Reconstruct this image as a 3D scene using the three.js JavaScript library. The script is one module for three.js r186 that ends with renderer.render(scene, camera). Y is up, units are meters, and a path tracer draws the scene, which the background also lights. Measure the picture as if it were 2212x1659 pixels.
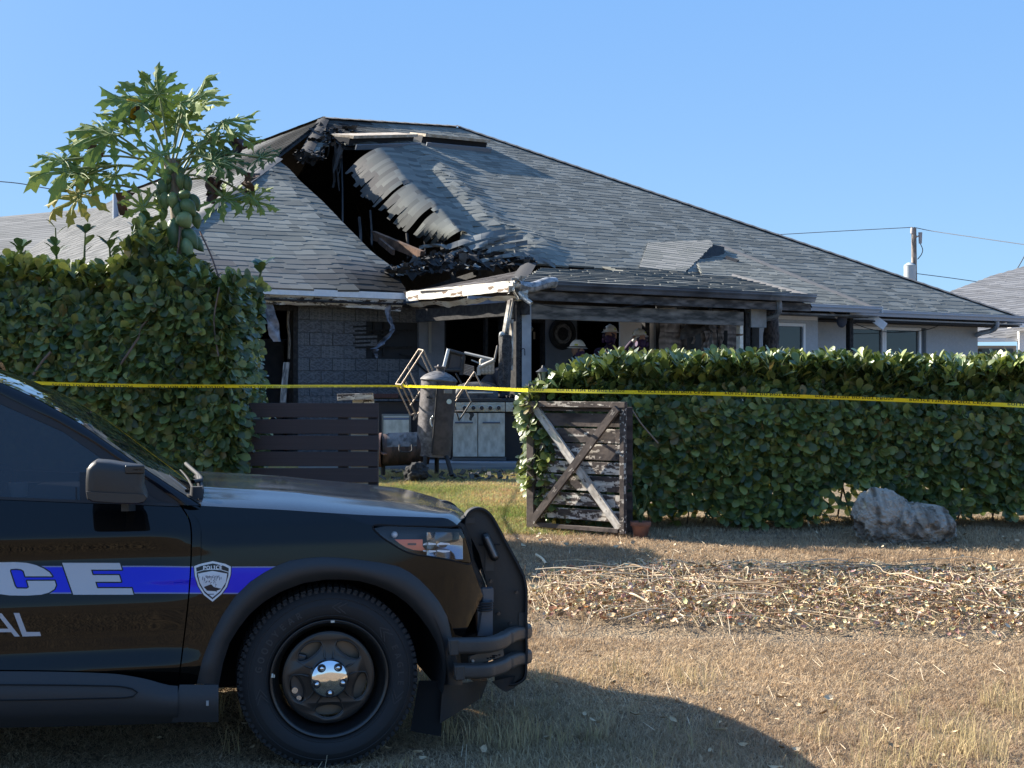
import * as THREE from 'three';
import { mergeGeometries, toCreasedNormals } from 'three/addons/utils/BufferGeometryUtils.js';
import { RoundedBoxGeometry } from 'three/addons/geometries/RoundedBoxGeometry.js';
import { MarchingCubes } from 'three/addons/objects/MarchingCubes.js';
import { FontLoader } from 'three/addons/loaders/FontLoader.js';
import { TextGeometry } from 'three/addons/geometries/TextGeometry.js';

// ---------------------------------------------------------------- camera, sky, sun, exposure
const scene = new THREE.Scene();
const FOC = 2950, CX = 1106, CY = 829.5, EYE = 1.59;
const camera = new THREE.PerspectiveCamera(2 * Math.atan(CY / FOC) * 180 / Math.PI, 4 / 3, 0.1, 4000);
camera.position.set(0, EYE, 0);
camera.lookAt(0, EYE, -10);
const renderer = new THREE.WebGLRenderer({ antialias: true });
renderer.toneMapping = THREE.LinearToneMapping;
renderer.toneMappingExposure = 3.05;
renderer.shadowMap.enabled = true;
renderer.setSize(1024, 768);
const SUN = new THREE.Vector3(-1.5, 1.0, -0.66).normalize();
{
  const W = 512, H = 256, d = new Float32Array(W * H * 4), dir = new THREE.Vector3();
  for (let j = 0; j < H; j++) for (let i = 0; i < W; i++) {
    const el = ((j + 0.5) / H - 0.5) * Math.PI, az = ((i + 0.5) / W - 0.5) * 2 * Math.PI;
    dir.set(Math.cos(el) * Math.cos(az), Math.sin(el), Math.cos(el) * Math.sin(az));
    const e = Math.max(0, Math.sin(el)), t = 1 - Math.exp(-e * 6);
    const c = Math.max(0, dir.dot(SUN)), g = 0.45 * Math.pow(c, 10) + 0.8 * Math.pow(c, 60);
    let r = 0.174 * (1 - t) + 0.060 * t + g, gg = 0.282 * (1 - t) + 0.141 * t + g, b = 0.357 * (1 - t) + 0.315 * t + g * 0.8;
    if (el < 0) { const k = Math.min(1, -el * 12); r = r * (1 - k) + 0.16 * k; gg = gg * (1 - k) + 0.12 * k; b = b * (1 - k) + 0.08 * k; }
    const o = (j * W + i) * 4; d[o] = r; d[o + 1] = gg; d[o + 2] = b; d[o + 3] = 1;
  }
  const sky = new THREE.DataTexture(d, W, H, THREE.RGBAFormat, THREE.FloatType);
  sky.mapping = THREE.EquirectangularReflectionMapping; sky.magFilter = THREE.LinearFilter; sky.minFilter = THREE.LinearFilter;
  sky.wrapS = THREE.RepeatWrapping; sky.needsUpdate = true;
  scene.background = sky; scene.environment = sky;
}
const sun = new THREE.DirectionalLight(new THREE.Color(1.0, 0.925, 0.81), 4.7);
sun.position.copy(SUN).multiplyScalar(80).add(new THREE.Vector3(0, 0, -15));
sun.target.position.set(0, 0, -15); scene.add(sun, sun.target);
sun.castShadow = true; sun.shadow.mapSize.set(4096, 4096);
Object.assign(sun.shadow.camera, { left: -40, right: 40, top: 40, bottom: -40, near: 1, far: 220 });

// ---------------------------------------------------------------- helpers
const V = (x, y, z) => new THREE.Vector3(x, y, z);
function rngOf(s) { return () => { s |= 0; s = s + 0x6D2B79F5 | 0; let t = Math.imul(s ^ s >>> 15, 1 | s); t = t + Math.imul(t ^ t >>> 7, 61 | t) ^ t; return ((t ^ t >>> 14) >>> 0) / 4294967296; }; }
const R0 = rngOf(7), rr = (a, b, R = R0) => a + (b - a) * R();
const lerp = (a, b, t) => a + (b - a) * t, clamp = (x, a = 0, b = 1) => Math.min(b, Math.max(a, x));
const sstep = (a, b, x) => { const t = clamp((x - a) / (b - a)); return t * t * (3 - 2 * t); };
function h3(x, y, z) { let n = Math.imul(x, 374761393) + Math.imul(y, 668265263) + Math.imul(z, 1274126177); n = Math.imul(n ^ n >>> 13, 1274126177); return ((n ^ n >>> 16) >>> 0) / 4294967296; }
function noise(x, y, z = 0) {
  const xi = Math.floor(x), yi = Math.floor(y), zi = Math.floor(z), f = t => t * t * (3 - 2 * t), u = f(x - xi), v = f(y - yi), w = f(z - zi);
  const L = (a, b, t) => a + (b - a) * t, c = (i, j, k) => h3(xi + i, yi + j, zi + k);
  return L(L(L(c(0, 0, 0), c(1, 0, 0), u), L(c(0, 1, 0), c(1, 1, 0), u), v), L(L(c(0, 0, 1), c(1, 0, 1), u), L(c(0, 1, 1), c(1, 1, 1), u), v), w) * 2 - 1;
}
const fbm = (x, y, z = 0, n = 4) => { let s = 0, a = 0.5; for (let i = 0; i < n; i++) { s += a * noise(x, y, z); x = x * 2.03 + 9.1; y = y * 2.03 + 3.7; z = z * 2.03 + 1.3; a *= 0.5; } return s; };
// the ray of a photograph pixel (in its 2212 x 1659 view), and where it meets a depth or a plane
const P = (x, y, D) => V((x - CX) * D / FOC, EYE - (y - CY) * D / FOC, -D);
function hitPlane(px, py, p0, n) { const r = V((px - CX) / FOC, -(py - CY) / FOC, -1), c = V(0, EYE, 0); const t = p0.clone().sub(c).dot(n) / r.dot(n); return c.add(r.multiplyScalar(t)); }
const GH = (x, z) => { const D = -z; let g = D < 8 ? -0.05 * sstep(7.8, 6.6, D) : D < 13.2 ? 0.155 * (D - 8) / 5.2 : D < 19.5 ? 0.155 + 0.235 * (D - 13.2) / 6.3 : 0.39; return g; };
const GHN = (x, z) => GH(x, z) + 0.012 * noise(x * 1.7, z * 1.7) + 0.02 * noise(x * 0.5, z * 0.5);

const usedNames = {};
function numbered(n) { const k = usedNames[n] = (usedNames[n] ?? -1) + 1; return k ? `${n}_${String(k).padStart(3, '0')}` : n; }
function tag(o, label, category, group, kind) { o.userData.label = label; if (category) o.userData.category = category; if (group) o.userData.group = group; if (kind) o.userData.kind = kind; return o; }
function thing(name, label, category, pos = V(0, 0, 0), turn = 0, group) { const o = new THREE.Group(); o.name = numbered(name); o.position.copy(pos); o.rotation.y = turn; scene.add(o); return tag(o, label, category, group); }
function sane(g) { g = g.index ? g.toNonIndexed() : g; if (!g.attributes.normal) g.computeVertexNormals(); if (!g.attributes.uv) g.setAttribute('uv', new THREE.BufferAttribute(new Float32Array(g.attributes.position.count * 2), 2)); for (const k of Object.keys(g.attributes)) if (!['position', 'normal', 'uv', 'color'].includes(k)) g.deleteAttribute(k); return g; }
function merged(gs) {
  gs = (Array.isArray(gs) ? gs : [gs]).map(sane); if (gs.length === 1) return gs[0];
  if (!gs.every(g => g.attributes.color)) gs.forEach(g => g.deleteAttribute('color'));
  return mergeGeometries(gs, false);
}
function part(name, gs, mat, parent = scene, label, kind) {
  const m = new THREE.Mesh(gs.isBufferGeometry && gs.keepIndex ? gs : merged(gs), mat); m.castShadow = m.receiveShadow = true;
  m.name = parent === scene ? numbered(name) : name; parent.add(m);
  if (label) m.userData.label = label; if (kind) m.userData.kind = kind; return m;
}
const M4 = new THREE.Matrix4(), Q4 = new THREE.Quaternion(), E4 = new THREE.Euler();
function xf(g, p = [0, 0, 0], r = [0, 0, 0], s = [1, 1, 1]) { g.applyMatrix4(new THREE.Matrix4().compose(p.isVector3 ? p : V(...p), new THREE.Quaternion().setFromEuler(new THREE.Euler(...r)), V(...s))); return g; }
const box = (w, h, d, p = [0, 0, 0], r) => boxUV(xf(new THREE.BoxGeometry(w, h, d), p, r), 0);
function boxUV(g) { const p = g.attributes.position, n = g.attributes.normal, u = g.attributes.uv; for (let i = 0; i < p.count; i++) { const a = Math.abs(n.getX(i)), b = Math.abs(n.getY(i)), c = Math.abs(n.getZ(i)); if (a >= b && a >= c) u.setXY(i, p.getZ(i), p.getY(i)); else if (b >= c) u.setXY(i, p.getX(i), p.getZ(i)); else u.setXY(i, p.getX(i), p.getY(i)); } return g; }
const rbox = (w, h, d, rad, p = [0, 0, 0], r) => xf(new RoundedBoxGeometry(w, h, d, 2, rad), p, r);
const cyl = (r1, r2, h, p = [0, 0, 0], r, n = 16) => xf(new THREE.CylinderGeometry(r1, r2, h, n), p, r);
function basisFrom(a, b, upHint = V(0, 1, 0)) { const y = b.clone().sub(a).normalize(); let x = upHint.clone().cross(y); if (x.lengthSq() < 1e-6) x = V(1, 0, 0); x.normalize(); const z = x.clone().cross(y).normalize(); return new THREE.Matrix4().makeBasis(x, y, z); }
// a bar of rectangular section from a to b
function bar(a, b, w, d, up) { const L = a.distanceTo(b), g = new THREE.BoxGeometry(w, L, d); const u = g.attributes.uv, p = g.attributes.position; for (let i = 0; i < p.count; i++) u.setXY(i, p.getY(i), p.getX(i) + p.getZ(i)); g.applyMatrix4(basisFrom(a, b, up).setPosition(a.clone().add(b).multiplyScalar(0.5))); return g; }
function rod(a, b, r1, r2 = r1, n = 8) { const g = new THREE.CylinderGeometry(r2, r1, a.distanceTo(b), n); g.applyMatrix4(basisFrom(a, b).setPosition(a.clone().add(b).multiplyScalar(0.5))); return g; }
function tube(pts, r, n = 8, seg, closed = false) { return new THREE.TubeGeometry(new THREE.CatmullRomCurve3(pts, closed, 'centripetal'), seg || pts.length * 5, r, n, closed); }
function poly(pts, depth = 0, bevel = 0, holes = []) { const s = new THREE.Shape(pts.map(p => new THREE.Vector2(p[0], p[1]))); for (const h of holes) s.holes.push(new THREE.Path(h.map(p => new THREE.Vector2(p[0], p[1])))); return depth ? new THREE.ExtrudeGeometry(s, { depth, bevelEnabled: bevel > 0, bevelSize: bevel, bevelOffset: -bevel, bevelThickness: bevel, bevelSegments: 3, curveSegments: 12 }) : new THREE.ShapeGeometry(s); }
// grid surface from f(u, v) -> Vector3, smooth normals
function surf(f, nu, nv, uvf) {
  const pos = [], uv = [], idx = []; for (let j = 0; j <= nv; j++) for (let i = 0; i <= nu; i++) { const p = f(i / nu, j / nv); pos.push(p.x, p.y, p.z); const w = uvf ? uvf(p, i / nu, j / nv) : [i / nu, j / nv]; uv.push(w[0], w[1]); }
  for (let j = 0; j < nv; j++) for (let i = 0; i < nu; i++) { const a = j * (nu + 1) + i; idx.push(a, a + 1, a + nu + 2, a, a + nu + 2, a + nu + 1); }
  const g = new THREE.BufferGeometry(); g.setAttribute('position', new THREE.Float32BufferAttribute(pos, 3)); g.setAttribute('uv', new THREE.Float32BufferAttribute(uv, 2)); g.setIndex(idx); g.computeVertexNormals(); return g;
}
// triangles fan of 3-D points with a thickness along n
function slab(pts, n, th) {
  const c = pts.reduce((a, p) => a.add(p), V(0, 0, 0)).multiplyScalar(1 / pts.length), ax = pts[1].clone().sub(pts[0]).normalize(), nn = V(0, 0, 0); for (let i = 0; i < pts.length; i++) nn.add(pts[i].clone().sub(c).cross(pts[(i + 1) % pts.length].clone().sub(c))); nn.normalize(); if (nn.dot(n) < 0) nn.negate(); const ay = nn.clone().cross(ax);
  const q = pts.map(p => { const d = p.clone().sub(c); return [d.dot(ax), d.dot(ay)]; });
  const g = poly(q, th); g.applyMatrix4(new THREE.Matrix4().makeBasis(ax, ay, nn).setPosition(c.clone().addScaledVector(nn, -th))); return g;
}
function polyline(pts) { const L = [0]; for (let i = 1; i < pts.length; i++) L.push(L[i - 1] + Math.hypot(pts[i][0] - pts[i - 1][0], pts[i][1] - pts[i - 1][1])); return t => { const s = t * L[L.length - 1]; let i = 1; while (i < L.length - 1 && L[i] < s) i++; const f = (s - L[i - 1]) / (L[i] - L[i - 1] || 1); return [lerp(pts[i - 1][0], pts[i][0], f), lerp(pts[i - 1][1], pts[i][1], f)]; }; }
// smooth interpolation of y at x through a list of [x, y]
function curveY(pts) { return x => { if (x <= pts[0][0]) return pts[0][1] + (x - pts[0][0]) * (pts[1][1] - pts[0][1]) / (pts[1][0] - pts[0][0]); let i = 1; while (i < pts.length - 1 && pts[i][0] < x) i++; const a = pts[Math.max(0, i - 2)], b = pts[i - 1], c = pts[i], d = pts[Math.min(pts.length - 1, i + 1)]; const h = c[0] - b[0], t = (x - b[0]) / h; const m1 = (c[1] - a[1]) / (c[0] - a[0] || 1) * h, m2 = (d[1] - b[1]) / (d[0] - b[0] || 1) * h; const t2 = t * t, t3 = t2 * t; return (2 * t3 - 3 * t2 + 1) * b[1] + (t3 - 2 * t2 + t) * m1 + (-2 * t3 + 3 * t2) * c[1] + (t3 - t2) * m2; }; }
// textures
const S8 = v => Math.round(255 * clamp(v <= 0.0031308 ? v * 12.92 : 1.055 * Math.pow(v, 1 / 2.4) - 0.055));
function tex(w, h, fn, rep = [1, 1], data = false) { const d = new Uint8Array(w * h * 4); for (let j = 0; j < h; j++) for (let i = 0; i < w; i++) { const c = fn(i / w, j / h, i, j), o = (j * w + i) * 4; if (data) { d[o] = d[o + 1] = d[o + 2] = Math.round(255 * clamp(c)); } else { d[o] = S8(c[0]); d[o + 1] = S8(c[1]); d[o + 2] = S8(c[2]); } d[o + 3] = 255; } const t = new THREE.DataTexture(d, w, h); t.wrapS = t.wrapT = THREE.RepeatWrapping; t.magFilter = THREE.LinearFilter; t.minFilter = THREE.LinearMipmapLinearFilter; t.generateMipmaps = true; if (!data) t.colorSpace = THREE.SRGBColorSpace; t.repeat.set(...rep); t.needsUpdate = true; return t; }
// noise that repeats over 0..1
const tfbm = (u, v, f, s = 0, n = 4) => { let a = 0.5, r = 0; for (let k = 0; k < n; k++) { const x = u * f, y = v * f, xi = Math.floor(x), yi = Math.floor(y), fx = x - xi, fy = y - yi, g = t => t * t * (3 - 2 * t), q = (i, j) => h3(((xi + i) % f + f) % f, ((yi + j) % f + f) % f, s + k * 17); r += a * (lerp(lerp(q(0, 0), q(1, 0), g(fx)), lerp(q(0, 1), q(1, 1), g(fx)), g(fy)) * 2 - 1); f *= 2; a *= 0.5; } return r; };
const mix3 = (a, b, t) => [lerp(a[0], b[0], t), lerp(a[1], b[1], t), lerp(a[2], b[2], t)];
const lin = (r, g, b) => new THREE.Color().setRGB(r, g, b);
const matte = { specularIntensity: 0.15 };
function std(c, rough = 0.8, o = {}) { return new THREE.MeshStandardMaterial({ color: lin(...c), roughness: rough, side: THREE.DoubleSide, ...o }); }
function phys(c, rough, o = {}) { return new THREE.MeshPhysicalMaterial({ color: lin(...c), roughness: rough, side: THREE.DoubleSide, ...o }); }
const mottled = (a, b, f = 12, s = 1, rep = [1, 1], con = 1.2) => tex(256, 256, (u, v) => mix3(a, b, clamp(0.5 + con * tfbm(u, v, f, s, 5))), rep);
function texMat(map, rough = 0.85, o = {}) { return new THREE.MeshStandardMaterial({ map, roughness: rough, side: THREE.DoubleSide, ...o }); }
const bumpTex = tex(256, 256, (u, v) => 0.5 + 0.5 * tfbm(u, v, 24, 5, 4), [1, 1], true);
const fineBump = tex(256, 256, (u, v) => 0.5 + 0.6 * tfbm(u, v, 64, 9, 3), [1, 1], true);
const instCol = new THREE.Color();
// instanced "stuff": list of {m: Matrix4, c: [r,g,b]}
function instances(name, geo, mat, list, parent, label) { const im = new THREE.InstancedMesh(geo, mat, list.length); list.forEach((e, i) => { im.setMatrixAt(i, e.m); im.setColorAt(i, instCol.setRGB(...e.c)); }); im.castShadow = im.receiveShadow = true; im.name = parent === scene ? numbered(name) : name; im.userData.kind = 'stuff'; if (label) im.userData.label = label; parent.add(im); return im; }
const basisM = (x, y, z, p, s) => new THREE.Matrix4().makeBasis(x.clone().multiplyScalar(s), y.clone().multiplyScalar(s), z.clone().multiplyScalar(s)).setPosition(p);
// ---------------------------------------------------------------- ground
{
  const xs = [-1500, -300, -80, -40, -20], zs = [300, 60, 25, 12, 6, 2, 0];
  for (let x = -14; x <= 14; x += 0.25) xs.push(x); xs.push(20, 40, 80, 300, 1500);
  for (let z = -1; z >= -34; z -= 0.2) zs.push(z); zs.push(-40, -60, -120, -400, -2500);
  const g = surf((u, v) => { const x = xs[Math.round(u * (xs.length - 1))], z = zs[Math.round(v * (zs.length - 1))]; return V(x, Math.abs(x) < 16 && z < 2 && z > -34 ? GHN(x, z) : GH(x, z), z); }, xs.length - 1, zs.length - 1, p => [p.x, p.z]);
  const map = tex(1024, 1024, (u, v) => {
    const a = tfbm(u, v, 6, 3, 5), b = tfbm(u, v, 90, 5, 3), c = tfbm(u, v, 300, 8, 2);
    let k = mix3([0.12, 0.083, 0.048], [0.30, 0.222, 0.13], clamp(0.5 + 1.0 * b + 0.8 * c));
    k = mix3(k, [0.13, 0.10, 0.07], clamp(0.15 + 1.1 * a)); return k;
  }, [0.4, 0.4]);
  part('ground', g, texMat(map, 1, { bumpMap: tex(512, 512, (u, v) => 0.5 + 0.7 * tfbm(u, v, 120, 2, 3), [0.8, 0.8], true), bumpScale: 0.02 }), scene, 'dry brown lawn running from the road verge to the burnt house', 'structure');
}
// blades of grass: one tuft of bent blades
function tuftGeo(n, h, spread, w, seed) {
  const R = rngOf(seed), pos = [], idx = [];
  for (let i = 0; i < n; i++) {
    const a = R() * 6.283, r = spread * Math.sqrt(R()), x = r * Math.cos(a), z = r * Math.sin(a), l = h * (0.45 + 0.75 * R()), b = R() * 6.283, lean = l * (0.15 + 0.8 * R()), dx = Math.cos(b), dz = Math.sin(b), f = R() * 6.283, wx = Math.cos(f) * w, wz = Math.sin(f) * w, o = pos.length / 3;
    pos.push(x - wx, -0.01, z - wz, x + wx, -0.01, z + wz, x + dx * lean * 0.35 - wx * 0.8, l * 0.6, z + dz * lean * 0.35 - wz * 0.8, x + dx * lean * 0.35 + wx * 0.8, l * 0.6, z + dz * lean * 0.35 + wz * 0.8, x + dx * lean, l * (1 - 0.25 * R()), z + dz * lean);
    idx.push(o, o + 1, o + 3, o, o + 3, o + 2, o + 2, o + 3, o + 4);
  }
  const g = new THREE.BufferGeometry(); g.setAttribute('position', new THREE.Float32BufferAttribute(pos, 3)); g.setIndex(idx); g.computeVertexNormals(); g.setAttribute('uv', new THREE.Float32BufferAttribute(new Float32Array(pos.length / 3 * 2), 2)); return g;
}
const bladeMat = phys([1, 1, 1], 1, { transmission: 0.25, thickness: 0, ...matte });
function scatter(n, seed, d0, d1, x0, x1, keep, hs, col, tufts = 5, geoArg = [9, 0.06, 0.05, 0.0016]) {
  const R = rngOf(seed), lists = Array.from({ length: tufts }, () => []);
  for (let i = 0; i < n; i++) {
    const D = Math.sqrt(lerp(d0 * d0, d1 * d1, R())), px = lerp(x0, x1, R()), x = (px - CX) * D / FOC, z = -D; if (keep && !keep(x, z, px, R)) continue;
    const s = hs(x, z, R) , t = R() * 6.283, m = new THREE.Matrix4().makeRotationY(t).scale(V(lerp(0.8, 1.3, R()), s, lerp(0.8, 1.3, R()))).setPosition(x, GHN(x, z), z);
    lists[i % tufts].push({ m, c: col(x, z, R) });
  }
  return lists.map((l, i) => [tuftGeo(...geoArg, seed * 31 + i), l]);
}
const dryCol = (x, z, R) => { const t = R(), p = clamp(0.5 + 1.2 * fbm(x * 0.8, z * 0.8, 4, 3)), k = 0.75 + 0.5 * R(); const c = mix3(mix3([0.40, 0.275, 0.16], [0.69, 0.54, 0.355], t), [0.28, 0.19, 0.125], p * 0.55); const g = clamp(fbm(x * 0.6 + 20, z * 0.6, 2, 3) * 2.2 - 0.85 + (R() - 0.5) * 0.4) * 0.5; return mix3(c, [0.34, 0.29, 0.12], g).map(v => v * k); };
const inBrush = (x, z) => { const px = CX + x * FOC / -z, y = CY + EYE * FOC / -z; return z > -11.4 && z < -8.35 && x > 0.1; };
{
  const root = thing('dry_grass', 'short dry straw coloured grass covering the verge and yard in front of the hedge', 'grass'); root.userData.kind = 'stuff';
  const all = [...scatter(30000, 11, 4.6, 8.4, -120, 2330, null, (x, z, R) => (x < -0.1 && z > -7.6 && z < -5.2 ? 0.5 : 1) * lerp(0.3, 0.75, R()) * (0.7 + 0.8 * clamp(fbm(x * 1.3, z * 1.3, 1, 3) + 0.3)), dryCol, 5, [9, 0.06, 0.07, 0.0016]),
    ...scatter(30000, 12, 8.4, 14.2, -100, 2330, (x, z, px, R) => !inBrush(x, z) || R() < 0.25, (x, z, R) => lerp(0.3, 0.8, R()) * (0.7 + 0.9 * clamp(fbm(x * 1.3, z * 1.3, 1, 3) + 0.3)), dryCol, 5, [10, 0.06, 0.07, 0.0022]),
    ...scatter(800, 13, 4.5, 7.5, 400, 2330, (x, z, px, R) => fbm(x * 1.1, z * 1.6, 7, 3) > 0.12 || R() < 0.1, (x, z, R) => lerp(0.6, 1.5, R()), (x, z, R) => mix3([0.56, 0.43, 0.25], [0.42, 0.34, 0.17], R()), 4, [14, 0.13, 0.05, 0.0015])];
  all.forEach(([g, l]) => instances('grass_blades', g, bladeMat, l, root));
  const lawn = thing('lawn_grass', 'yellow green mown grass between the slat fence and the patio', 'grass'); lawn.userData.kind = 'stuff';
  scatter(26000, 14, 13.0, 20.5, 520, 1330, (x, z, px) => true, (x, z, R) => lerp(0.5, 1.0, R()), (x, z, R) => { const t = clamp(0.45 + 1.3 * fbm(x * 1.2, z * 1.2, 5, 3) + (-z > 15 ? -0.12 : 0.2)); return mix3([0.50, 0.40, 0.19], [0.24, 0.27, 0.075], t).map(v => v * lerp(0.75, 1.2, R())); }, 4, [10, 0.06, 0.08, 0.0028]).forEach(([g, l]) => instances('grass_blades', g, bladeMat, l, lawn));
}
{ // loose leaves and straw lying about on the lawn
  const R = rngOf(19), l = [], leaf = surf((u, v) => { const a = u - 0.5; return V(a * Math.sin(Math.PI * v) * 0.6, 0.5 * a * a + 0.4 * (v - 0.5) ** 2, v - 0.5); }, 2, 3), s = [], straw = new THREE.CylinderGeometry(0.5, 0.3, 1, 4, 1, true);
  for (let i = 0; i < 1500; i++) { const D = Math.sqrt(lerp(30, 178, R())), x = (lerp(300, 2300, R()) - CX) * D / FOC, z = -D; if (fbm(x * 0.8, z * 0.8, 12, 3) < -0.05 && R() < 0.7) continue; E4.set(rr(-0.6, 0.6, R), R() * 6.28, rr(-0.6, 0.6, R)); const q = new THREE.Quaternion().setFromEuler(E4); if (R() < 0.4) l.push({ m: new THREE.Matrix4().compose(V(x, GHN(x, z) + 0.03, z), q, V(1, 1, 1).multiplyScalar(rr(0.025, 0.065, R))), c: mix3([0.30, 0.19, 0.10], [0.62, 0.50, 0.34], R()) }); else { E4.set(1.57 + rr(-0.25, 0.25, R), R() * 6.28, rr(-0.25, 0.25, R)); s.push({ m: new THREE.Matrix4().compose(V(x, GHN(x, z) + 0.03, z), new THREE.Quaternion().setFromEuler(E4), V(0.004, rr(0.06, 0.22, R), 0.004)), c: mix3([0.36, 0.27, 0.17], [0.70, 0.60, 0.44], R()) }); } }
  const root = thing('lawn_litter', 'loose dead leaves and straw scattered over the dry front lawn', 'leaf litter'); root.userData.kind = 'stuff'; instances('fallen_leaves', leaf, phys([1, 1, 1], 1, matte), l, root); instances('straw', straw, phys([1, 1, 1], 1, matte), s, root);
}
// ---------------------------------------------------------------- brush pile of cut twigs and dry leaves
{
  const root = thing('brush_pile', 'long low pile of dry twigs and curled dead leaves right of the police car', 'brush pile', V(2.2, 0.05, -9.9));
  const R = rngOf(21), hgt = (x, z) => GHN(x, z) + 0.11 * Math.exp(-(((z + 9.75) / 0.85) ** 2)) * (0.6 + 0.7 * clamp(fbm(x * 1.1, z * 1.1, 9, 3) + 0.5)) * sstep(0.0, 0.7, x);
  const leaf = surf((u, v) => { const a = (u - 0.5), w = 0.5 * Math.sin(Math.PI * Math.pow(v, 0.7)); return V(a * w * 1.1, 0.30 * a * a + 0.35 * (v - 0.5) * (v - 0.5), v - 0.5); }, 2, 4);
  const lists = [];
  for (let i = 0; i < 22000; i++) {
    const zc = -9.75 + 1.35 * (R() + R() + R() - 1.5), x = lerp(-0.05, 5.2, R()), n = fbm(x * 0.9, zc * 1.2, 3, 3); if (fbm(x * 1.4, zc * 1.7, 8, 3) < -0.15 && R() < 0.8) continue; if (Math.abs(zc + 9.75) > 1.25 + 0.9 * n || x < 0.1 + 0.3 * R()) continue;
    const t = R(), c = t < 0.985 ? mix3([0.17, 0.10, 0.055], [0.76, 0.58, 0.37], Math.pow(R(), 0.95)) : [0.46, 0.20, 0.09];
    E4.set(rr(-1.1, 1.1, R), R() * 6.28, rr(-1.1, 1.1, R)); const m = new THREE.Matrix4().compose(V(x - 2.2, hgt(x, zc) + 0.07 * R() - 0.05, zc + 9.9), new THREE.Quaternion().setFromEuler(E4), V(1, 1, 1).multiplyScalar(lerp(0.016, 0.07, R() * R())));
    lists.push({ m, c: c.map(v => v * lerp(0.8, 1.15, R())) });
  }
  instances('dry_leaves', leaf, phys([1, 1, 1], 1, matte), lists, root);
  { const chip = new THREE.CylinderGeometry(0.5, 0.35, 1, 5, 1, true), cl = []; for (let i = 0; i < 3000; i++) { const x = lerp(0.0, 5.2, R()), z = -9.75 + 1.2 * (R() + R() + R() - 1.5); if (fbm(x * 1.1 + 4, z * 1.4, 6, 3) < -0.22) continue; E4.set(1.57 + rr(-0.5, 0.5, R), R() * 6.28, rr(-0.5, 0.5, R)); const t = R(); cl.push({ m: new THREE.Matrix4().compose(V(x - 2.2, hgt(x, z) + 0.06 * R() - 0.045, z + 9.9), new THREE.Quaternion().setFromEuler(E4), V(rr(0.003, 0.007, R), rr(0.04, 0.24, R), rr(0.003, 0.007, R))), c: mix3([0.24, 0.17, 0.10], [0.68, 0.56, 0.39], t) }); } instances('twig_bits', chip, phys([1, 1, 1], 1, matte), cl, root); }
  const tm = [phys([0.50, 0.39, 0.26], 1, matte), phys([0.62, 0.51, 0.36], 1, matte), phys([0.34, 0.24, 0.15], 1, matte)];
  for (let i = 0; i < 200; i++) {
    const x = lerp(0.5, 5.0, R()), z = -9.75 + rr(-1.05, 1.05, R), a = rr(-0.7, 0.7, R) + (R() < 0.45 ? rr(-1.4, 1.4, R) : 0) + (R() < 0.5 ? 3.14 : 0), l = rr(0.15, 0.8, R), pts = []; let y0 = hgt(x, z) + rr(0.0, 0.05, R), b = a;
    for (let k = 0; k < 5; k++) { const s = k / 4 - 0.5; b += rr(-0.2, 0.2, R); pts.push(V(x - 2.2 + Math.cos(a) * l * s + rr(-0.03, 0.03, R), Math.max(y0 + rr(-0.015, 0.02, R) - 0.12 * s * s, hgt(x + Math.cos(a) * l * s, z + Math.sin(a) * l * s) + 0.005), z + 9.9 + Math.sin(a) * l * s + rr(-0.05, 0.05, R))); }
    part('twig', tube(pts, rr(0.002, 0.0045, R) * (R() < 0.12 ? 1.7 : 1), 5, 10), tm[i % 3], root);
  }
  const st = part('fallen_stick', tube([P(1158, 1207, 11.6).setY(0.14), P(1168, 1213, 11.5).setY(0.13), P(1180, 1228, 11.2).setY(0.115)], 0.012, 6), tm[1]); tag(st, 'single pale forked stick on the shaded grass near the push bumper', 'stick');
}
// ---------------------------------------------------------------- burnt house (its own frame: x along the front, z outwards, y up)
const HB = 33 * Math.PI / 180, HO = V(0.25, 0, -19.8), HU = V(Math.cos(HB), 0, -Math.sin(HB)), HW = V(Math.sin(HB), 0, Math.cos(HB));
const toH = p => { const d = p.clone().sub(HO); return V(d.dot(HU), p.y, d.dot(HW)); };
const fromH = q => HO.clone().addScaledVector(HU, q.x).addScaledVector(HW, q.z).setY(q.y);
const hw = (px, py, w) => toH(hitPlane(px, py, HO.clone().addScaledVector(HW, w), HW));       // on a plane parallel to the front
const hu = (px, py, u) => toH(hitPlane(px, py, HO.clone().addScaledVector(HU, u), HU));
const MS = 0.52, EV = 3.05, EW = -2.7, MN = V(HW.x * MS, 1, HW.z * MS).normalize(), MN_H = V(0, 1, MS).normalize();
const hM = (px, py, h = 0) => toH(hitPlane(px, py, HO.clone().addScaledVector(HW, EW).setY(EV).addScaledVector(MN, h), MN));
const hD = (px, py, D) => toH(P(px, py, D));
const CL = Math.hypot(1, MS);   // slope length per metre in plan
const mk = (u, k, h = 0) => V(u, EV + MS * k, EW - k).addScaledVector(MN_H, h);
const house = thing('burnt_house', 'grey single storey house with a burnt out hole in its hipped shingle roof', 'house', HO, HB);

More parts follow.
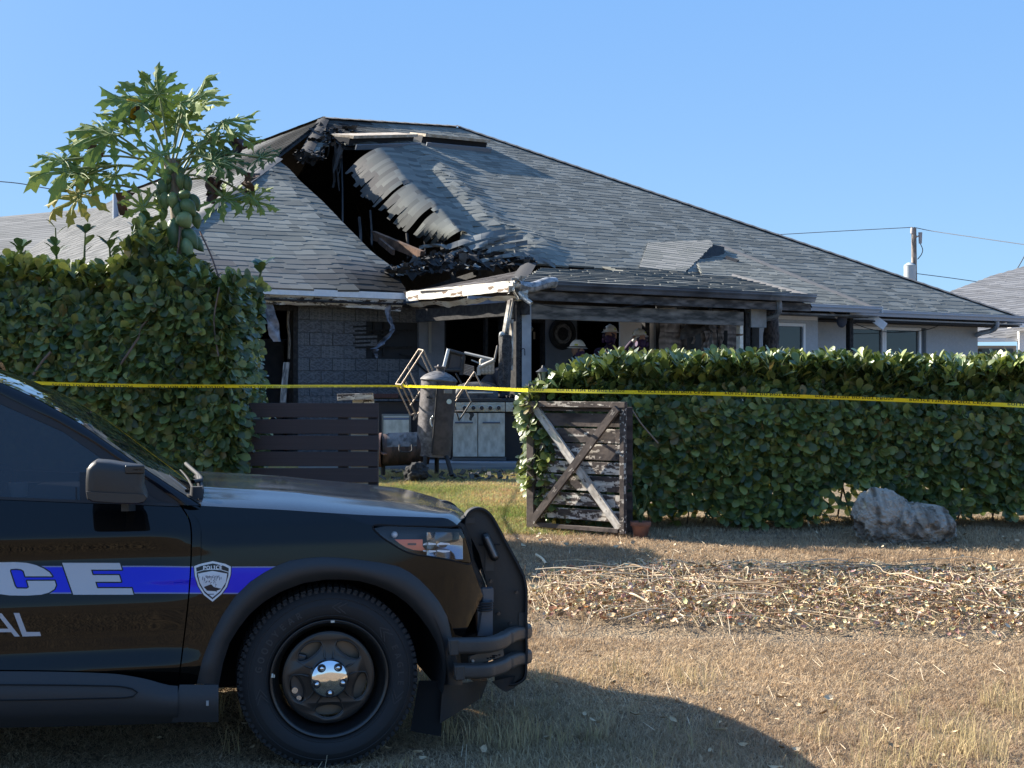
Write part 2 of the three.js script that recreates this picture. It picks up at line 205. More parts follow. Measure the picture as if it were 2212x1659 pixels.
const soot = mottled([0.018, 0.018, 0.02], [0.05, 0.05, 0.055], 10, 3, [0.7, 0.7]);
const charMat = texMat(mottled([0.008, 0.008, 0.009], [0.03, 0.028, 0.027], 14, 4, [2, 2]), 0.9);
const stucco = texMat(mottled([0.36, 0.38, 0.40], [0.43, 0.45, 0.47], 40, 6, [0.6, 0.6], 0.6), 0.9, { bumpMap: fineBump, bumpScale: 0.004 });
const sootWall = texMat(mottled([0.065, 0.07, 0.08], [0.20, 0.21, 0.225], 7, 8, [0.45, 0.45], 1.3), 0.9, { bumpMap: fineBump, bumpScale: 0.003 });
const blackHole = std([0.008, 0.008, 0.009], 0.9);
const whiteTrim = texMat(mottled([0.60, 0.61, 0.62], [0.72, 0.72, 0.72], 20, 9, [1, 1], 0.7), 0.6);
const peelTrim = texMat(tex(512, 256, (u, v) => { const a = tfbm(u, v, 9, 31, 5) + 0.5 * tfbm(u, v, 40, 7, 3); return a > 0.16 ? mix3([0.02, 0.02, 0.02], [0.12, 0.09, 0.07], clamp(tfbm(u, v, 60, 2, 2) + 0.5)) : mix3([0.50, 0.50, 0.50], [0.72, 0.72, 0.70], clamp(0.5 + tfbm(u, v, 16, 4, 3))); }, [0.9, 1.8]), 0.7);
const creamPeel = texMat(tex(512, 256, (u, v) => { const a = tfbm(u, v, 9, 51, 5) + 0.5 * tfbm(u, v, 40, 17, 3); return 0.7 * tfbm(u * 0.5, v, 10, 57, 5) + 0.5 * tfbm(u * 0.3, v, 34, 59, 3) > 0.27 ? [0.16, 0.10, 0.06] : mix3([0.62, 0.56, 0.46], [0.80, 0.77, 0.68], clamp(0.5 + tfbm(u, v, 16, 4, 3))); }, [0.9, 1.8]), 0.7);
const gutGrey = std([0.36, 0.40, 0.46], 0.45), gutDark = texMat(mottled([0.02, 0.025, 0.035], [0.10, 0.115, 0.14], 5, 14, [0.5, 0.5], 1), 0.6);
const winFrame = std([0.78, 0.79, 0.80], 0.5), paneMat = phys([0.10, 0.12, 0.12], 0.04, { transmission: 0.6, thickness: 0, ior: 1.5 });
const metalGrey = std([0.20, 0.20, 0.21], 0.5, { metalness: 0.4 });

// shingles: butted tabs in courses over a polygon given in (a, s) on a plane
const shingleVC = new THREE.MeshPhysicalMaterial({ vertexColors: true, roughness: 1, specularIntensity: 0.1, side: THREE.DoubleSide });
function tabGeo(pts, col) { // pts: low-left, low-right, high-right, high-left (top face), and their undersides at the butt
  const [a, b, c, d, a2, b2, c2, d2] = pts, P3 = [], q = (A, B, C, D) => P3.push(A, B, C, A, C, D);
  q(a, b, c, d); q(a2, b2, b, a); q(a2, a, d, d2); q(b, b2, c2, c);
  const g = new THREE.BufferGeometry(), f = new Float32Array(P3.length * 3); P3.forEach((p, i) => f.set([p.x, p.y, p.z], i * 3));
  g.setAttribute('position', new THREE.BufferAttribute(f, 3)); g.computeVertexNormals();
  const uv = new Float32Array(P3.length * 2); P3.forEach((p, i) => { uv[i * 2] = p.x; uv[i * 2 + 1] = p.y + p.z; }); g.setAttribute('uv', new THREE.BufferAttribute(uv, 2));
  if (col) { const cc = new Float32Array(P3.length * 3); for (let i = 0; i < P3.length; i++) cc.set(col, i * 3); g.setAttribute('color', new THREE.BufferAttribute(cc, 3)); } return g;
}
function scan(polyAS, s) { const xs = []; for (let i = 0; i < polyAS.length; i++) { const p = polyAS[i], q = polyAS[(i + 1) % polyAS.length]; if ((p[1] <= s) !== (q[1] <= s)) xs.push(p[0] + (s - p[1]) / (q[1] - p[1]) * (q[0] - p[0])); } return xs.sort((a, b) => a - b); }
const shingleParts = [], shingleRest = [];
function shingles({ polyAS, at, expo = 0.195, thick = 0.013, tint, seed, bump = () => 0, ragged = 0, cls = 1, minW = 0.14, maxW = 0.42, stag = 0.055 }) {
  const R = rngOf(seed), s0 = Math.min(...polyAS.map(p => p[1])), s1 = Math.max(...polyAS.map(p => p[1]));
  for (let s = s0; s < s1; s += expo) {
    const xs = scan(polyAS, s + expo * 0.5), xl = scan(polyAS, s + expo * 0.03), xh = scan(polyAS, s + expo * 0.97), same = xl.length === xs.length && xh.length === xs.length;
    for (let j = 0; j + 1 < xs.length; j += 2) {
      let a = xs[j]; const end = xs[j + 1], start = a;
      while (a < end - 0.02) {
        let w = lerp(minW, maxW, R()); let b = Math.min(a + w, end); if (end - b < 0.08) b = end;
        const dr = R() < 0.45 ? stag : 0.01 * R(), t = thick * (0.95 + 0.1 * R()), k = 0.006, lo = s - dr - 0.004, hi = Math.min(s + expo * 1.12, s1 + 0.05), g = (x, y, h) => at(x, y, h + bump(x, y));
        const tl = t, tr = t, gap = 0.002;
        const cl = v => clamp(v, a - expo * 1.5, b + expo * 1.5), a0 = same && a === start ? cl(xl[j]) : a, a1 = same && a === start ? cl(xh[j]) : a, b0 = same && b === end ? cl(xl[j + 1]) : b - gap, b1 = same && b === end ? cl(xh[j + 1]) : b - gap; const pts = [g(a0, lo, tl), g(b0, lo, tr), g(b1, hi, k), g(a1, hi, k), g(a0, lo, -0.02), g(b0, lo, -0.02), g(b1, hi, -0.02), g(a1, hi, -0.02)];
        const c = tint ? tint((a + b) / 2, s, R) : [0.16, 0.17, 0.17], tone = R();
        const near = fromH(pts[0]).length(); shingleParts.push({ pts, c, near: near * cls, tone }); a = b;
      }
    }
  }
}
const greyTab = R => { const t = R(); return mix3([0.125, 0.131, 0.121], [0.22, 0.225, 0.204], t); };

// ---- roof planes
const asM = p => [p.x, (EW - p.z) * CL];                                  // house point on M -> (a, s)
const atM = (a, s, h) => mk(a, s / CL, h);
const pxM = list => list.map(([x, y]) => asM(hM(x, y)));
const RIDGE_L = hM(700, 257), RIDGE_R = mk(5.8, 9.05), CORN_R = mk(14.85, 0), CORN_L = mk(-5.25, 0);
const Npoly = [...pxM([[596, 345], [433, 459], [330, 545]]), [-5.25, 0], [-0.55, 0], ...pxM([[861, 599], [846, 576], [804, 546], [775, 516], [739, 480], [697, 436], [647, 391], [623, 364]])];
const Ppoly = [...pxM([[700, 257]]), [5.8, 9.05 * CL], [14.85, 0], [9.85, 0], ...pxM([[1740, 640], [1560, 590], [1400, 580], [1145, 567], [1085, 557], [1030, 545], [992, 528], [1001, 483], [980, 457], [950, 430], [920, 397], [895, 362], [876, 332], [840, 317], [748, 314], [722, 296], [690, 322], [655, 338]])];
const foldLine = pxM([[850, 322], [900, 362], [940, 410], [980, 452], [1010, 486], [1060, 510], [1099, 520]]);
const foldD = (a, s) => { let m = 9; for (let i = 0; i + 1 < foldLine.length; i++) { const [x0, y0] = foldLine[i], [x1, y1] = foldLine[i + 1], t = clamp(((a - x0) * (x1 - x0) + (s - y0) * (y1 - y0)) / ((x1 - x0) ** 2 + (y1 - y0) ** 2)); m = Math.min(m, Math.hypot(a - lerp(x0, x1, t), s - lerp(y0, y1, t))); } return m; };
const bumpM = (a, s) => { const d = foldD(a, s); return 0.09 * Math.exp(-(((d - 0.6) / 0.42) ** 2)) - 0.03 * Math.exp(-((d / 0.25) ** 2)) + 0.008 * fbm(a * 0.7, s * 0.7, 2, 2); };
const bumpN = (a, s) => { const e = hM(770, 545), q = asM(e); const d = Math.hypot((a - q[0] + 0.55) / 0.5, (s - q[1] + 0.5) / 1.6); return 0.045 * Math.exp(-d * d) + 0.06 * Math.exp(-(((a + 0.75) / 0.25) ** 2)) * sstep(2.2, 4, s) * 0.5 + 0.008 * fbm(a * 0.5, s * 0.5, 5, 2); };
const charAt = (a, s) => clamp(1.1 * sstep(6.6, 9.0, s) * sstep(4.3, 1.9, a) + 0.35 * fbm(a * 1.6, s * 1.6, 3, 3) * sstep(6.0, 8, s) * sstep(5.2, 2.0, a));
shingles({ polyAS: Npoly, at: atM, seed: 31, bump: bumpN, cls: 0.9, tint: (a, s, R) => { const red = sstep(1.7, 0.3, s) * clamp(0.75 + fbm(a * 1.2, s * 2, 8, 3)); const k = 1 - 0.85 * clamp(sstep(1.2, 0.1, s) * sstep(-2.6, -0.6, a) + sstep(-0.95, -0.4, a) * 0.6 * R()); return mix3(greyTab(R), [0.115, 0.098, 0.097], red * 0.85).map(v => v * k); } });
shingles({ polyAS: Ppoly, at: atM, seed: 32, bump: bumpM, tint: (a, s, R) => { const k = charAt(a, s); return mix3(greyTab(R), [0.018, 0.017, 0.018], clamp(k + (R() - 0.5) * 0.5 * k)); } });
// porch roof, low pitch, with its burnt left side, and the second step of the eaves to its right
const QA = V(-0.25, EV, 0.06), QB = V(5.55, EV, 0.06), QC = hM(1560, 590), QD = hM(1145, 567);
const planeOf = (o, ax, up) => { const x = ax.clone().normalize(), n0 = x.clone().cross(up).normalize(); const n = n0.y < 0 ? n0.negate() : n0; const y = up.clone().addScaledVector(x, -up.dot(x)).normalize(); return { at: (a, s, h) => o.clone().addScaledVector(x, a).addScaledVector(y, s).addScaledVector(n, h), as: p => { const d = p.clone().sub(o); return [d.dot(x), d.dot(y)]; }, n }; };
const QP = planeOf(QA, V(1, 0, 0), V(0, 3.8 - EV, -4.2));
const QH = [V(4.4, 0, -4.14), V(4.1, 0, -3.1), V(2.2, 0, -2.9)].map(p => p.setY(EV + (0.06 - p.z) * 0.181));
const QO = [QA, QB, QC, ...QH];
shingles({ polyAS: QO.map(QP.as), at: QP.at, seed: 33, expo: 0.3, thick: 0.03, cls: 0.8, tint: (a, s, R) => mix3(greyTab(R), [0.10, 0.105, 0.11], 0.35 + 0.5 * sstep(2.2, 0.2, a)), bump: (a, s) => 0.012 * fbm(a, s, 4, 2) });
const LA = V(-0.62, EV - 0.02, EW), LB = QA.clone(), LC = QD.clone();
const LP = planeOf(LA, LB.clone().sub(LA), LC.clone().sub(LA));
shingles({ polyAS: [LA, LB, LB.clone().lerp(LC, 0.62), V(0.75, EV + 0.30, -2.35), LA.clone().lerp(LC, 0.1)].map(LP.as), at: LP.at, seed: 34, expo: 0.2, tint: (a, s, R) => mix3([0.05, 0.045, 0.045], [0.13, 0.12, 0.115], R()), bump: (a, s) => 0.04 * fbm(a * 1.5, s * 1.5, 4, 2) });
const SA = V(5.2, EV, -1.9), SB = V(9.3, EV, -1.9), SC = hM(1563, 534, 0.03), SD = hM(1500, 575, 0.03);
const SP = planeOf(SA, V(1, 0, 0), V(0, SC.y - EV, SC.z + 1.9));
shingles({ polyAS: [SA, SB, SC, SD].map(SP.as), at: SP.at, seed: 35, tint: (a, s, R) => greyTab(R) });
const TP = planeOf(SB, hM(1850, 655).sub(SB), SC.clone().sub(SB));
// left hip face (lit), its far wing, and the faces at the back
const RL = V(2.0, 7.47, -11.2), RLB = V(2.0, 7.5, -26), ZB = -26.5;
const LF = planeOf(CORN_L, V(0, 0, -1), RL.clone().sub(CORN_L));
{
  const far = [CORN_L, RL, RLB, V(-5.25, EV, ZB)].map(LF.as);
  shingles({ polyAS: far, at: LF.at, seed: 36, expo: 0.22, cls: 1.5, minW: 0.25, maxW: 0.8, tint: (a, s, R) => mix3([0.12, 0.122, 0.121], [0.185, 0.184, 0.18], R()).map(v => v * (1 - 0.88 * clamp(sstep(4.4, 6.2, s) * sstep(12.5, 8.6, a) + 0.4 * fbm(a, s, 7, 3) * sstep(3.6, 5, s) * sstep(12, 9, a)))), bump: (a, s) => 0.012 * fbm(a * 0.6, s, 4, 2) });
  const F0 = hD(270, 428, 43.5), F1 = hD(123, 456, 44.5), F2 = hD(-260, 566, 47), F3 = hD(-260, 680, 33), F4 = hD(300, 640, 31), F5 = hD(360, 470, 41);
  const FP = planeOf(F3, F4.clone().sub(F3), F1.clone().sub(F3));
  shingles({ polyAS: [F0, F1, F2, F3, F4].map(FP.as), at: FP.at, seed: 37, expo: 0.28, cls: 1.8, minW: 0.6, maxW: 1.6, tint: (a, s, R) => mix3([0.14, 0.142, 0.14], [0.20, 0.20, 0.197], R()) });
}
const decks = [];
{
  const deckM = (pl, up) => { const g = poly(pl, 0.05); const o = mk(0, 0), x = V(1, 0, 0), y = V(0, MS, -1).normalize(); g.applyMatrix4(new THREE.Matrix4().makeBasis(x, y, MN_H).setPosition(o.addScaledVector(MN_H, -0.10))); decks.push(g); };
  deckM(Npoly); deckM(Ppoly);
  const sl = (pts, n) => decks.push(slab(pts.map(p => p.clone()), n, 0.05));
  const dn = (P) => P.clone().add(V(0, -0.05, 0));
  sl(QO.map(dn), QP.n); sl([SA, SB, SC, SD].map(dn), SP.n);
  sl([QB, V(5.9, EV, -3.2), hM(1600, 600), QC].map(dn), V(0.8, 0.6, 0)); sl([SB, hM(1852, 662), SC].map(dn), TP.n);
  sl([CORN_L, RL, RLB, V(-5.25, EV, ZB)].map(dn), LF.n);
  sl([RIDGE_R, CORN_R, V(14.85, EV, -20.9)].map(dn), V(1, 1, 0));
  sl([RL, RIDGE_R, V(14.85, EV, -20.9), V(2, EV, -20.9)].map(dn), V(0, 0.9, -0.5));
  sl([RL, RLB, V(9.0, EV, ZB), V(9.0, EV, -20)].map(dn), V(0.5, 0.9, 0));
}
const roof = part('roof', decks, charMat, house);
shingleParts.sort((a, b) => a.near - b.near);
shingleParts.forEach((t, i) => { if (i < 300) part('shingle', tabGeo(t.pts), phys(t.c, 1, matte), roof); else shingleRest.push(tabGeo(t.pts, t.c)); });
{ const m = part('shingles', mergeGeometries(shingleRest.map(g => sane(g)), false), shingleVC, roof); m.userData.kind = 'stuff'; }
// ridge and hip caps
{
  const capM = std([0.13, 0.125, 0.12], 0.95), capBurnt = std([0.03, 0.028, 0.028], 0.95);
  const caps = (a, b, n, m, lit = 0) => { for (let i = 0; i < n; i++) { const p = a.clone().lerp(b, i / n), q = a.clone().lerp(b, (i + 1.12) / n); p.y += 0.035; q.y += 0.05; const d = q.clone().sub(p).normalize(), side = V(0, 1, 0).cross(d).normalize(); const w = 0.13; const g = surf((u, v) => { const c = p.clone().lerp(q, v); const s = (u - 0.5) * 2; return c.addScaledVector(side, s * w).add(V(0, -Math.abs(s) * 0.045 + (v < 0.5 ? 0.012 : 0), 0)); }, 4, 2); part('ridge_cap', g, m, roof); } };
  caps(CORN_R, RIDGE_R, 44, capM); caps(RIDGE_R, RL, 12, capM); caps(SB, SC, 10, capM); caps(QB, QC, 13, capM);
  caps(CORN_L, hM(596, 345), 22, capM); caps(hM(660, 332), RL, 8, capBurnt); caps(RL, RLB, 14, capM); caps(QA, QD, 12, capBurnt);
}
// the loose shingle courses that roll over the right edge of the hole
{
  const crest = polyline([[812, 322], [838, 345], [870, 385], [905, 415], [935, 438], [968, 476], [992, 500]]), base = polyline([[880, 324], [897, 362], [922, 397], [952, 430], [984, 457], [1004, 483], [1014, 505]]), tip = polyline([[744, 372], [758, 400], [790, 432], [828, 464], [868, 494], [896, 514], [952, 532]]);
  const R = rngOf(41), N = 32, tones = [[0.135, 0.141, 0.13], [0.165, 0.171, 0.157], [0.19, 0.196, 0.178], [0.11, 0.113, 0.106]];
  for (let i = 0; i < N; i++) {
    const row = (t) => { const b = base(t), c = crest(t), e = tip(t); return [hM(b[0] + 14, b[1] + 1, 0.02), hM(b[0], b[1], 0.05), hM(lerp(b[0], c[0], 0.55), lerp(b[1], c[1], 0.6) - 3, 0.21), hM(c[0], c[1], 0.25), hM(lerp(c[0], e[0], 0.4) - 2, lerp(c[1], e[1], 0.33), 0.10), hM(lerp(c[0], e[0], 0.75), lerp(c[1], e[1], 0.70), -0.12), hM(e[0], e[1], -0.34)]; };
    const t0 = (i + 0.25 * noise(i * 1.7, 2)) / N, t1 = (i + 1.22) / N, gone = (i === 12 || i === 22 || i === 23) ? 0.6 : 1, cut = clamp(gone * (0.88 + 0.22 * R())), A = row(t0).map(p => p), B = row(Math.min(1, t1));
    const ca = new THREE.CatmullRomCurve3(A), cb = new THREE.CatmullRomCurve3(B), sw = rr(-0.05, 0.05, R), jag = R() * 9;
    const P0 = (u, v) => { const t = u * cut, p = ca.getPoint(t), q = cb.getPoint(Math.min(1, t + (u > 0.8 ? 0.02 * noise(jag, u * 9) : 0))); const fray = sstep(0.70, 1, u); const r = p.lerp(q, v * (1 - 0.30 * fray * (0.4 + 0.6 * noise(i, 3) * 0.5 + 0.3)) + 0.1 * fray); r.addScaledVector(MN_H, (1 - v) * 0.012 + sw * fray + 0.03 * fray * noise(i * 3.1, u * 6, v)); return r; };
    const segs = [[0, 0.3], [0.3, 0.52], [0.52, 0.76], [0.76, 1]]; const off = rr(-0.07, 0.07, R);
    segs.forEach(([a, b], k) => { a = clamp(k ? a + off : a); b = clamp(k < 3 ? b + off : b); const burn = sstep(0.3, 1, (a + b) / 2) * sstep(0.95, 0.15, t0); const c0 = tones[Math.floor(R() * 4)]; part('shingle_strip', surf((u, v) => P0(lerp(a, b, u), v), 8, 2, p => [p.x, p.y]), phys(mix3(c0, [0.085, 0.078, 0.078], 0.75 * burn), 1, matte), roof); });
  }
  // ragged charred felt hanging at the top of the hole
  for (let i = 0; i < 12; i++) { const x = 690 + 6 * i + rr(-5, 5, R), y = 296 + rr(-10, 10, R), p = hM(x, y, 0.08), l = rr(0.3, 0.9, R) * (x > 715 && x < 750 ? 1.7 : 0.8), w = rr(0.05, 0.13, R), jig = R() * 10, dx = rr(-0.35, 0.1, R); part('charred_strip', surf((u, v) => V(p.x + (u - 0.5) * w * (1 - 0.6 * v) + dx * l * v + 0.03 * noise(v * 6, jig), p.y - l * v * 0.8, p.z + 0.06 * v + 0.05 * noise(v * 5, u * 2, jig)), 2, 8), std(mix3([0.02, 0.02, 0.02], [0.15, 0.13, 0.12], R()), 0.95), roof); }
  // burnt flakes lying over the ridge end and below the hole
  const flake = [], cols = [[0.015, 0.015, 0.016], [0.04, 0.037, 0.036], [0.10, 0.095, 0.09], [0.16, 0.165, 0.16]];
  const put = (x, y, h, smin, smax, ci, grey) => { const p = hM(x, y, h), s = rr(smin, smax, R), jig = R() * 20; const g = surf((u, v) => V((u - 0.5) * s * (1.2 + 0.3 * noise(jig, v * 3)), 0.25 * s * noise(u * 2.2, v * 2.2, jig), (v - 0.5) * s * (0.7 + 0.3 * noise(u * 3, jig))), 5, 4); E4.set(rr(-0.6, 0.9, R), R() * 6.28, rr(-0.5, 0.5, R)); g.applyMatrix4(new THREE.Matrix4().makeRotationFromEuler(E4)); g.translate(p.x, p.y, p.z); const c = cols[ci], a = new Float32Array(g.attributes.position.count * 3); for (let i = 0; i < a.length; i += 3) a.set(c, i); g.setAttribute('color', new THREE.BufferAttribute(a, 3)); flake.push(g); };
  for (let i = 0; i < 60; i++) put(rr(665, 770, R), rr(272, 312, R), 0.03, 0.06, 0.2, R() < 0.6 ? 0 : R() < 0.7 ? 1 : 2);
  for (let i = 0; i < 560; i++) { const x = rr(835, 1150, R), t = clamp((x - 835) / 315), yc = lerp(590, 566, t) - 12 * Math.sin(t * 3.1), y = yc + rr(-24, 16, R) * Math.sin(0.2 + 2.8 * t); put(x, y, rr(-0.1, 0.22, R), 0.05, 0.2, R() < 0.45 ? 0 : R() < 0.75 ? 1 : R() < 0.7 ? 2 : 3); }
  for (let i = 0; i < 50; i++) put(rr(640, 700, R), rr(325, 350, R), 0.02, 0.06, 0.18, R() < 0.6 ? 0 : 1);
  const fm = part('charred_debris', mergeGeometries(flake.map(sane), false), new THREE.MeshStandardMaterial({ vertexColors: true, roughness: 0.95, side: THREE.DoubleSide }), roof); fm.userData.kind = 'stuff';
  // curled courses below the flap, running to the right
  for (const [x0, y0, x1, y1, w, h0, h1] of [[962, 536, 1092, 500, 20, 0.05, 0.35], [970, 552, 1110, 512, 18, 0.05, 0.3], [1010, 556, 1140, 524, 17, 0.1, 0.22], [1030, 566, 1168, 545, 14, 0.18, 0.25], [1110, 545, 1200, 575, 16, 0.3, 0.08], [1085, 552, 1190, 566, 15, 0.25, 0.1], [1050, 534, 1130, 512, 16, 0.2, 0.3], [905, 535, 965, 533, 12, 0.0, 0.15]]) {
    const n = 5; for (let k = 0; k < n; k++) { const f = (u, v) => { const t = (k + u * 0.98) / n, x = lerp(x0, x1, t), y = lerp(y0, y1, t) - 4 * Math.sin(t * 3.1); return hM(x, y + (v - 0.5) * w * 0.62, lerp(h0, h1, t) * Math.sin(0.4 + 2.2 * t) + 0.05 * (1 - v) + 0.02 * noise(t * 5, v * 2, x0)); }; part('shingle_strip', surf(f, 4, 3, p => [p.x, p.z]), std(mix3([0.09, 0.095, 0.095], [0.21, 0.22, 0.21], R()), 0.95), roof); }
  }
}
// attic seen through the hole: ceiling, charred trusses, hanging sticks
{
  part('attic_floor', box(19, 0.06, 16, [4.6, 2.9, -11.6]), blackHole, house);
  for (let i = 4; i < 9; i++) { const u = 0.15 + i * 0.61; part('rafter', bar(mk(u, 0.9, -0.3), mk(u, 3.2 + (i % 3) * 0.5, -0.34), 0.045, 0.13), charMat, house); }
  for (const [a, b, r] of [[[738, 340], [740, 494], 0.018], [[879, 505], [882, 560], 0.03], [[915, 500], [918, 552], 0.025], [[776, 470], [779, 525], 0.03], [[800, 455], [803, 530], 0.02]]) part('charred_stick', tube([hM(a[0], a[1], -0.35), hM((a[0] + b[0]) / 2 + 1, (a[1] + b[1]) / 2, -0.5), hM(b[0], b[1], -0.5)], r, 6), charMat, house);
  part('fallen_beam', bar(hM(806, 508, -0.55), hM(912, 552, -0.3), 0.10, 0.16, V(0, 1, 0.3)), texMat(mottled([0.05, 0.025, 0.015], [0.16, 0.085, 0.05], 12, 61, [1, 1]), 0.9), house);
  part('fallen_beam', bar(hM(820, 520, -0.5), hM(850, 545, -0.4), 0.05, 0.10), texMat(mottled([0.04, 0.02, 0.015], [0.14, 0.08, 0.05], 12, 62, [1, 1]), 0.9), house);
  for (const [u, k] of [[1.6, 2.6]]) part('truss', [bar(V(u, 3, -4.5), mk(u, k, -0.15), 0.05, 0.1), bar(V(u + 0.05, 3, -9.5), mk(u, k - 1.4, -0.15), 0.05, 0.1)], charMat, house);
}
// off-ridge roof vents
function vent(px0, py0, px1, py1, label) {
  const a = hM(px0, py0), b = hM(px1, py1), c = a.clone().lerp(b, 0.5), L = a.distanceTo(b), ax = b.clone().sub(a).normalize(), n = MN_H.clone(), up = n.clone().cross(ax).normalize(); if (up.z > 0) up.negate();
  const B = new THREE.Matrix4().makeBasis(ax, up, n).setPosition(c), g = house;
  const prof = (z0, pts) => { const q = poly(pts, L); q.applyMatrix4(new THREE.Matrix4().makeBasis(V(0, 1, 0), V(0, 0, 1), V(1, 0, 0))); q.translate(-L / 2, 0, 0); return q.applyMatrix4(B); };
  const root = new THREE.Group(); root.name = 'roof_vent'; house.add(root); root.userData.label = label;
  part('vent_body', prof(0, [[-0.10, 0.0], [-0.10, 0.20], [0.42, 0.03], [0.42, 0.0]]), std([0.012, 0.014, 0.02], 0.8), root);
  part('vent_cover', prof(0, [[-0.2, 0.20], [-0.2, 0.265], [0.46, 0.075], [0.46, 0.025]]), texMat(mottled([0.34, 0.27, 0.19], [0.52, 0.45, 0.36], 9, 71, [1, 1]), 0.7), root);
  part('vent_lip', prof(0, [[-0.34, 0.0], [-0.34, 0.11], [-0.31, 0.11], [-0.31, 0.0]]), std([0.20, 0.22, 0.25], 0.5, { metalness: 0.3 }), root);
}
vent(745, 312, 884, 308, 'left roof vent with its metal end peeled and hanging'); vent(905, 307, 1044, 320, 'right roof vent with an orange end');
// cricket: the small pitched bump above the porch
{
  const A = hM(1381, 577, 0.03), B = hM(1400, 525, 0.02), E = hM(1479, 588, 0.14), nL = E.clone().sub(A).cross(B.clone().sub(A)).normalize(), nW = fromH(nL.clone()).sub(fromH(V(0, 0, 0))), onL = (x, y) => toH(hitPlane(x, y, fromH(A.clone()), nW)), C = onL(1534, 519), K = onL(1541, 528), F = hM(1564, 582, 0.03), G = hM(1563, 536, 0.10);
  const faces = [[A, E, K, C, B], [E, F, G, K], [F, hM(1582, 571, 0.02), G]];
  const root = new THREE.Group(); root.name = 'roof_cricket'; house.add(root);
  faces.forEach((f, i) => { const n = f[1].clone().sub(f[0]).cross(f[2].clone().sub(f[0])).normalize(); if (n.y < 0) n.negate(); part('cricket_face', slab(f, n, 0.03), charMat, root); const pl = planeOf(f[0], f[1].clone().sub(f[0]), f[2].clone().sub(f[0])); const keep = shingleParts.length; shingles({ polyAS: f.map(pl.as), at: pl.at, seed: 80 + i, expo: 0.15, thick: 0.014, minW: 0.2, maxW: 0.5, tint: (a, s, R) => R() < 0.02 ? [0.06, 0.06, 0.06] : mix3([0.20, 0.20, 0.18], [0.28, 0.27, 0.245], R()) }); const gs = shingleParts.splice(keep).map(t => tabGeo(t.pts, t.c)); const m = part('shingles', mergeGeometries(gs.map(sane), false), shingleVC, root); m.userData.kind = 'stuff'; });
  part('burnt_gap', box(0.28, 0.22, 0.28, hM(1575, 572, 0.03).toArray(), [0.4, 0.5, 0.2]), charMat, root);
}
// ---- eaves
const wob = (g, amt, f, axis = 'y', seed = 0) => { const p = g.attributes.position; for (let i = 0; i < p.count; i++) { const v = amt * noise(p.getX(i) * f + seed, p.getY(i) * f, p.getZ(i) * f); p.setY(i, p.getY(i) + (axis === 'y' ? v : 0)); if (axis === 'z') p.setZ(i, p.getZ(i) + v); } g.computeVertexNormals(); return g; };
function gutter(u0, u1, w, y, mat, parent = house, h = 0.125) { const prof = [[0, 0], [0, h], [0.006, h], [0.006, 0.01], [0.085, 0.01], [0.10, 0.05], [0.125, 0.085], [0.125, h], [0.14, h], [0.14, h - 0.012], [0.133, h - 0.02], [0.133, 0.08], [0.107, 0.045], [0.092, 0]]; const g = poly(prof, u1 - u0); g.applyMatrix4(new THREE.Matrix4().makeBasis(V(0, 0, 1), V(0, 1, 0), V(-1, 0, 0))); g.translate(u1, y, w); return part('gutter', g, mat, parent); }
// left eave: white board over a peeling soffit edge
part('fascia', box(4.75, 0.10, 0.03, [-2.95, 2.985, EW + 0.03]), whiteTrim, house, 'white fascia board over the left wall');
part('soffit_edge', surf((u, v) => { const x = lerp(-5.3, -0.6, u), low = 0.13 + 0.05 * fbm(x * 2.2, 3, 1, 4) + 0.05 * sstep(-2.2, -0.6, x); return V(x, 2.93 - v * low, EW + 0.02 - 0.12 * v + 0.05 * noise(x * 4, v * 3, 2)); }, 160, 6, p => [p.x, p.y * 2]), peelTrim, house, 'peeling charred soffit edge');
part('soffit', box(6.0, 0.03, 0.62, [-2.4, 2.86, -3.0]), charMat, house); part('soffit', box(8.8, 0.03, 0.62, [10.4, 2.86, -3.0]), charMat, house);
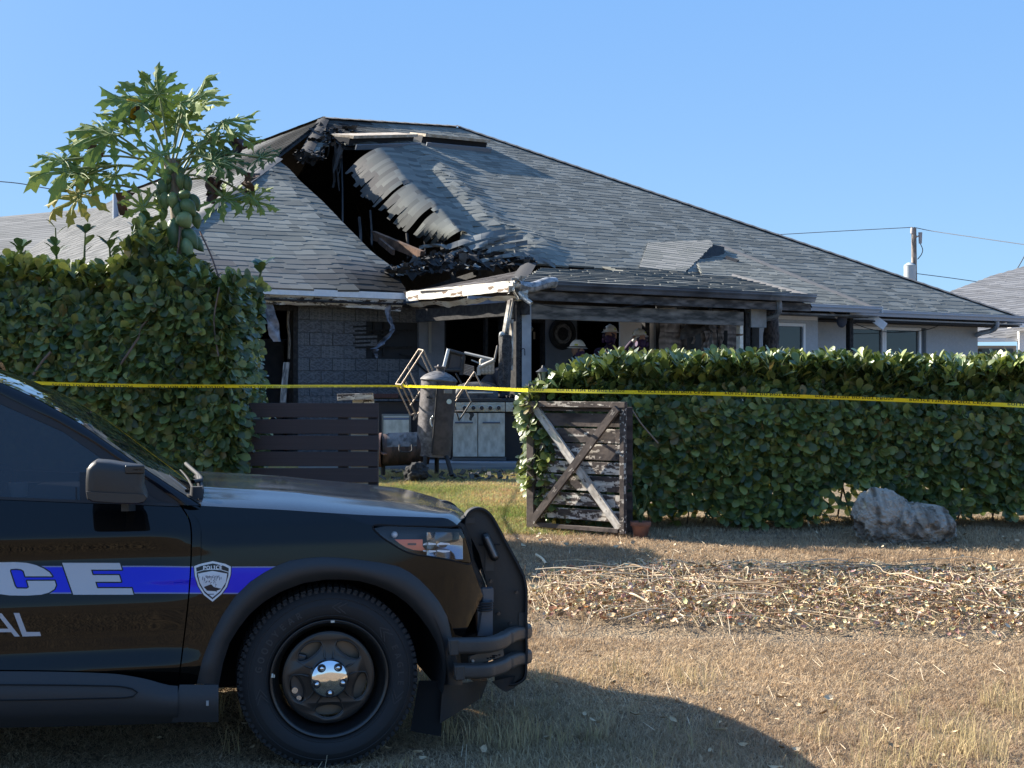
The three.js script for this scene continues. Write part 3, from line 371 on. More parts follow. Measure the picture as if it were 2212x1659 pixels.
// porch: bright left fascia, ragged trim below it, and the broken corner
{
  const a = V(-0.62, 2.92, EW + 0.15), b = V(-0.30, 2.94, 0.10), n = 60;
  part('fascia', surf((u, v) => { const p = a.clone().lerp(b, u); return p.add(V(-0.02, 0.13 - 0.15 * v + 0.008 * noise(u * 20, v, 3), 0)); }, n, 3, (p) => [p.z, p.y]), creamPeel, house, 'sunlit cream fascia board of the porch side');
  part('soffit_edge', surf((u, v) => { const p = a.clone().lerp(b, u); return p.add(V(-0.02 + 0.12 * v, -0.07 - v * (0.07 + 0.06 * fbm(u * 9, 2, 5, 4)) + 0.02 * noise(u * 14, 1), 0)); }, 90, 4, p => [p.z, p.y]), creamPeel, house, 'ragged lower trim of the porch side');
  part('porch_beam', bar(a.clone().add(V(0.2, -0.25, 0)), b.clone().add(V(0.2, -0.25, 0)), 0.1, 0.2), charMat, house);
  const R = rngOf(47), sc = texMat(mottled([0.20, 0.19, 0.17], [0.62, 0.60, 0.55], 6, 73, [3, 3], 1.3), 0.6);
  for (let i = 0; i < 9; i++) { const p = hD(rr(1098, 1135, R), rr(604, 640, R), 19.6), s = rr(0.06, 0.2, R), jig = R() * 20; part('torn_trim', surf((u, v) => V(p.x + (u - 0.5) * s * 0.7 + 0.04 * noise(v * 4, jig), p.y - (v - 0.4) * s * 1.4, p.z + 0.12 * noise(u * 2, v * 2, jig)), 4, 6, p => [p.x, p.y]), sc, house); }
  part('torn_trim', tube([hD(1122, 632, 19.55), hD(1135, 646, 19.5), hD(1148, 656, 19.45)], 0.035, 6), sc, house);
  part('bent_gutter_end', surf((u, v) => { const t = v * 6.283, r = 0.075 * (1 + 0.25 * noise(u * 4, v * 3, 4)); const c = hD(lerp(1112, 1192, u), 616 + 6 * Math.sin(u * 5), lerp(19.6, 19.9, u)); return V(c.x, c.y + r * Math.sin(t), c.z + 0.08 + r * Math.cos(t)); }, 14, 10, p => [p.x, p.y]), texMat(mottled([0.12, 0.13, 0.14], [0.36, 0.37, 0.38], 8, 74, [3, 3]), 0.5), house, 'crumpled grey gutter end at the porch corner');
  part('wire', tube([hD(1112, 640, 19.6), hD(1180, 660, 19.7), hD(1290, 668, 20.2), hD(1420, 655, 21)], 0.006, 5), blackHole, house);
}
gutter(0.35, 4.6, 0.06, 2.955, gutDark); gutter(4.6, 5.62, 0.06, 2.955, texMat(mottled([0.05, 0.06, 0.07], [0.30, 0.33, 0.37], 4, 15, [0.5, 0.5], 1), 0.5));
part('fascia', box(5.9, 0.13, 0.03, [2.68, 2.87, 0.03]), texMat(mottled([0.03, 0.028, 0.028], [0.16, 0.15, 0.145], 8, 75, [0.7, 2]), 0.8), house, 'scorched fascia under the porch gutter');
part('porch_beam', box(4.5, 0.22, 0.10, [1.98, 2.65, -0.12]), texMat(mottled([0.04, 0.04, 0.036], [0.22, 0.20, 0.175], 8, 76, [0.5, 2]), 0.85), house, 'scorched front beam of the porch');
gutter(5.3, 9.35, -1.88, 2.955, gutGrey); part('gutter_cap', box(0.015, 0.125, 0.15, [9.36, 3.018, -1.81]), whiteTrim, house);
gutter(9.36, 14.95, EW + 0.02, 2.955, gutGrey);
part('soffit', box(4.2, 0.03, 1.3, [7.3, 2.90, -2.55]), texMat(mottled([0.05, 0.05, 0.05], [0.25, 0.26, 0.27], 6, 77, [0.6, 0.6]), 0.8), house);
part('soffit', box(5.6, 0.03, 0.6, [12.1, 2.90, -3.0]), std([0.32, 0.34, 0.36], 0.8), house);
part('loose_board', bar(hw(1880, 682, -2.75), hw(1912, 706, -2.6), 0.03, 0.16), whiteTrim, house, 'white board hanging from the right soffit');
part('loose_board', bar(hw(1790, 668, -2.3), hw(1812, 690, -2.2), 0.02, 0.05), whiteTrim, house);
// ---- walls
const WW = -3.3, wall = (u0, u1, y0, y1, w = WW, mat = stucco, t = 0.2, label) => part('wall', box(u1 - u0, y1 - y0, t, [(u0 + u1) / 2, (y0 + y1) / 2, w - t / 2]), mat, house, label);
const X = (px, w = WW) => hw(px, 700, w).x, YY = (px, py, w = WW) => hw(px, py, w).y;
{ // left block wall with its door
  const uD0 = X(562), uD1 = X(634), uB1 = X(905), yT = YY(600, 668);
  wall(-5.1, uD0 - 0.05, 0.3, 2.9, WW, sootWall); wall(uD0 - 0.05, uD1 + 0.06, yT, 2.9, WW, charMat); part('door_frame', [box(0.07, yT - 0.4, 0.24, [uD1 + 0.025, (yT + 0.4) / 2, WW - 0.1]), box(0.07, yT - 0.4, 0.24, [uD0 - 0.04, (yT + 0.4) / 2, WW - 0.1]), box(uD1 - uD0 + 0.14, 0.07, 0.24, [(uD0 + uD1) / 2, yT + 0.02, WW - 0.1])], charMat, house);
  part('burnt_door', box(0.5, 1.9, 0.05, [uD0 + 0.35, 1.35, WW - 0.5]), texMat(mottled([0.006, 0.006, 0.008], [0.02, 0.018, 0.02], 9, 81), 0.8), house);
  part('door_frame', tube([hw(623, 672, WW + 0.02), hw(622, 700, WW + 0.03), hw(625, 730, WW + 0.02), hw(624, 775, WW + 0.02)], 0.02, 6), texMat(mottled([0.02, 0.02, 0.02], [0.25, 0.22, 0.18], 8, 82, [3, 3]), 0.9), house);
  part('leaning_board', bar(hw(611, 870, WW + 0.25), hw(619, 783, WW + 0.1), 0.09, 0.03), texMat(mottled([0.10, 0.10, 0.10], [0.42, 0.40, 0.37], 8, 83, [1, 5]), 0.8), house, 'pale charred board leaning in the doorway');
  // concrete blocks
  const core = box(uB1 - uD1 - 0.07, 2.5, 0.16, [(uD1 + 0.07 + uB1) / 2, 1.65, WW - 0.13]); part('wall', core, std([0.03, 0.032, 0.036], 0.95), house);
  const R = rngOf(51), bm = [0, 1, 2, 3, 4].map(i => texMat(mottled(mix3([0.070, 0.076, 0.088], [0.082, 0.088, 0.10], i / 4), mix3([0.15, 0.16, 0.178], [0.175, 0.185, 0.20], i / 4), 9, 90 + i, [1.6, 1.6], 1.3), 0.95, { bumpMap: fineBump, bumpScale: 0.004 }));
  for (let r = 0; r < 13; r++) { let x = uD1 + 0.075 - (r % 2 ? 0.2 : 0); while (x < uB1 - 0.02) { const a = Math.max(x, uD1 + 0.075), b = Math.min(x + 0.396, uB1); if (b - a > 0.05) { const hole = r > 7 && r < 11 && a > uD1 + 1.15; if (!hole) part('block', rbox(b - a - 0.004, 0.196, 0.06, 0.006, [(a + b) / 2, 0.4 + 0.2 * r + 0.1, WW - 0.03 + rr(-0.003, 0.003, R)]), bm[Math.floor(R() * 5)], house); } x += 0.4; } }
  // charred lath patch where the render has come off
  const p0 = hw(770, 695, WW), p1 = hw(865, 660, WW); for (let i = 0; i < 6; i++) part('lath', bar(hw(762 + 4 * (i % 2), 706 + i * 9, WW - 0.01), hw(800 + 30 * ((i * 7) % 4), 704 + i * 9, WW - 0.01), 0.03, 0.03, V(0, 0, 1)), charMat, house); for (let i = 0; i < 3; i++) part('lath', bar(hw(785 + i * 22, 690, WW - 0.02), hw(785 + i * 22, 770, WW - 0.02), 0.03, 0.03, V(0, 0, 1)), charMat, house);
  part('wall_patch', box(1.0, 0.75, 0.01, [hw(815, 728, WW).x, hw(815, 728, WW).y, WW - 0.09]), blackHole, house);
  part('pipe', tube([hw(862, 765, WW + 0.04), hw(885, 770, WW + 0.04), hw(912, 795, WW + 0.04), hw(925, 806, WW + 0.04)], 0.015, 6), charMat, house);
  // torn sheets hanging from the left eave
  const shm = texMat(mottled([0.05, 0.055, 0.07], [0.26, 0.28, 0.33], 6, 84, [2, 2], 1.1), 0.5); const sheet = (pts, w, tw, lb) => { const c = new THREE.CatmullRomCurve3(pts); part('hanging_strip', surf((u, v) => { const p = c.getPoint(v); return p.add(V((u - 0.5) * w * (1 - 0.35 * v) + 0.02 * noise(v * 7, tw), 0, 0.04 * Math.sin(u * 5 + v * 4 + tw) + 0.03 * noise(u * 3, v * 6, tw))); }, 6, 20, p => [p.x, p.y]), shm, house, lb); };
  sheet([hw(572, 640, -2.85), hw(580, 680, -2.8), hw(590, 708, -2.8), hw(601, 738, -2.8)], 0.2, 1, 'torn grey sheet hanging by the doorway'); sheet([hw(838, 642, -2.8), hw(842, 680, -2.75), hw(847, 711, -2.7)], 0.13, 4, 'torn strip hanging at the porch corner'); sheet([hw(847, 711, -2.7), hw(828, 737, -2.6), hw(808, 754, -2.6)], 0.12, 7); sheet([hw(808, 752, -2.6), hw(813, 764, -2.6), hw(816, 774, -2.6)], 0.07, 9);
}
{ // porch back wall
  const u0 = X(905), a = X(960), b = X(1090), c = X(1140), d = X(1180), e = X(1246), f = X(1372), g = X(1420), yS = 0.4, yH1 = YY(1000, 678), yH2 = YY(1160, 690), yH3 = YY(1290, 686);
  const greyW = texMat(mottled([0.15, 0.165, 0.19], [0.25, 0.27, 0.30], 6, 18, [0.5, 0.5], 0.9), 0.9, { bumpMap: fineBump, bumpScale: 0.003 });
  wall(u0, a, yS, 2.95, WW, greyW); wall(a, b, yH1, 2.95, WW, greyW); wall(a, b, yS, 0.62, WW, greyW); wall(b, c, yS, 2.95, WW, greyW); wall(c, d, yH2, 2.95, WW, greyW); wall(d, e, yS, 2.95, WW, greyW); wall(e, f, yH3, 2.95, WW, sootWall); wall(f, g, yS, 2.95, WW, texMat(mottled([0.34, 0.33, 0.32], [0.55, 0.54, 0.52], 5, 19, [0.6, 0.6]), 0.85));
  part('light_patch', box(0.75, 0.3, 0.02, [X(1050), YY(1050, 660), WW + 0.012]), texMat(mottled([0.26, 0.29, 0.34], [0.36, 0.40, 0.46], 8, 20), 0.9), house, 'clean patch of plaster over the porch window');
  const win = (u0, u1, y0, y1, bars = []) => { const o = part('window', [box(0.05, y1 - y0, 0.1, [u0 + 0.026, (y0 + y1) / 2, WW - 0.08]), box(0.05, y1 - y0, 0.1, [u1 - 0.026, (y0 + y1) / 2, WW - 0.08]), box(u1 - u0 - 0.11, 0.05, 0.1, [(u0 + u1) / 2, y1 - 0.026, WW - 0.08]), ...bars.map(x => box(0.05, y1 - y0 - 0.06, 0.08, [x, (y0 + y1) / 2, WW - 0.08]))], charMat, house); return o; };
  win(a, b, 0.62, yH1, [lerp(a, b, 0.72)]); win(c, d, yS, yH2); win(e, f, yS, yH3);
  const glint = texMat(mottled([0.05, 0.055, 0.06], [0.22, 0.23, 0.22], 6, 25, [2, 2]), 0.5); part('curtain_scrap', surf((u, v) => V(lerp(X(1152), X(1162), u) + 0.03 * noise(v * 4, 2), lerp(YY(1156, 700), YY(1156, 728), v), WW - 0.2 + 0.05 * noise(u * 4, v * 3)), 5, 10, p => [p.x, p.y]), texMat(mottled([0.25, 0.27, 0.25], [0.6, 0.62, 0.58], 6, 26, [2, 2]), 0.8), house);
  part('curtain_scrap', surf((u, v) => V(lerp(X(1166), X(1170), u), lerp(YY(1168, 716), YY(1168, 732), v), WW - 0.2), 2, 4), std([0.4, 0.36, 0.28], 0.8), house);
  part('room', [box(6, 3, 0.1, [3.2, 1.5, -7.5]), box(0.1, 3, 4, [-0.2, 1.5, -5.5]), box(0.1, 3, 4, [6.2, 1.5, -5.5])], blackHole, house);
  part('wall_strip', box(0.05, 0.85, 0.02, [X(928), YY(928, 708), WW + 0.012]), std([0.28, 0.28, 0.26], 0.8), house);
  // round wall plaque, charred
  const q = hw(1215, 721, WW + 0.05), T = new THREE.TorusGeometry(0.235, 0.05, 10, 28); xf(T, q.toArray()); part('round_plaque', T, charMat, house); part('round_plaque', xf(new THREE.TorusGeometry(0.15, 0.035, 8, 28), q.clone().add(V(0, 0, 0.01)).toArray()), texMat(mottled([0.05, 0.045, 0.045], [0.22, 0.2, 0.18], 8, 27, [3, 3]), 0.9), house); part('round_plaque', xf(new THREE.CylinderGeometry(0.22, 0.22, 0.02, 28), q.toArray(), [Math.PI / 2, 0, 0]), charMat, house);
  // pale fascia plank inside the porch and screens at its right
  part('inner_beam', bar(hw(1170, 664, -3.15), hw(1270, 668, -3.15), 0.05, 0.24, V(0, 0, 1)), texMat(mottled([0.06, 0.062, 0.07], [0.16, 0.165, 0.17], 7, 28, [1, 1]), 0.9), house);
  part('inner_beam', [bar(hw(1272, 673, -1.6), hw(1322, 675, -1.6), 0.05, 0.20, V(0, 0, 1)), bar(hw(1326, 673, -1.6), hw(1455, 668, -1.6), 0.05, 0.17, V(0, 0, 1))], texMat(mottled([0.50, 0.46, 0.39], [0.82, 0.78, 0.70], 5, 29, [1, 3], 1), 0.8), house, 'pale planks under the porch beam');
  part('inner_beam', bar(hw(1400, 692, -1.9), hw(1600, 680, -1.9), 0.06, 0.2, V(0, 0, 1)), charMat, house);
  part('white_panel', box(0.75, 1.2, 0.03, [hw(1375, 712, -2.4).x, hw(1375, 712, -2.4).y - 0.35, -2.4]), texMat(mottled([0.75, 0.74, 0.72], [0.85, 0.84, 0.82], 5, 30), 0.7), house, 'white panel beside the porch opening');
  const panel = texMat(tex(256, 256, (u, v) => { const s = tfbm(u, v * 0.5, 12, 91, 4) + 0.35 * Math.sin(v * 60 + 4 * tfbm(u, v, 8, 3, 3)); return mix3([0.10, 0.088, 0.085], [0.42, 0.38, 0.36], clamp(0.45 + 0.7 * s)); }, [0.8, 0.8]), 0.85);
  const pw = -2.1, pl = (x0, x1, y0, y1) => { const A = hw(x0, y0, pw), B = hw(x1, y1, pw); part('scorched_panel', surf((u, v) => V(lerp(A.x, B.x, u), lerp(A.y, B.y, v), pw + 0.03 * noise(u * 4, v * 3, x0)), 10, 10, p => [p.x, p.y]), panel, house); };
  pl(1425, 1470, 692, 760); pl(1470, 1520, 692, 716); pl(1470, 1482, 716, 760); pl(1515, 1530, 700, 765); pl(1530, 1580, 690, 714); pl(1572, 1600, 696, 765);
  part('dark_window', box(2.2, 1.3, 0.02, [hw(1520, 730, pw - 0.2).x, hw(1520, 730, pw - 0.2).y, pw - 0.2]), texMat(mottled([0.02, 0.022, 0.026], [0.07, 0.075, 0.08], 6, 33), 0.4), house);
  const R = rngOf(53); for (let i = 0; i < 14; i++) { const x = rr(1470, 1575, R), y = rr(694, 712, R), p = hw(x, y, pw + 0.04), l = rr(0.15, 0.5, R), j = R() * 9; part('torn_sheet', surf((u, v) => V(p.x + (u - 0.5) * 0.09 * (1 - 0.5 * v) + 0.06 * noise(v * 3, j), p.y - l * v, p.z + 0.05 * noise(u * 3, v * 4, j)), 3, 8, p => [p.x, p.y]), panel, house); }
  part('melted_sheet', surf((u, v) => { const p = hw(lerp(1480, 1545, u) + 6 * noise(v * 4, u * 3), lerp(664, 720, v) + 10 * noise(u * 4, 2, v) - 14 * (u - 0.5) * v, -0.5); return V(p.x, p.y, p.z + 0.12 * noise(u * 4, v * 4, 7)); }, 14, 14, p => [p.x, p.y]), texMat(mottled([0.012, 0.012, 0.014], [0.06, 0.058, 0.056], 8, 36, [2, 2]), 0.7), house, 'melted black sheet hanging from the porch beam');
  for (const [px, w, wd, m, l] of [[1395, pw + 0.1, 0.10, charMat], [1598, -0.2, 0.07, creamPeel, 'pale post with peeling edge at the right end of the porch'], [1612, -0.25, 0.10, charMat]]) { const p = hw(px, 700, w); part('post', box(wd, 2.3, 0.09, [p.x, 1.6, w]), m, house, l); }
  part('rail', bar(hw(1520, 699, -0.3), hw(1605, 697, -0.3), 0.05, 0.09, V(0, 0, 1)), charMat, house);
  const jb = hw(1632, 680, -0.25); part('meter_box', box(0.34, 0.42, 0.16, jb.toArray()), texMat(mottled([0.12, 0.12, 0.12], [0.26, 0.27, 0.27], 5, 37), 0.6), house);
  part('charred_column', surf((u, v) => { const t = u * 6.283, p = hw(1666, lerp(670, 780, v), -1.7), r = 0.14 * (1 + 0.25 * noise(u * 5, v * 6, 3)); return V(p.x + r * Math.cos(t), p.y, p.z + r * Math.sin(t)); }, 16, 20, p => [p.x * 3, p.y]), texMat(mottled([0.02, 0.016, 0.014], [0.10, 0.08, 0.07], 10, 38, [2, 2]), 0.9), house);
}
{ // front corner column of the porch
  const p = hw(1127, 700, -0.1), q = hw(1108, 700, -0.1);
  part('column', box(0.20, 2.5, 0.24, [p.x, 1.55, -0.12]), texMat(mottled([0.24, 0.26, 0.28], [0.34, 0.36, 0.38], 7, 41, [0.7, 0.7]), 0.9), house, 'grey stucco corner column of the porch');
  part('column_board', box(0.10, 2.5, 0.2, [q.x + 0.04, 1.55, -0.10]), charMat, house);
  const pale = texMat(mottled([0.14, 0.12, 0.10], [0.62, 0.58, 0.50], 6, 42, [2, 0.8], 1.3), 0.85);
  part('column_board', bar(hw(1087, 730, 0.06), hw(1101, 648, 0.04), 0.06, 0.03), pale, house, 'pale split board leaning on the porch corner'); part('column_board', bar(hw(1104, 800, 0.05), hw(1105, 690, 0.05), 0.06, 0.03), pale, house); part('column_board', bar(hw(1094, 720, 0.05), hw(1107, 645, 0.02), 0.05, 0.03), pale, house);
  part('hook', tube([hw(1125, 755, 0.02), hw(1132, 753, 0.04), hw(1134, 768, 0.04)], 0.006, 5), blackHole, house);
}
{ // right hand walls and windows
  const e0 = hw(1640, 700, -2.45).x, e1 = hw(1767, 700, -2.45).x; const yT = 2.9;
  const wA = hw(1662, 700, -2.45).x, wB = hw(1741, 700, -2.45).x, yw = hw(1700, 697, -2.45).y;
  wall(e0, wA, 0.3, yT, -2.45); wall(wB, e1, 0.3, yT, -2.45); wall(wA, wB, yw, yT, -2.45); wall(wA, wB, 0.3, 1.2, -2.45); part('wall', box(0.2, 2.6, 0.9, [e1 - 0.1, 1.6, -3.1]), stucco, house);
  part('header_trim', box(wB - wA + 0.5, 0.07, 0.05, [(wA + wB) / 2, hw(1700, 686, -2.4).y, -2.42]), whiteTrim, house);
  const mkWin = (u0, u1, y0, y1, w, slats) => { const o = part('window', [box(0.06, y1 - y0, 0.08, [u0 + 0.03, (y0 + y1) / 2, w - 0.02]), box(0.06, y1 - y0, 0.08, [u1 - 0.03, (y0 + y1) / 2, w - 0.02]), box(u1 - u0 - 0.125, 0.06, 0.08, [(u0 + u1) / 2, y1 - 0.03, w - 0.02]), box(u1 - u0 - 0.125, 0.06, 0.08, [(u0 + u1) / 2, y0 + 0.03, w - 0.02])], winFrame, house); part('pane', box(u1 - u0 - 0.13, y1 - y0 - 0.13, 0.006, [(u0 + u1) / 2, (y0 + y1) / 2, w - 0.03]), paneMat, o); if (slats) for (let i = 0; i < 10; i++) part('blind_slat', box(u1 - u0 - 0.14, 0.105, 0.006, [(u0 + u1) / 2, y1 - 0.14 - i * 0.115, w - 0.10], [0.5, 0, 0]), std([0.55, 0.59, 0.58], 0.8), o); else part('curtain', box(u1 - u0, y1 - y0, 0.02, [(u0 + u1) / 2, (y0 + y1) / 2, w - 0.16]), std([0.018, 0.018, 0.016], 0.9), o); return o; };
  mkWin(wA + 0.005, wB - 0.005, 1.205, yw - 0.005, -2.47, true);
  const a = X(1829), b = X(1914), c = X(2001), y1 = YY(1915, 706); wall(e1 + 0.02, a, 0.3, 2.92); wall(c, X(2112), 0.3, 2.92); wall(a, c, y1, 2.92); wall(a, c, 0.3, 1.2); mkWin(a + 0.004, b - 0.05, 1.205, y1 - 0.005, WW - 0.02); mkWin(b - 0.045, c - 0.16, 1.205, y1 - 0.005, WW - 0.02); part('window_reveal', box(0.15, y1 - 1.21, 0.1, [c - 0.08, (y1 + 1.2) / 2, WW - 0.1]), std([0.10, 0.12, 0.14], 0.8), house);
  wall(X(1768), X(1768) + 0.1, 0.3, 2.9, -2.46, charMat, 0.1);
  part('wall', box(0.2, 2.6, 17, [X(2112) - 0.1, 1.6, WW - 8.7]), stucco, house); part('wall', box(0.2, 2.6, 22, [-5.0, 1.6, WW - 11.2]), stucco, house); part('wall', box(19, 2.6, 0.2, [4.5, 1.6, -20]), stucco, house);
  part('burnt_bundle', xf(new THREE.IcosahedronGeometry(0.12, 2), hw(1818, 692, -2.2).toArray(), [0, 0, 0], [1, 1.2, 0.7]), std([0.05, 0.06, 0.09], 0.8), house);
  part('wire', tube([hw(1826, 690, -2.4), hw(1870, 708, -2.6), hw(1915, 717, -2.8), hw(1960, 717, -3), hw(2010, 710, -3.1), hw(2060, 688, -3)], 0.008, 5), blackHole, house);
  part('downspout', tube([hw(1682, 648, 0.06), hw(1683, 668, 0.04), hw(1676, 682, -0.1), hw(1655, 688, -0.3), hw(1632, 693, -0.5)], 0.05, 8), texMat(mottled([0.08, 0.09, 0.10], [0.34, 0.37, 0.40], 4, 43, [2, 2], 1), 0.5), house);
  part('downspout', tube([hw(2153, 688, -2.65), hw(2153, 704, -2.7), hw(2142, 714, -2.9), hw(2118, 720, -3.1), hw(2110, 724, -3.25)], 0.055, 8), gutGrey, house);
}
// pipe on the left face
part('vent_pipe', cyl(0.07, 0.07, 0.75, hD(250, 450, 33).toArray()), std([0.30, 0.34, 0.40], 0.6), house); 
// patio slab
part('patio', box(7.6, 0.14, 3.6, [3.2, 0.43, -1.5]), texMat(mottled([0.16, 0.17, 0.18], [0.28, 0.285, 0.28], 12, 44, [0.5, 0.5]), 0.95), house);
// ---------------------------------------------------------------- neighbour's house, pole, wires
{
  const D = 42, root = thing('neighbour_house', 'pale grey shingled neighbouring house with white trim at the right edge', 'house', P(2200, 760, D).setY(0));
  const loc = (x, y, d) => P(x, y, d).sub(root.position);
  const a = loc(2104, 728, 41), b = loc(2300, 704, 43), c = loc(2145, 595, 50), pl = planeOf(a, b.clone().sub(a), c.clone().sub(a));
  const onp = (x, y) => { const q = hitPlane(x, y, a.clone().add(root.position), pl.n); return q.sub(root.position); };
  const outline = [onp(2030, 730), onp(2300, 730), onp(2330, 530), onp(2212, 576), onp(2145, 595), onp(2052, 630), onp(2020, 650)];
  const rf = part('roof', slab(outline.map(p => p.clone().addScaledVector(pl.n, -0.04)), pl.n, 0.05), charMat, root);
  const n0 = shingleParts.length; shingles({ polyAS: outline.map(pl.as), at: pl.at, seed: 91, expo: 0.22, thick: 0.014, minW: 0.3, maxW: 0.9, tint: (x, s, R) => mix3([0.18, 0.175, 0.17], [0.26, 0.255, 0.25], R()) });
  const m = part('shingles', mergeGeometries(shingleParts.splice(n0).map(t => sane(tabGeo(t.pts, t.c))), false), shingleVC, rf); m.userData.kind = 'stuff';
  part('wall', box(8, 3.2, 0.2, [loc(2105, 760, 42.5).x + 4.0, 1.0, loc(2105, 760, 42.5).z - 0.4]), std([0.30, 0.31, 0.32], 0.9), root);
  part('beam', bar(loc(2109, 735, 41), loc(2206, 734, 40.6), 0.1, 0.25, V(0, 0, 1)), std([0.78, 0.76, 0.72], 0.6), root); part('post', bar(loc(2205, 716, 40.5), loc(2205, 840, 40.5), 0.15, 0.15), std([0.78, 0.76, 0.72], 0.6), root);
  part('gutter', bar(loc(2180, 704, 40), loc(2330, 700, 40.5), 0.12, 0.2, V(0, 0, 1)), std([0.80, 0.78, 0.75], 0.5), root); part('small_roof', slab([loc(2175, 700, 40), loc(2340, 690, 40.4), loc(2340, 660, 43), loc(2215, 682, 43)], V(0, 1, 0.3), 0.06), std([0.10, 0.11, 0.12], 0.9), root);
  part('window', box(1.3, 0.9, 0.06, loc(2150, 778, 42.4).toArray()), std([0.6, 0.6, 0.6], 0.5), root); part('window_pane', box(1.1, 0.75, 0.07, loc(2150, 780, 42.35).toArray()), paneMat, root);
}
{
  const D = 60, b = P(1977, 830, D).setY(0.3), root = thing('utility_pole', 'weathered utility pole with a grey transformer drum behind the right roof', 'utility pole', b), L = (x, y, d = D) => P(x, y, d).sub(b);
  part('pole', rod(V(0, 0, 0), L(1974, 492), 0.17, 0.11, 12), texMat(mottled([0.16, 0.13, 0.11], [0.32, 0.27, 0.23], 10, 111, [1, 4]), 0.9), root);
  const t = L(1964, 592); part('transformer', [cyl(0.26, 0.26, 0.75, [t.x, t.y, t.z + 0.1], [0, 0, 0], 20), cyl(0.1, 0.27, 0.12, [t.x, t.y + 0.43, t.z + 0.1], [0, 0, 0], 20)], std([0.42, 0.46, 0.47], 0.5), root);
  part('insulator', [rod(L(1972, 492), L(1971, 505), 0.1, 0.1), rod(L(1978, 512), L(1989, 508), 0.03), rod(L(1988, 502), L(1988, 526), 0.09, 0.07), rod(L(1972, 514), L(1980, 510), 0.07)], std([0.36, 0.33, 0.32], 0.6), root);
  part('drop_wire', tube([L(1988, 526), L(1993, 540), L(1990, 550), L(1982, 560)], 0.02, 5), blackHole, root);
  const w = (pts, r, lab) => { const o = part('power_line', tube(pts, r, 5, 24), std([0.06, 0.07, 0.09], 0.7), scene); tag(o, lab, 'power line'); };
  w([P(1660, 508, 62), P(1820, 499, 61), P(1972, 491, D)], 0.017, 'thin wire running left from the pole top to behind the roof'); w([P(1974, 491, D), P(2002, 497, D), P(2100, 512, 57), P(2330, 545, 50)], 0.017, 'thin wire running right from the pole top'); w([P(1980, 591, D), P(2050, 600, 60), P(2120, 610, 60)], 0.017, 'lower thin wire running right behind the neighbouring roof'); w([P(2194, 586, 55), P(2206, 566, 54), P(2240, 500, 50)], 0.02, 'short thin wire above the neighbouring roof'); w([P(-60, 388, 60), P(40, 396, 60), P(90, 405, 60), P(200, 424, 60)], 0.022, 'thin wire at the left edge behind the papaya tree');
}
// ---------------------------------------------------------------- hedges
const leafGeo = (L = 1, wide = 0.58, cup = 0.18) => surf((u, v) => { const w = wide * Math.pow(Math.max(0, Math.sin(Math.PI * Math.pow(v, 1.75) * 0.96 + 0.03)), 0.62) * (v > 0.99 ? 0.8 : 1), x = (u - 0.5) * w; return V(x, v * L, cup * x * x * 3 - 0.16 * v * v); }, 2, 6);
const leafG = leafGeo();
const leafMats = [[0.032, 0.068, 0.034], [0.048, 0.098, 0.042], [0.075, 0.135, 0.045], [0.125, 0.185, 0.055], [0.27, 0.32, 0.09]].map(c => phys(c, 0.34, { transmission: 0.3, thickness: 0, specularIntensity: 0.8 }));
const leafInst = phys([1, 1, 1], 0.4, { transmission: 0.55, thickness: 0, specularIntensity: 0.8 });
function hedge(root, { n, seed, sample, colour, size = [0.095, 0.15], nParts = 300, stems }) {
  const R = rngOf(seed), o = root.position, L = [];
  for (let i = 0; i < n; i++) {
    const s = sample(R); if (!s) continue; const { p, out } = s;
    // rosettes: three to five leaves from one tip
    const k = 2 + Math.floor(R() * 3), tipDir = out.clone().add(V(rr(-0.7, 0.7, R), rr(-0.1, 1.0, R), rr(-0.7, 0.7, R))).normalize(), ph = R() * 6.28; let side = V(0, 1, 0).cross(tipDir); if (side.lengthSq() < 1e-3) side = V(1, 0, 0); side.normalize(); const up = tipDir.clone().cross(side);
    for (let q = 0; q < k; q++) {
      const a = ph + q * 6.283 / k + rr(-0.4, 0.4, R), rad = side.clone().multiplyScalar(Math.cos(a)).addScaledVector(up, Math.sin(a)), y = tipDir.clone().multiplyScalar(s.up ? rr(0.9, 2.2, R) : rr(0.25, 0.9, R)).add(rad).normalize(); let z = (s.up ? rad.clone().negate().addScaledVector(tipDir, 0.3) : tipDir.clone()).add(V(rr(-0.35, 0.35, R), rr(-0.35, 0.35, R), rr(-0.35, 0.35, R))); if (s.up) { const f = z.dot(SUN) < 0 ? -1 : 1; z.addScaledVector(SUN, 0.9 * f); } z.addScaledVector(y, -z.dot(y)).normalize();
      L.push({ y, z, x: y.clone().cross(z), p: p.clone().addScaledVector(tipDir, 0.01 * q), s: lerp(size[0], size[1], R()), c: colour(p, R), d: s.d });
    }
  }
  L.sort((a, b) => b.d - a.d);
  L.slice(0, nParts).forEach(l => { const m = new THREE.Mesh(leafG, leafMats[clamp(Math.round(l.c[1] > 0.21 ? 4 : l.c[1] > 0.145 ? 3 : l.c[1] > 0.105 ? 2 : l.c[1] > 0.08 ? 1 : 0), 0, 4)]); m.name = 'leaf'; m.castShadow = m.receiveShadow = true; m.position.copy(l.p).sub(o); m.quaternion.setFromRotationMatrix(new THREE.Matrix4().makeBasis(l.x, l.y, l.z)); m.scale.setScalar(l.s); root.add(m); });
  instances('leaves', leafG, leafInst, L.slice(nParts).map(l => ({ m: basisM(l.x, l.y, l.z, l.p.clone().sub(o), l.s), c: l.c })), root);
  const sm = std([0.13, 0.10, 0.08], 0.9); (stems || []).forEach(([a, b]) => part('branch', tube([a.clone().sub(o), a.clone().lerp(b, 0.5).sub(o).add(V(rr(-0.08, 0.08, R), 0, rr(-0.05, 0.05, R))), b.clone().sub(o)], rr(0.007, 0.014, R), 5, 8), sm, root));
}
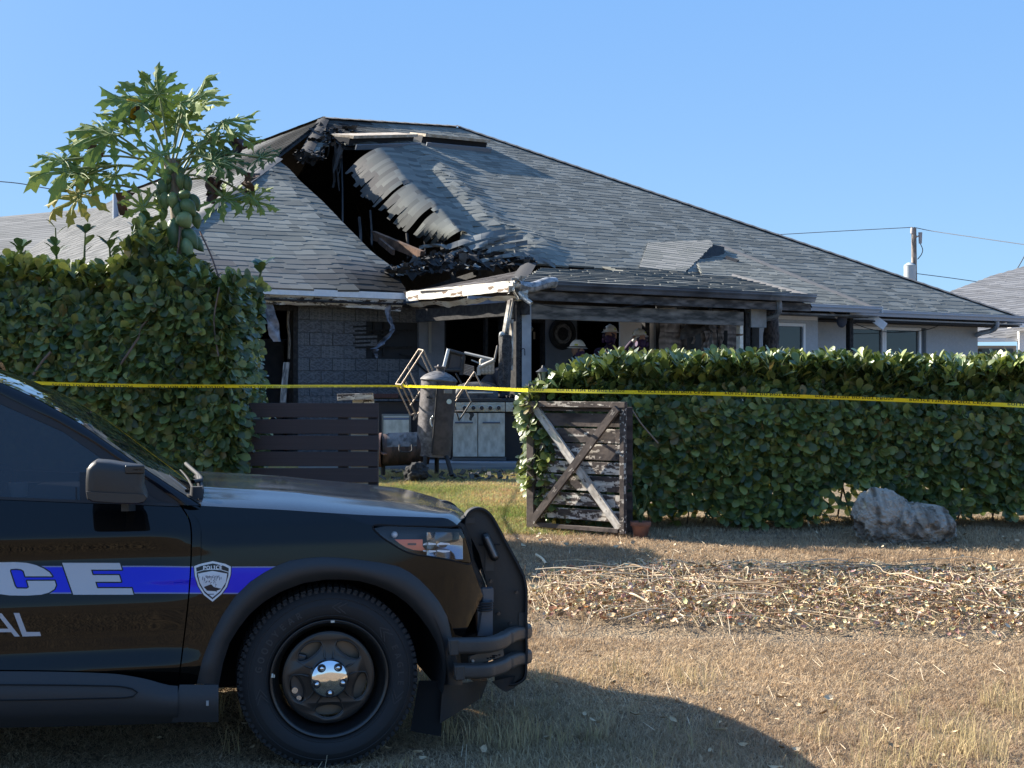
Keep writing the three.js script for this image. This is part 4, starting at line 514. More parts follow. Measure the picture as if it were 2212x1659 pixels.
const leafCol = (p, R) => { const q = R(); return q < 0.02 ? [0.28, 0.22, 0.07] : q < 0.28 ? mix3([0.22, 0.28, 0.065], [0.40, 0.44, 0.115], R()) : mix3([0.06, 0.102, 0.034], [0.21, 0.265, 0.066], Math.pow(R(), 1.1)); };
{
  const x0 = 0.33, x1 = 6.4, zf = -13.3, zb = -14.5, top = x => lerp(1.52, 1.83, sstep(0.1, 1.1, x)) + 0.05 * fbm(x * 1.6, 2, 1, 3) - 0.012 * Math.max(0, x - 1) - 0.02, root = thing('hedge', 'long clipped hedge of paddle shaped leaves right of the wooden gate', 'hedge', V(3, 0.16, -13.9)), R = rngOf(61), stems = [];
  for (let i = 0; i < 46; i++) { const x = lerp(x0 + 0.1, x1, (i + R()) / 46), z = lerp(zb + 0.2, zf - 0.25, R()); stems.push([V(x, 0.12, z), V(x + rr(-0.25, 0.25, R), rr(0.9, 1.5, R), z + rr(-0.2, 0.2, R))]); }
  hedge(root, { n: 11000, seed: 62, stems, colour: (p, R) => leafCol(p, R, top(p.x)), sample: R => {
    const f = R(); let p, out, up = 0; const x = lerp(x0, x1, R()), T = top(x), yl = 0.20 + 0.16 * clamp(fbm(x * 2.2, 5, 2, 3) + 0.35);
    if (f < 0.45) { const y = lerp(yl, T, Math.pow(R(), 0.85)); const bulge = 0.10 * fbm(x * 1.5, y * 1.8, 4, 3) - 0.30 * sstep(T - 0.5, T + 0.05, y); p = V(x, y, zf + bulge - 0.22 * R() * R()); out = V(rr(-0.3, 0.3, R), 0.1, 1); }
    else if (f < 0.66) { p = V(x, T - 0.22 * R() + 0.06 * R(), lerp(zb, zf + 0.05, R())); out = V(0, 1, 0.15); up = 1; }
    else if (f < 0.74) { const y = lerp(0.3, 1.6, R()); const j = fbm(y * 3, 1, 1, 3); if (y < 0.5 || (y > 1.15 && j < 0)) { p = V(x0 + 0.12 * R(), y, lerp(zb + 0.1, zf - 0.05, R())); } else p = V(x0 - 0.2 * j - 0.12 * R(), y, lerp(zb + 0.1, zf - 0.05, R())); out = V(-1, 0.2, 0.4); }
    else { const y = lerp(0.22, T - 0.15, Math.pow(R(), 0.8)); if (y < 0.6 && R() < 0.6) return null; p = V(x, y, lerp(zb, zf - 0.15, R())); out = V(rr(-1, 1, R), 0.3, rr(-1, 1, R)); }
    const bx = CX + p.x * FOC / -p.z; if (p.y < 0.62 && bx > 1780 && bx < 1880 && R() < 0.85) return null;
    if (p.y > T - 0.4 && R() < 0.6) up = 1; return { p, out: up ? V(0, 1, 0.15) : out, up, d: (p.z > zf - 0.1 ? 1 : 0) * (0.5 + R() * 0.5) + (p.y > T - 0.1 ? 0.35 : 0) };
  } });
  const tw = part('dead_branch', tube([P(1362, 880, 13.2), P(1385, 915, 13.15), P(1422, 958, 13.1)], 0.008, 5), std([0.25, 0.18, 0.13], 0.9)); tag(tw, 'bare brown stick lying against the dark hedge right of the gate', 'stick');
}
{
  const xr = -2.60, xl = -6.6, zf = -12.3, zb = -13.6, top = x => { const px = CX + x * FOC / 12.5; return 2.64 + 0.07 * fbm(x * 1.5, 6, 1, 3) + 0.34 * Math.exp(-(((px - 312) / 40) ** 2)) - 0.38 * sstep(400, 540, px) - 0.05 * Math.exp(-(((px - 230) / 60) ** 2)); }, root = thing('hedge', 'tall shaggy hedge at the left behind the police car', 'hedge', V(-4.4, 0.14, -12.9)), R = rngOf(63), stems = [];
  for (let i = 0; i < 26; i++) { const x = lerp(xl, xr - 0.1, (i + R()) / 26), z = lerp(zb + 0.2, zf - 0.2, R()); stems.push([V(x, 0.1, z), V(x + rr(-0.4, 0.4, R), rr(1.4, 2.3, R), z + rr(-0.2, 0.25, R))]); }
  for (const l of [[[472, 770], [474, 620], -12.25], [[258, 790], [300, 728], -12.2], [[300, 728], [320, 690], -12.25], [[72, 810], [110, 760], -12.2]]) stems.push([P(l[0][0], l[0][1], -l[2]), P(l[1][0], l[1][1], -l[2])]);
  hedge(root, { n: 11500, seed: 64, size: [0.085, 0.15], stems, colour: (p, R) => { return leafCol(p, R); }, sample: R => {
    const f = R(); let p, out, up = 0; const x = lerp(xl, xr, Math.pow(R(), 0.9)), T = top(x);
    if (f < 0.52) { const y = lerp(0.45, T, R()); const b = 0.2 * fbm(x * 1.1, y * 1.3, 4, 3) - 0.3 * sstep(T - 0.5, T + 0.05, y); p = V(x, y, zf + b - 0.3 * R() * R()); out = V(rr(-0.3, 0.3, R), 0.05, 1); }
    else if (f < 0.64) { p = V(x, T - 0.2 * R() + 0.10 * R() * R(), lerp(zb, zf, R())); out = V(0, 1, 0.2); up = 1; }
    else if (f < 0.76) { const y = lerp(0.4, 2.55, R()); p = V(xr + 0.13 * fbm(y * 2.5, 1, 3, 3) + 0.10 * R(), y, lerp(zb, zf, R())); out = V(1, 0.2, 0.5); }
    else { const y = lerp(0.6, T - 0.2, R()); p = V(x, y, lerp(zb, zf - 0.2, R())); out = V(rr(-1, 1, R), 0.3, rr(-1, 1, R)); }
    return { p, out, up, d: (p.z > zf - 0.1 ? 1 : 0) * (p.y > 1.0 ? 1 : 0.2) * (0.5 + 0.5 * R()) + (p.y > T - 0.1 ? 0.3 : 0) };
  } });
  // sprigs above the clipped line
  const sprigs = thing('hedge_shoots', 'upright leafy shoots standing above the tall left hedge', 'shoots', P(120, 560, 12.7)), RS = rngOf(66), o = sprigs.position;
  for (const [x, y0, y1] of [[122, 560, 492], [182, 560, 500], [238, 560, 515], [46, 560, 535], [325, 520, 475], [560, 600, 575], [300, 540, 500]]) { const a = P(x, y0, 12.7), b = P(x + rr(-4, 8, RS), y1, 12.7); part('stem', rod(a.clone().sub(o), b.clone().sub(o), 0.012, 0.006, 5), std([0.08, 0.10, 0.04], 0.8), sprigs); for (let i = 0; i < 9; i++) { const t = Math.pow(RS(), 0.5), an = RS() * 6.28, y = V(Math.cos(an), 1.1, Math.sin(an)).normalize(), z0 = V(-Math.cos(an) * 0.5, 1, -Math.sin(an) * 0.5 + rr(-0.4, 0.6, RS)); z0.addScaledVector(y, -z0.dot(y)).normalize(); const m = new THREE.Mesh(leafG, leafMats[1 + Math.floor(RS() * 3)]); m.name = 'leaf'; m.castShadow = m.receiveShadow = true; m.position.copy(a.clone().lerp(b, t).sub(o)); m.quaternion.setFromRotationMatrix(new THREE.Matrix4().makeBasis(y.clone().cross(z0), y, z0)); m.scale.setScalar(rr(0.11, 0.16, RS)); sprigs.add(m); } }
}
// ---------------------------------------------------------------- papaya tree
{
  const D = 13.1, base = V(P(394, 800, D).x, 0.15, -D), root = thing('papaya_tree', 'papaya tree with lobed leaves and a column of green fruit rising from the left hedge', 'tree', base), L = (x, y, d = D) => P(x, y, d).sub(base), R = rngOf(71);
  part('trunk', tube([V(0, 0, 0), L(396, 700), L(393, 560), L(386, 470), L(378, 400), L(370, 345)], 0.075, 10), texMat(mottled([0.16, 0.13, 0.10], [0.27, 0.23, 0.18], 8, 121, [1, 6]), 0.85), root);
  const fm = [[0.10, 0.165, 0.065], [0.08, 0.14, 0.062], [0.17, 0.235, 0.10]].map((c, i) => texMat(mottled(c.map(v => v * 0.85), c.map(v => v * 1.15), 6, 122 + i, [1, 1]), 0.45));
  const fruit = (x, y, w, h, rot, dz, mi) => { const pts = []; for (let i = 0; i <= 12; i++) { const t = i / 12; pts.push(new THREE.Vector2(0.5 * Math.pow(Math.sin(Math.PI * clamp(Math.pow(t, 0.85))), 0.75) * (1 - 0.22 * t) + 0.0005, 0.5 - t)); } const g = new THREE.LatheGeometry(pts, 14); g.scale(w / 225, h / 225, w / 225); g.rotateZ(rot); const c = L(x, y, D - dz); g.translate(c.x, c.y, c.z); part('fruit', g, fm[mi], root); };
  [[361, 387, 24, 24, 0.2, 0.1, 0], [350, 407, 26, 40, 0.1, 0.12, 1], [362, 405, 22, 34, -0.2, 0.05, 0], [390, 392, 22, 40, 0.1, 0.12, 0], [404, 398, 26, 44, 0.15, 0.08, 1], [357, 434, 26, 40, 0.1, 0.18, 0], [372, 432, 27, 36, -0.1, 0.2, 2], [398, 422, 31, 24, 0.2, 0.2, 0], [346, 440, 24, 42, 0.05, 0.12, 2], [408, 448, 34, 46, 0.7, 0.2, 0], [420, 438, 30, 44, 0.5, 0.08, 1], [385, 455, 30, 50, 0.1, 0.15, 1], [399, 476, 40, 40, 0.6, 0.26, 2], [424, 476, 26, 40, 0.2, 0.12, 0], [375, 505, 34, 70, 0.0, 0.2, 1], [412, 515, 34, 56, 0.55, 0.2, 1], [404, 540, 30, 56, 0.12, 0.24, 2], [424, 525, 30, 50, 0.7, 0.1, 1], [352, 462, 22, 40, -0.1, 0.1, 0], [343, 424, 20, 36, -0.1, 0.08, 1], [366, 368, 18, 26, 0, 0.1, 0], [380, 362, 16, 22, 0, 0.08, 2], [390, 372, 18, 26, 0, 0.05, 1]].forEach(f => fruit(...f));
  // one lobed leaf: half-lobes with secondary lobes, in the plane x (along) / y
  function leafShape(seed) {
    const Q = rngOf(seed), pts = [], N = 9; // radial outline
    for (let i = 0; i < N; i++) {
      const a = lerp(-2.5, 2.5, i / (N - 1)), len = (0.55 + 0.45 * Math.cos(a * 0.42)) * (0.85 + 0.3 * Q()), da = 0.27; const pol = (r, t) => pts.push([r * Math.cos(t), r * Math.sin(t)]);
      pol(0.17 * len + 0.06, a - da); pol(0.46 * len, a - 0.12); pol(0.66 * len, a - 0.27); pol(0.68 * len, a - 0.12); pol(0.82 * len, a - 0.15); pol(0.84 * len, a - 0.055); pol(len, a + rr(-0.04, 0.04, Q)); pol(0.85 * len, a + 0.06); pol(0.80 * len, a + 0.17); pol(0.68 * len, a + 0.12); pol(0.64 * len, a + 0.28); pol(0.44 * len, a + 0.11);
    }
    pts.push([-0.06, 0.02]); return pts;
  }
  const lm = [[0.10, 0.16, 0.036], [0.15, 0.215, 0.044], [0.21, 0.26, 0.052], [0.31, 0.26, 0.045], [0.065, 0.11, 0.04]].map(c => phys(c, 0.75, { transmission: 0.35, thickness: 0, specularIntensity: 0.5 })), rib = std([0.20, 0.26, 0.10], 0.6), petM = std([0.17, 0.21, 0.085], 0.6);
  const crown = L(369, 348);
  // hub px, depth offset, direction in the picture, radius, tilt, material
  [[307, 224, 0.25, -0.75, 0.42, 0.50, 0.9, 1], [322, 215, -0.3, -0.2, 0.9, 0.42, 0.7, 0], [352, 248, -0.1, 0.15, 1, 0.42, 0.5, 1], [400, 228, 0.2, 0.55, 0.75, 0.52, 0.8, 1], [425, 222, -0.35, 0.8, 0.55, 0.45, 0.9, 2], [484, 268, 0.1, 0.95, 0.3, 0.46, 0.8, 1], [455, 300, -0.2, 0.9, -0.1, 0.42, 0.6, 4], [240, 296, 0.25, -0.95, 0.12, 0.56, 0.75, 1], [205, 306, -0.2, -0.9, 0.3, 0.42, 0.9, 2], [168, 364, 0.2, -0.95, 0.1, 0.60, 0.7, 2], [190, 376, 0.1, 0.2, -0.7, 0.36, 0.6, 0], [168, 418, 0.3, -0.7, -0.75, 0.46, 0.6, 3], [346, 338, 0.5, -0.9, 0.15, 0.40, 0.4, 1], [485, 352, 0.3, 0.7, -0.45, 0.34, 0.5, 4], [560, 338, 0.3, 0.85, 0.25, 0.30, 0.6, 4], [482, 424, 0.25, 0.9, -0.1, 0.44, 0.6, 1], [545, 428, 0.2, 0.9, -0.35, 0.34, 0.6, 2], [312, 446, 0.35, -0.6, 0.65, 0.36, 0.5, 2], [270, 258, 0.3, -0.7, 0.35, 0.40, 0.9, 1], [228, 275, -0.1, -0.85, 0.3, 0.38, 0.9, 2], [345, 205, 0.2, -0.05, 0.8, 0.36, 0.9, 0], [505, 292, 0.0, 0.9, -0.15, 0.38, 0.8, 2], [140, 345, 0.1, -0.9, 0.25, 0.42, 0.9, 1], [458, 345, 0.35, 0.75, -0.25, 0.34, 0.6, 0], [250, 380, 0.2, -0.6, -0.5, 0.30, 0.6, 2], [430, 320, 0.1, 0.6, 0.3, 0.34, 0.5, 1], [385, 262, 0.0, 0.05, 0.9, 0.36, 0.6, 2]].forEach(([x, y, dz, dx, dy, r0, tilt, mi], i) => { const r = r0 * 0.94;
    const hub = L(x, y, D - dz), main = V(dx, dy * 0.8, dz * 0.5).normalize(); let nrm = V(rr(-0.25, 0.25, R) - dx * 0.25, 0.25 + tilt, 0.95 - tilt * 0.4); nrm.addScaledVector(main, -nrm.dot(main)).normalize(); const side = nrm.clone().cross(main), sh = leafShape(200 + i);
    const s0 = new THREE.ShapeGeometry(new THREE.Shape(sh.map(p => new THREE.Vector2(p[0], p[1])))); let g = s0.toNonIndexed();
    // split each triangle so that the blade can bend
    const pos = g.attributes.position, out = []; const mid = (a, b) => [(a[0] + b[0]) / 2, (a[1] + b[1]) / 2]; for (let t = 0; t < pos.count; t += 3) { const [a, b, c] = [0, 1, 2].map(k => [pos.getX(t + k), pos.getY(t + k)]), ab = mid(a, b), bc = mid(b, c), ca = mid(c, a); for (const q of [[a, ab, ca], [ab, b, bc], [ca, bc, c], [ab, bc, ca]]) q.forEach(p => out.push(p)); }
    const f = new Float32Array(out.length * 3), j = R() * 20; out.forEach((p, k) => { const rad = Math.hypot(p[0], p[1]), th = Math.atan2(p[1], p[0]); const z = -0.18 * rad * rad + 0.07 * rad * Math.cos(th * 11.3) + 0.10 * noise(p[0] * 2.5 + j, p[1] * 2.5); const w = hub.clone().addScaledVector(main, p[0] * r * (1 - 0.15 * rad)).addScaledVector(side, p[1] * r).addScaledVector(nrm, z * r); f.set([w.x, w.y, w.z], k * 3); });
    const lg = new THREE.BufferGeometry(); lg.setAttribute('position', new THREE.BufferAttribute(f, 3)); lg.computeVertexNormals(); const lf = part('leaf', lg, lm[mi], root);
    const veins = []; for (let k = 0; k < 7; k++) { const a = lerp(-2.2, 2.2, k / 6), l = 0.62 * (0.6 + 0.4 * Math.cos(a * 0.42)), pt = t => { const px = Math.cos(a) * l * t, py = Math.sin(a) * l * t, rad = l * t; return hub.clone().addScaledVector(main, px * r * (1 - 0.15 * rad)).addScaledVector(side, py * r).addScaledVector(nrm, (-0.18 * rad * rad + 0.075 * rad + 0.10 * noise(px * 2.5 + j, py * 2.5)) * r + 0.004); }; veins.push(tube([pt(0), pt(0.5), pt(1)], 0.004, 4, 5)); }
    part('vein', veins, rib, lf); const c0 = crown.clone().add(V(rr(-0.03, 0.03, R), rr(-0.35, 0.05, R) - (dy < 0 ? 0.12 : 0), rr(-0.03, 0.03, R))), m = c0.clone().lerp(hub, 0.55).add(V(0, 0.05 + 0.06 * (dy < 0 ? 1 : 0), 0)); part('petiole', tube([c0, m, hub], 0.011, 6, 10), petM, root);
  });
  for (const [x, y, c] of [[282, 238, [0.45, 0.30, 0.03]], [298, 250, [0.05, 0.03, 0.03]], [455, 402, [0.09, 0.05, 0.04]], [460, 416, [0.06, 0.04, 0.035]], [275, 440, [0.12, 0.06, 0.04]], [205, 338, [0.07, 0.05, 0.05]], [508, 318, [0.05, 0.04, 0.05]], [540, 395, [0.08, 0.05, 0.04]]]) { const p = L(x, y, D - 0.15), s = rr(0.10, 0.16, R), j = R() * 10; part('withered_leaf', surf((u, v) => V(p.x + (u - 0.5) * s * (1.2 - 0.7 * v) + 0.05 * noise(v * 4, j), p.y - (v - 0.5) * s * 1.4, p.z + 0.09 * noise(u * 3, v * 3, j)), 5, 6), std(c, 0.8), root); }
  for (const [a, b, r] of [[[432, 500], [475, 606], 0.008], [[388, 470], [380, 560], 0.009]]) part('dry_petiole', tube([L(a[0], a[1], D - 0.2), L((a[0] + b[0]) / 2 + 3, (a[1] + b[1]) / 2, D - 0.3), L(b[0], b[1], D - 0.35)], r, 5), std([0.17, 0.10, 0.08], 0.8), root);
}
// ---------------------------------------------------------------- slat fence and gate
const woodTex = (thr, seed) => texMat(tex(512, 128, (u, v) => { const g = tfbm(u * 0.4, v, 10, seed, 4), fine = tfbm(u * 0.25, v, 48, seed + 2, 3); const pe = 0.9 * tfbm(u * 0.22, v, 34, seed + 5, 5) + 0.45 * tfbm(u * 0.4, v, 90, seed + 7, 2) + 0.45 * tfbm(u, v, 4, seed + 9, 2); const brown = mix3([0.030, 0.022, 0.020], [0.125, 0.095, 0.078], clamp(0.42 + 0.7 * g + 0.5 * fine)); return pe > thr ? mix3([0.34, 0.30, 0.25], [0.62, 0.57, 0.49], clamp(0.5 + fine * 1.4 + g * 0.5)) : brown; }, [1, 1]), 0.85, { bumpMap: bumpTex, bumpScale: 0.003 });
const fenceMat = [0, 1, 2].map(i => texMat(tex(256, 64, (u, v) => mix3([0.030, 0.020, 0.020], [0.058, 0.042, 0.040], clamp(0.5 + 0.5 * tfbm(u * 0.25, v, 16, 130 + i, 4))), [0.7, 2]), 0.75));
{
  const D = 12.65, a = P(530, 900, D), b = P(817, 900, D), root = thing('slat_fence', 'low dark brown fence of horizontal boards between the tall hedge and the smoker', 'fence', V(a.x, 0.15, -D)), W = b.x - a.x, R = rngOf(81);
  for (let i = 0; i < 9; i++) { const y = 1.415 - 0.068 - i * 0.1505 - 0.15; part('board', rbox(W + rr(-0.012, 0.012, R), 0.134, 0.022, 0.004, [W / 2, y, rr(-0.003, 0.003, R)], [0, 0, rr(-0.004, 0.004, R)]), fenceMat[i % 3], root); }
  const pale = texMat(mottled([0.36, 0.31, 0.24], [0.60, 0.54, 0.44], 5, 133, [1, 4]), 0.85); part('post', box(0.16, 1.22, 0.05, [P(776, 900, D).x - a.x, 0.62, -0.045]), pale, root, 'pale unpainted upright behind the boards'); part('post', box(0.09, 1.24, 0.09, [W - 0.05, 0.62, -0.07]), fenceMat[0], root); part('post', box(0.09, 1.24, 0.09, [0.9, 0.62, -0.07]), fenceMat[1], root);
}
{
  const TL = P(1141, 873, 13.4), TR = P(1352, 874, 12.72), BL = P(1141, 1142, 13.4), BR = P(1350, 1153, 12.72), W = Math.hypot(TR.x - TL.x, TR.z - TL.z), turn = -Math.atan2(TR.z - TL.z, TR.x - TL.x), H = (TL.y - BL.y + TR.y - BR.y) / 2;
  const root = thing('wooden_gate', 'weathered wooden gate with crossed braces and peeling boards standing open before the hedge', 'gate', V(BL.x, (BL.y + BR.y) / 2, BL.z), turn), R = rngOf(83);
  const rows = [[0.985, 0.945], [0.93, 0.825], [0.81, 0.70], [0.69, 0.565], [0.55, 0.455], [0.44, 0.32], [0.30, 0.20], [0.175, 0.09]]; // share of the height
  const thr = [0.5, 0.45, 0.30, 0.16, -0.06, 0.08, 0.02, 0.15];
  rows.forEach(([t, b], i) => part('board', boxUV(rbox(W - 0.06, (t - b) * H, 0.02, 0.003, [W / 2, (t + b) / 2 * H, -0.03 + rr(-0.003, 0.003, R)], [0, 0, rr(-0.004, 0.004, R)])), woodTex(thr[i], 140 + i * 3), root));
  const dark = woodTex(0.52, 170), mid = woodTex(0.30, 175), light = woodTex(-0.25, 180);
  part('stile', boxUV(rbox(0.085, H, 0.05, 0.004, [0.0425, H / 2, 0.006])), dark, root); part('stile', boxUV(rbox(0.05, H * 0.985, 0.05, 0.004, [W - 0.026, H / 2, 0.006])), mid, root); part('rail', boxUV(rbox(W + 0.02, 0.055, 0.05, 0.004, [W / 2, H + 0.0, 0.012])), mid, root); part('rail', boxUV(rbox(W - 0.14, 0.04, 0.05, 0.004, [W / 2, 0.035, 0.006])), dark, root);
  part('brace', bar(V(0.10, H * 0.965, 0.012), V(W - 0.06, 0.06, 0.012), 0.075, 0.035, V(0, 0, 1)), light, root, 'pale weathered brace'); part('brace', bar(V(0.09, 0.07, 0.052), V(W - 0.06, H * 0.975, 0.052), 0.07, 0.04, V(0, 0, 1)), woodTex(0.36, 185), root, 'dark brace crossing in front');
  part('hinge', box(0.1, 0.05, 0.012, [0.12, H * 0.93, 0.02]), std([0.05, 0.045, 0.04], 0.7), root);
  const D1 = 13.3, p = P(1348 + 8, 1160, 12.9), post = part('gate_post', boxUV(rbox(0.10, 1.24, 0.10, 0.005, [0, 0.62, 0])), texMat(mottled([0.03, 0.021, 0.019], [0.075, 0.055, 0.048], 8, 187, [1, 3]), 0.85)); post.position.set(p.x, 0.13, -12.98); tag(post, 'dark brown square post at the right side of the gate', 'post');
  const tallM = texMat(mottled([0.05, 0.038, 0.034], [0.11, 0.085, 0.075], 8, 188, [1, 3]), 0.85), tp = P(1160, 900, 13.55), tall = thing('lantern_post', 'dark square post carrying a lantern behind the gate', 'post', V(tp.x, 0.14, -13.55)); part('shaft', boxUV(rbox(0.17, 1.45, 0.17, 0.006, [0, 0.725, 0])), tallM, tall);
  const bm = std([0.012, 0.012, 0.014], 0.5), ln = thing('lantern', 'small black post lantern half hidden in the hedge', 'lantern', V(tp.x + 0.06, 1.59, -13.5)); part('lamp_base', cyl(0.045, 0.055, 0.03, [0, 0.016, 0]), bm, ln); for (let i = 0; i < 6; i++) { const t = i / 6 * 6.283; part('lamp_bar', rod(V(0.035 * Math.cos(t), 0.03, 0.035 * Math.sin(t)), V(0.06 * Math.cos(t), 0.12, 0.06 * Math.sin(t)), 0.005, 0.005, 5), bm, ln); } part('lamp_glass', cyl(0.055, 0.03, 0.085, [0, 0.075, 0], [0, 0, 0], 12), phys([0.5, 0.55, 0.5], 0.3, { transmission: 0.7 }), ln); part('lamp_cap', [cyl(0.02, 0.075, 0.04, [0, 0.14, 0]), cyl(0.01, 0.02, 0.03, [0, 0.17, 0])], bm, ln);
}
// ---------------------------------------------------------------- rock, pot
{
  const c = P(1950, 1150, 12.65), root = thing('boulder', 'pitted grey limestone boulder at the foot of the right hedge', 'boulder', V(c.x, GH(c.x, c.z) - 0.02, c.z));
  const g = new THREE.IcosahedronGeometry(1, 40), p = g.attributes.position; for (let i = 0; i < p.count; i++) { const d = V(p.getX(i), p.getY(i), p.getZ(i)).normalize(); let best = 0; for (const [cx, cy, czz, rx, ry, rz] of [[-0.17, 0.03, -0.03, 0.29, 0.28, 0.27], [0.14, 0.0, 0.06, 0.34, 0.21, 0.27], [0.0, 0, 0, 0.36, 0.2, 0.25]]) { const ox = -cx / rx, oy = -cy / ry, oz = -czz / rz, ux = d.x / rx, uy = d.y / ry, uz = d.z / rz, A = ux * ux + uy * uy + uz * uz, B = ox * ux + oy * uy + oz * uz, C = ox * ox + oy * oy + oz * oz - 1, q = B * B - A * C; if (q > 0) best = Math.max(best, (-B + Math.sqrt(q)) / A); } let x = d.x * best, y = d.y * best + 0.17, z = d.z * best; const lumpL = 0, notch = -0.05 * Math.exp(-((d.x - 0.12) ** 2) * 60) * Math.max(0, d.z); const r = 1 + 0.22 * fbm(d.x * 1.5 + 4, d.y * 1.5, d.z * 1.5, 3) + 0.15 * fbm(d.x * 5, d.y * 5, d.z * 5, 4) + 0.06 * fbm(d.x * 16, d.y * 16, d.z * 16, 2); p.setXYZ(i, x * r, Math.max(-0.05, (y - 0.17) * r + 0.17 + lumpL), (z + notch) * r); }
  g.deleteAttribute('normal'); g.deleteAttribute('uv'); const u = new Float32Array(p.count * 2); for (let i = 0; i < p.count; i++) { u[2 * i] = p.getX(i); u[2 * i + 1] = p.getY(i) + p.getZ(i); } g.setAttribute('uv', new THREE.BufferAttribute(u, 2)); g.computeVertexNormals();
  part('stone', g, texMat(mottled([0.10, 0.085, 0.066], [0.32, 0.295, 0.25], 9, 191, [1.6, 1.6], 1.6), 0.95, { bumpMap: bumpTex, bumpScale: 0.02 }), root);
}
{
  const c = P(1384, 1170, 12.75), root = thing('flower_pot', 'small terracotta pot with a leafy plant beside the gate post', 'flower pot', V(c.x, GH(c.x, c.z), c.z)), pr = [[0.001, 0.01], [0.06, 0.01], [0.085, 0.125], [0.098, 0.125], [0.10, 0.165], [0.088, 0.165], [0.08, 0.14], [0.001, 0.135]].map(q => new THREE.Vector2(...q));
  part('pot', new THREE.LatheGeometry(pr, 24), texMat(mottled([0.15, 0.065, 0.04], [0.27, 0.12, 0.075], 6, 193, [1, 1]), 0.85), root); const R = rngOf(91); for (let i = 0; i < 16; i++) { const t = R() * 6.28, h = rr(0.2, 0.5, R), m = new THREE.Mesh(leafG, leafMats[i % 4]); m.name = 'leaf'; m.castShadow = true; m.position.set(0.09 * Math.cos(t) * h * 2, h, 0.09 * Math.sin(t) * h * 2); m.rotation.set(rr(-1, 1, R), R() * 6, rr(-1, 1, R)); m.scale.setScalar(rr(0.06, 0.09, R)); root.add(m); part('stem', rod(V(0, 0.13, 0), m.position.clone(), 0.004, 0.003, 5), std([0.06, 0.09, 0.03], 0.8), root); }
}
// ---------------------------------------------------------------- police tape
{
  const strip = (top) => { const c = document.createElement('canvas'); c.width = 1024; c.height = 64; const k = c.getContext('2d'); k.fillStyle = '#dccb22'; k.fillRect(0, 0, 1024, 64); k.fillStyle = '#16130a'; k.save(); k.translate(512, 32); k.rotate(Math.PI); k.font = 'bold 58px sans-serif'; k.textAlign = 'center'; k.textBaseline = 'middle'; k.scale(1.17, 1); k.fillText('POLICE LINE DO NOT CROSS', 0, top ? 17 : -19, 740); k.restore(); const t = new THREE.CanvasTexture(c); t.colorSpace = THREE.SRGBColorSpace; t.wrapS = THREE.RepeatWrapping; t.wrapT = THREE.ClampToEdgeWrapping; return texMat(t, 0.35); };
  const ribbon = (pts, w, mat, root, period, flip) => { const c = new THREE.CatmullRomCurve3(pts, false, 'centripetal'), L = c.getLength(), n = 160; part('tape_strip', surf((u, v) => { const p = c.getPointAt(u), tw = 0.5 * noise(u * 9, 3, pts.length) + 0.2; return p.add(V(0, (v - 0.5) * w * Math.cos(tw * 0.6), (v - 0.5) * w * Math.sin(tw))); }, n, 2, (p, u, v) => [u * L / period, v]), mat, root); };
  const a = thing('police_tape', 'yellow police line tape from the right edge past the gate to the chair frame', 'police tape', P(1140, 843, 12.9)), o = a.position, q = (x, y, d) => P(x, y, d).sub(o);
  ribbon([q(2380, 884, 11.3), q(2212, 876.5, 11.5), q(1900, 862.5, 11.9), q(1540, 850.5, 12.35), q(1300, 846, 12.7), q(1140, 843, 13.0)], 0.034, strip(true), a, 0.80); ribbon([q(1140, 843, 13.0), q(1010, 837.5, 15.8), q(870, 834, 18.8)], 0.034, strip(true), a, 0.80);
  const b = thing('police_tape', 'yellow police line tape strung in front of the tall left hedge to the chair frame', 'police tape', P(0, 824, 11.4)), ob = b.position, qb = (x, y, d) => P(x, y, d).sub(ob);
  ribbon([qb(-120, 817, 11.3), qb(0, 823.5, 11.5), qb(120, 829, 11.75), qb(300, 833, 11.9), qb(560, 834.5, 12.0), qb(700, 834, 15.2), qb(870, 834, 18.8)], 0.029, strip(false), b, 0.80); part('knot', tube([qb(862, 830, 18.75), qb(868, 838, 18.7), qb(872, 830, 18.75), qb(864, 836, 18.7)], 0.015, 5), std([0.75, 0.60, 0.03], 0.4), b);
}
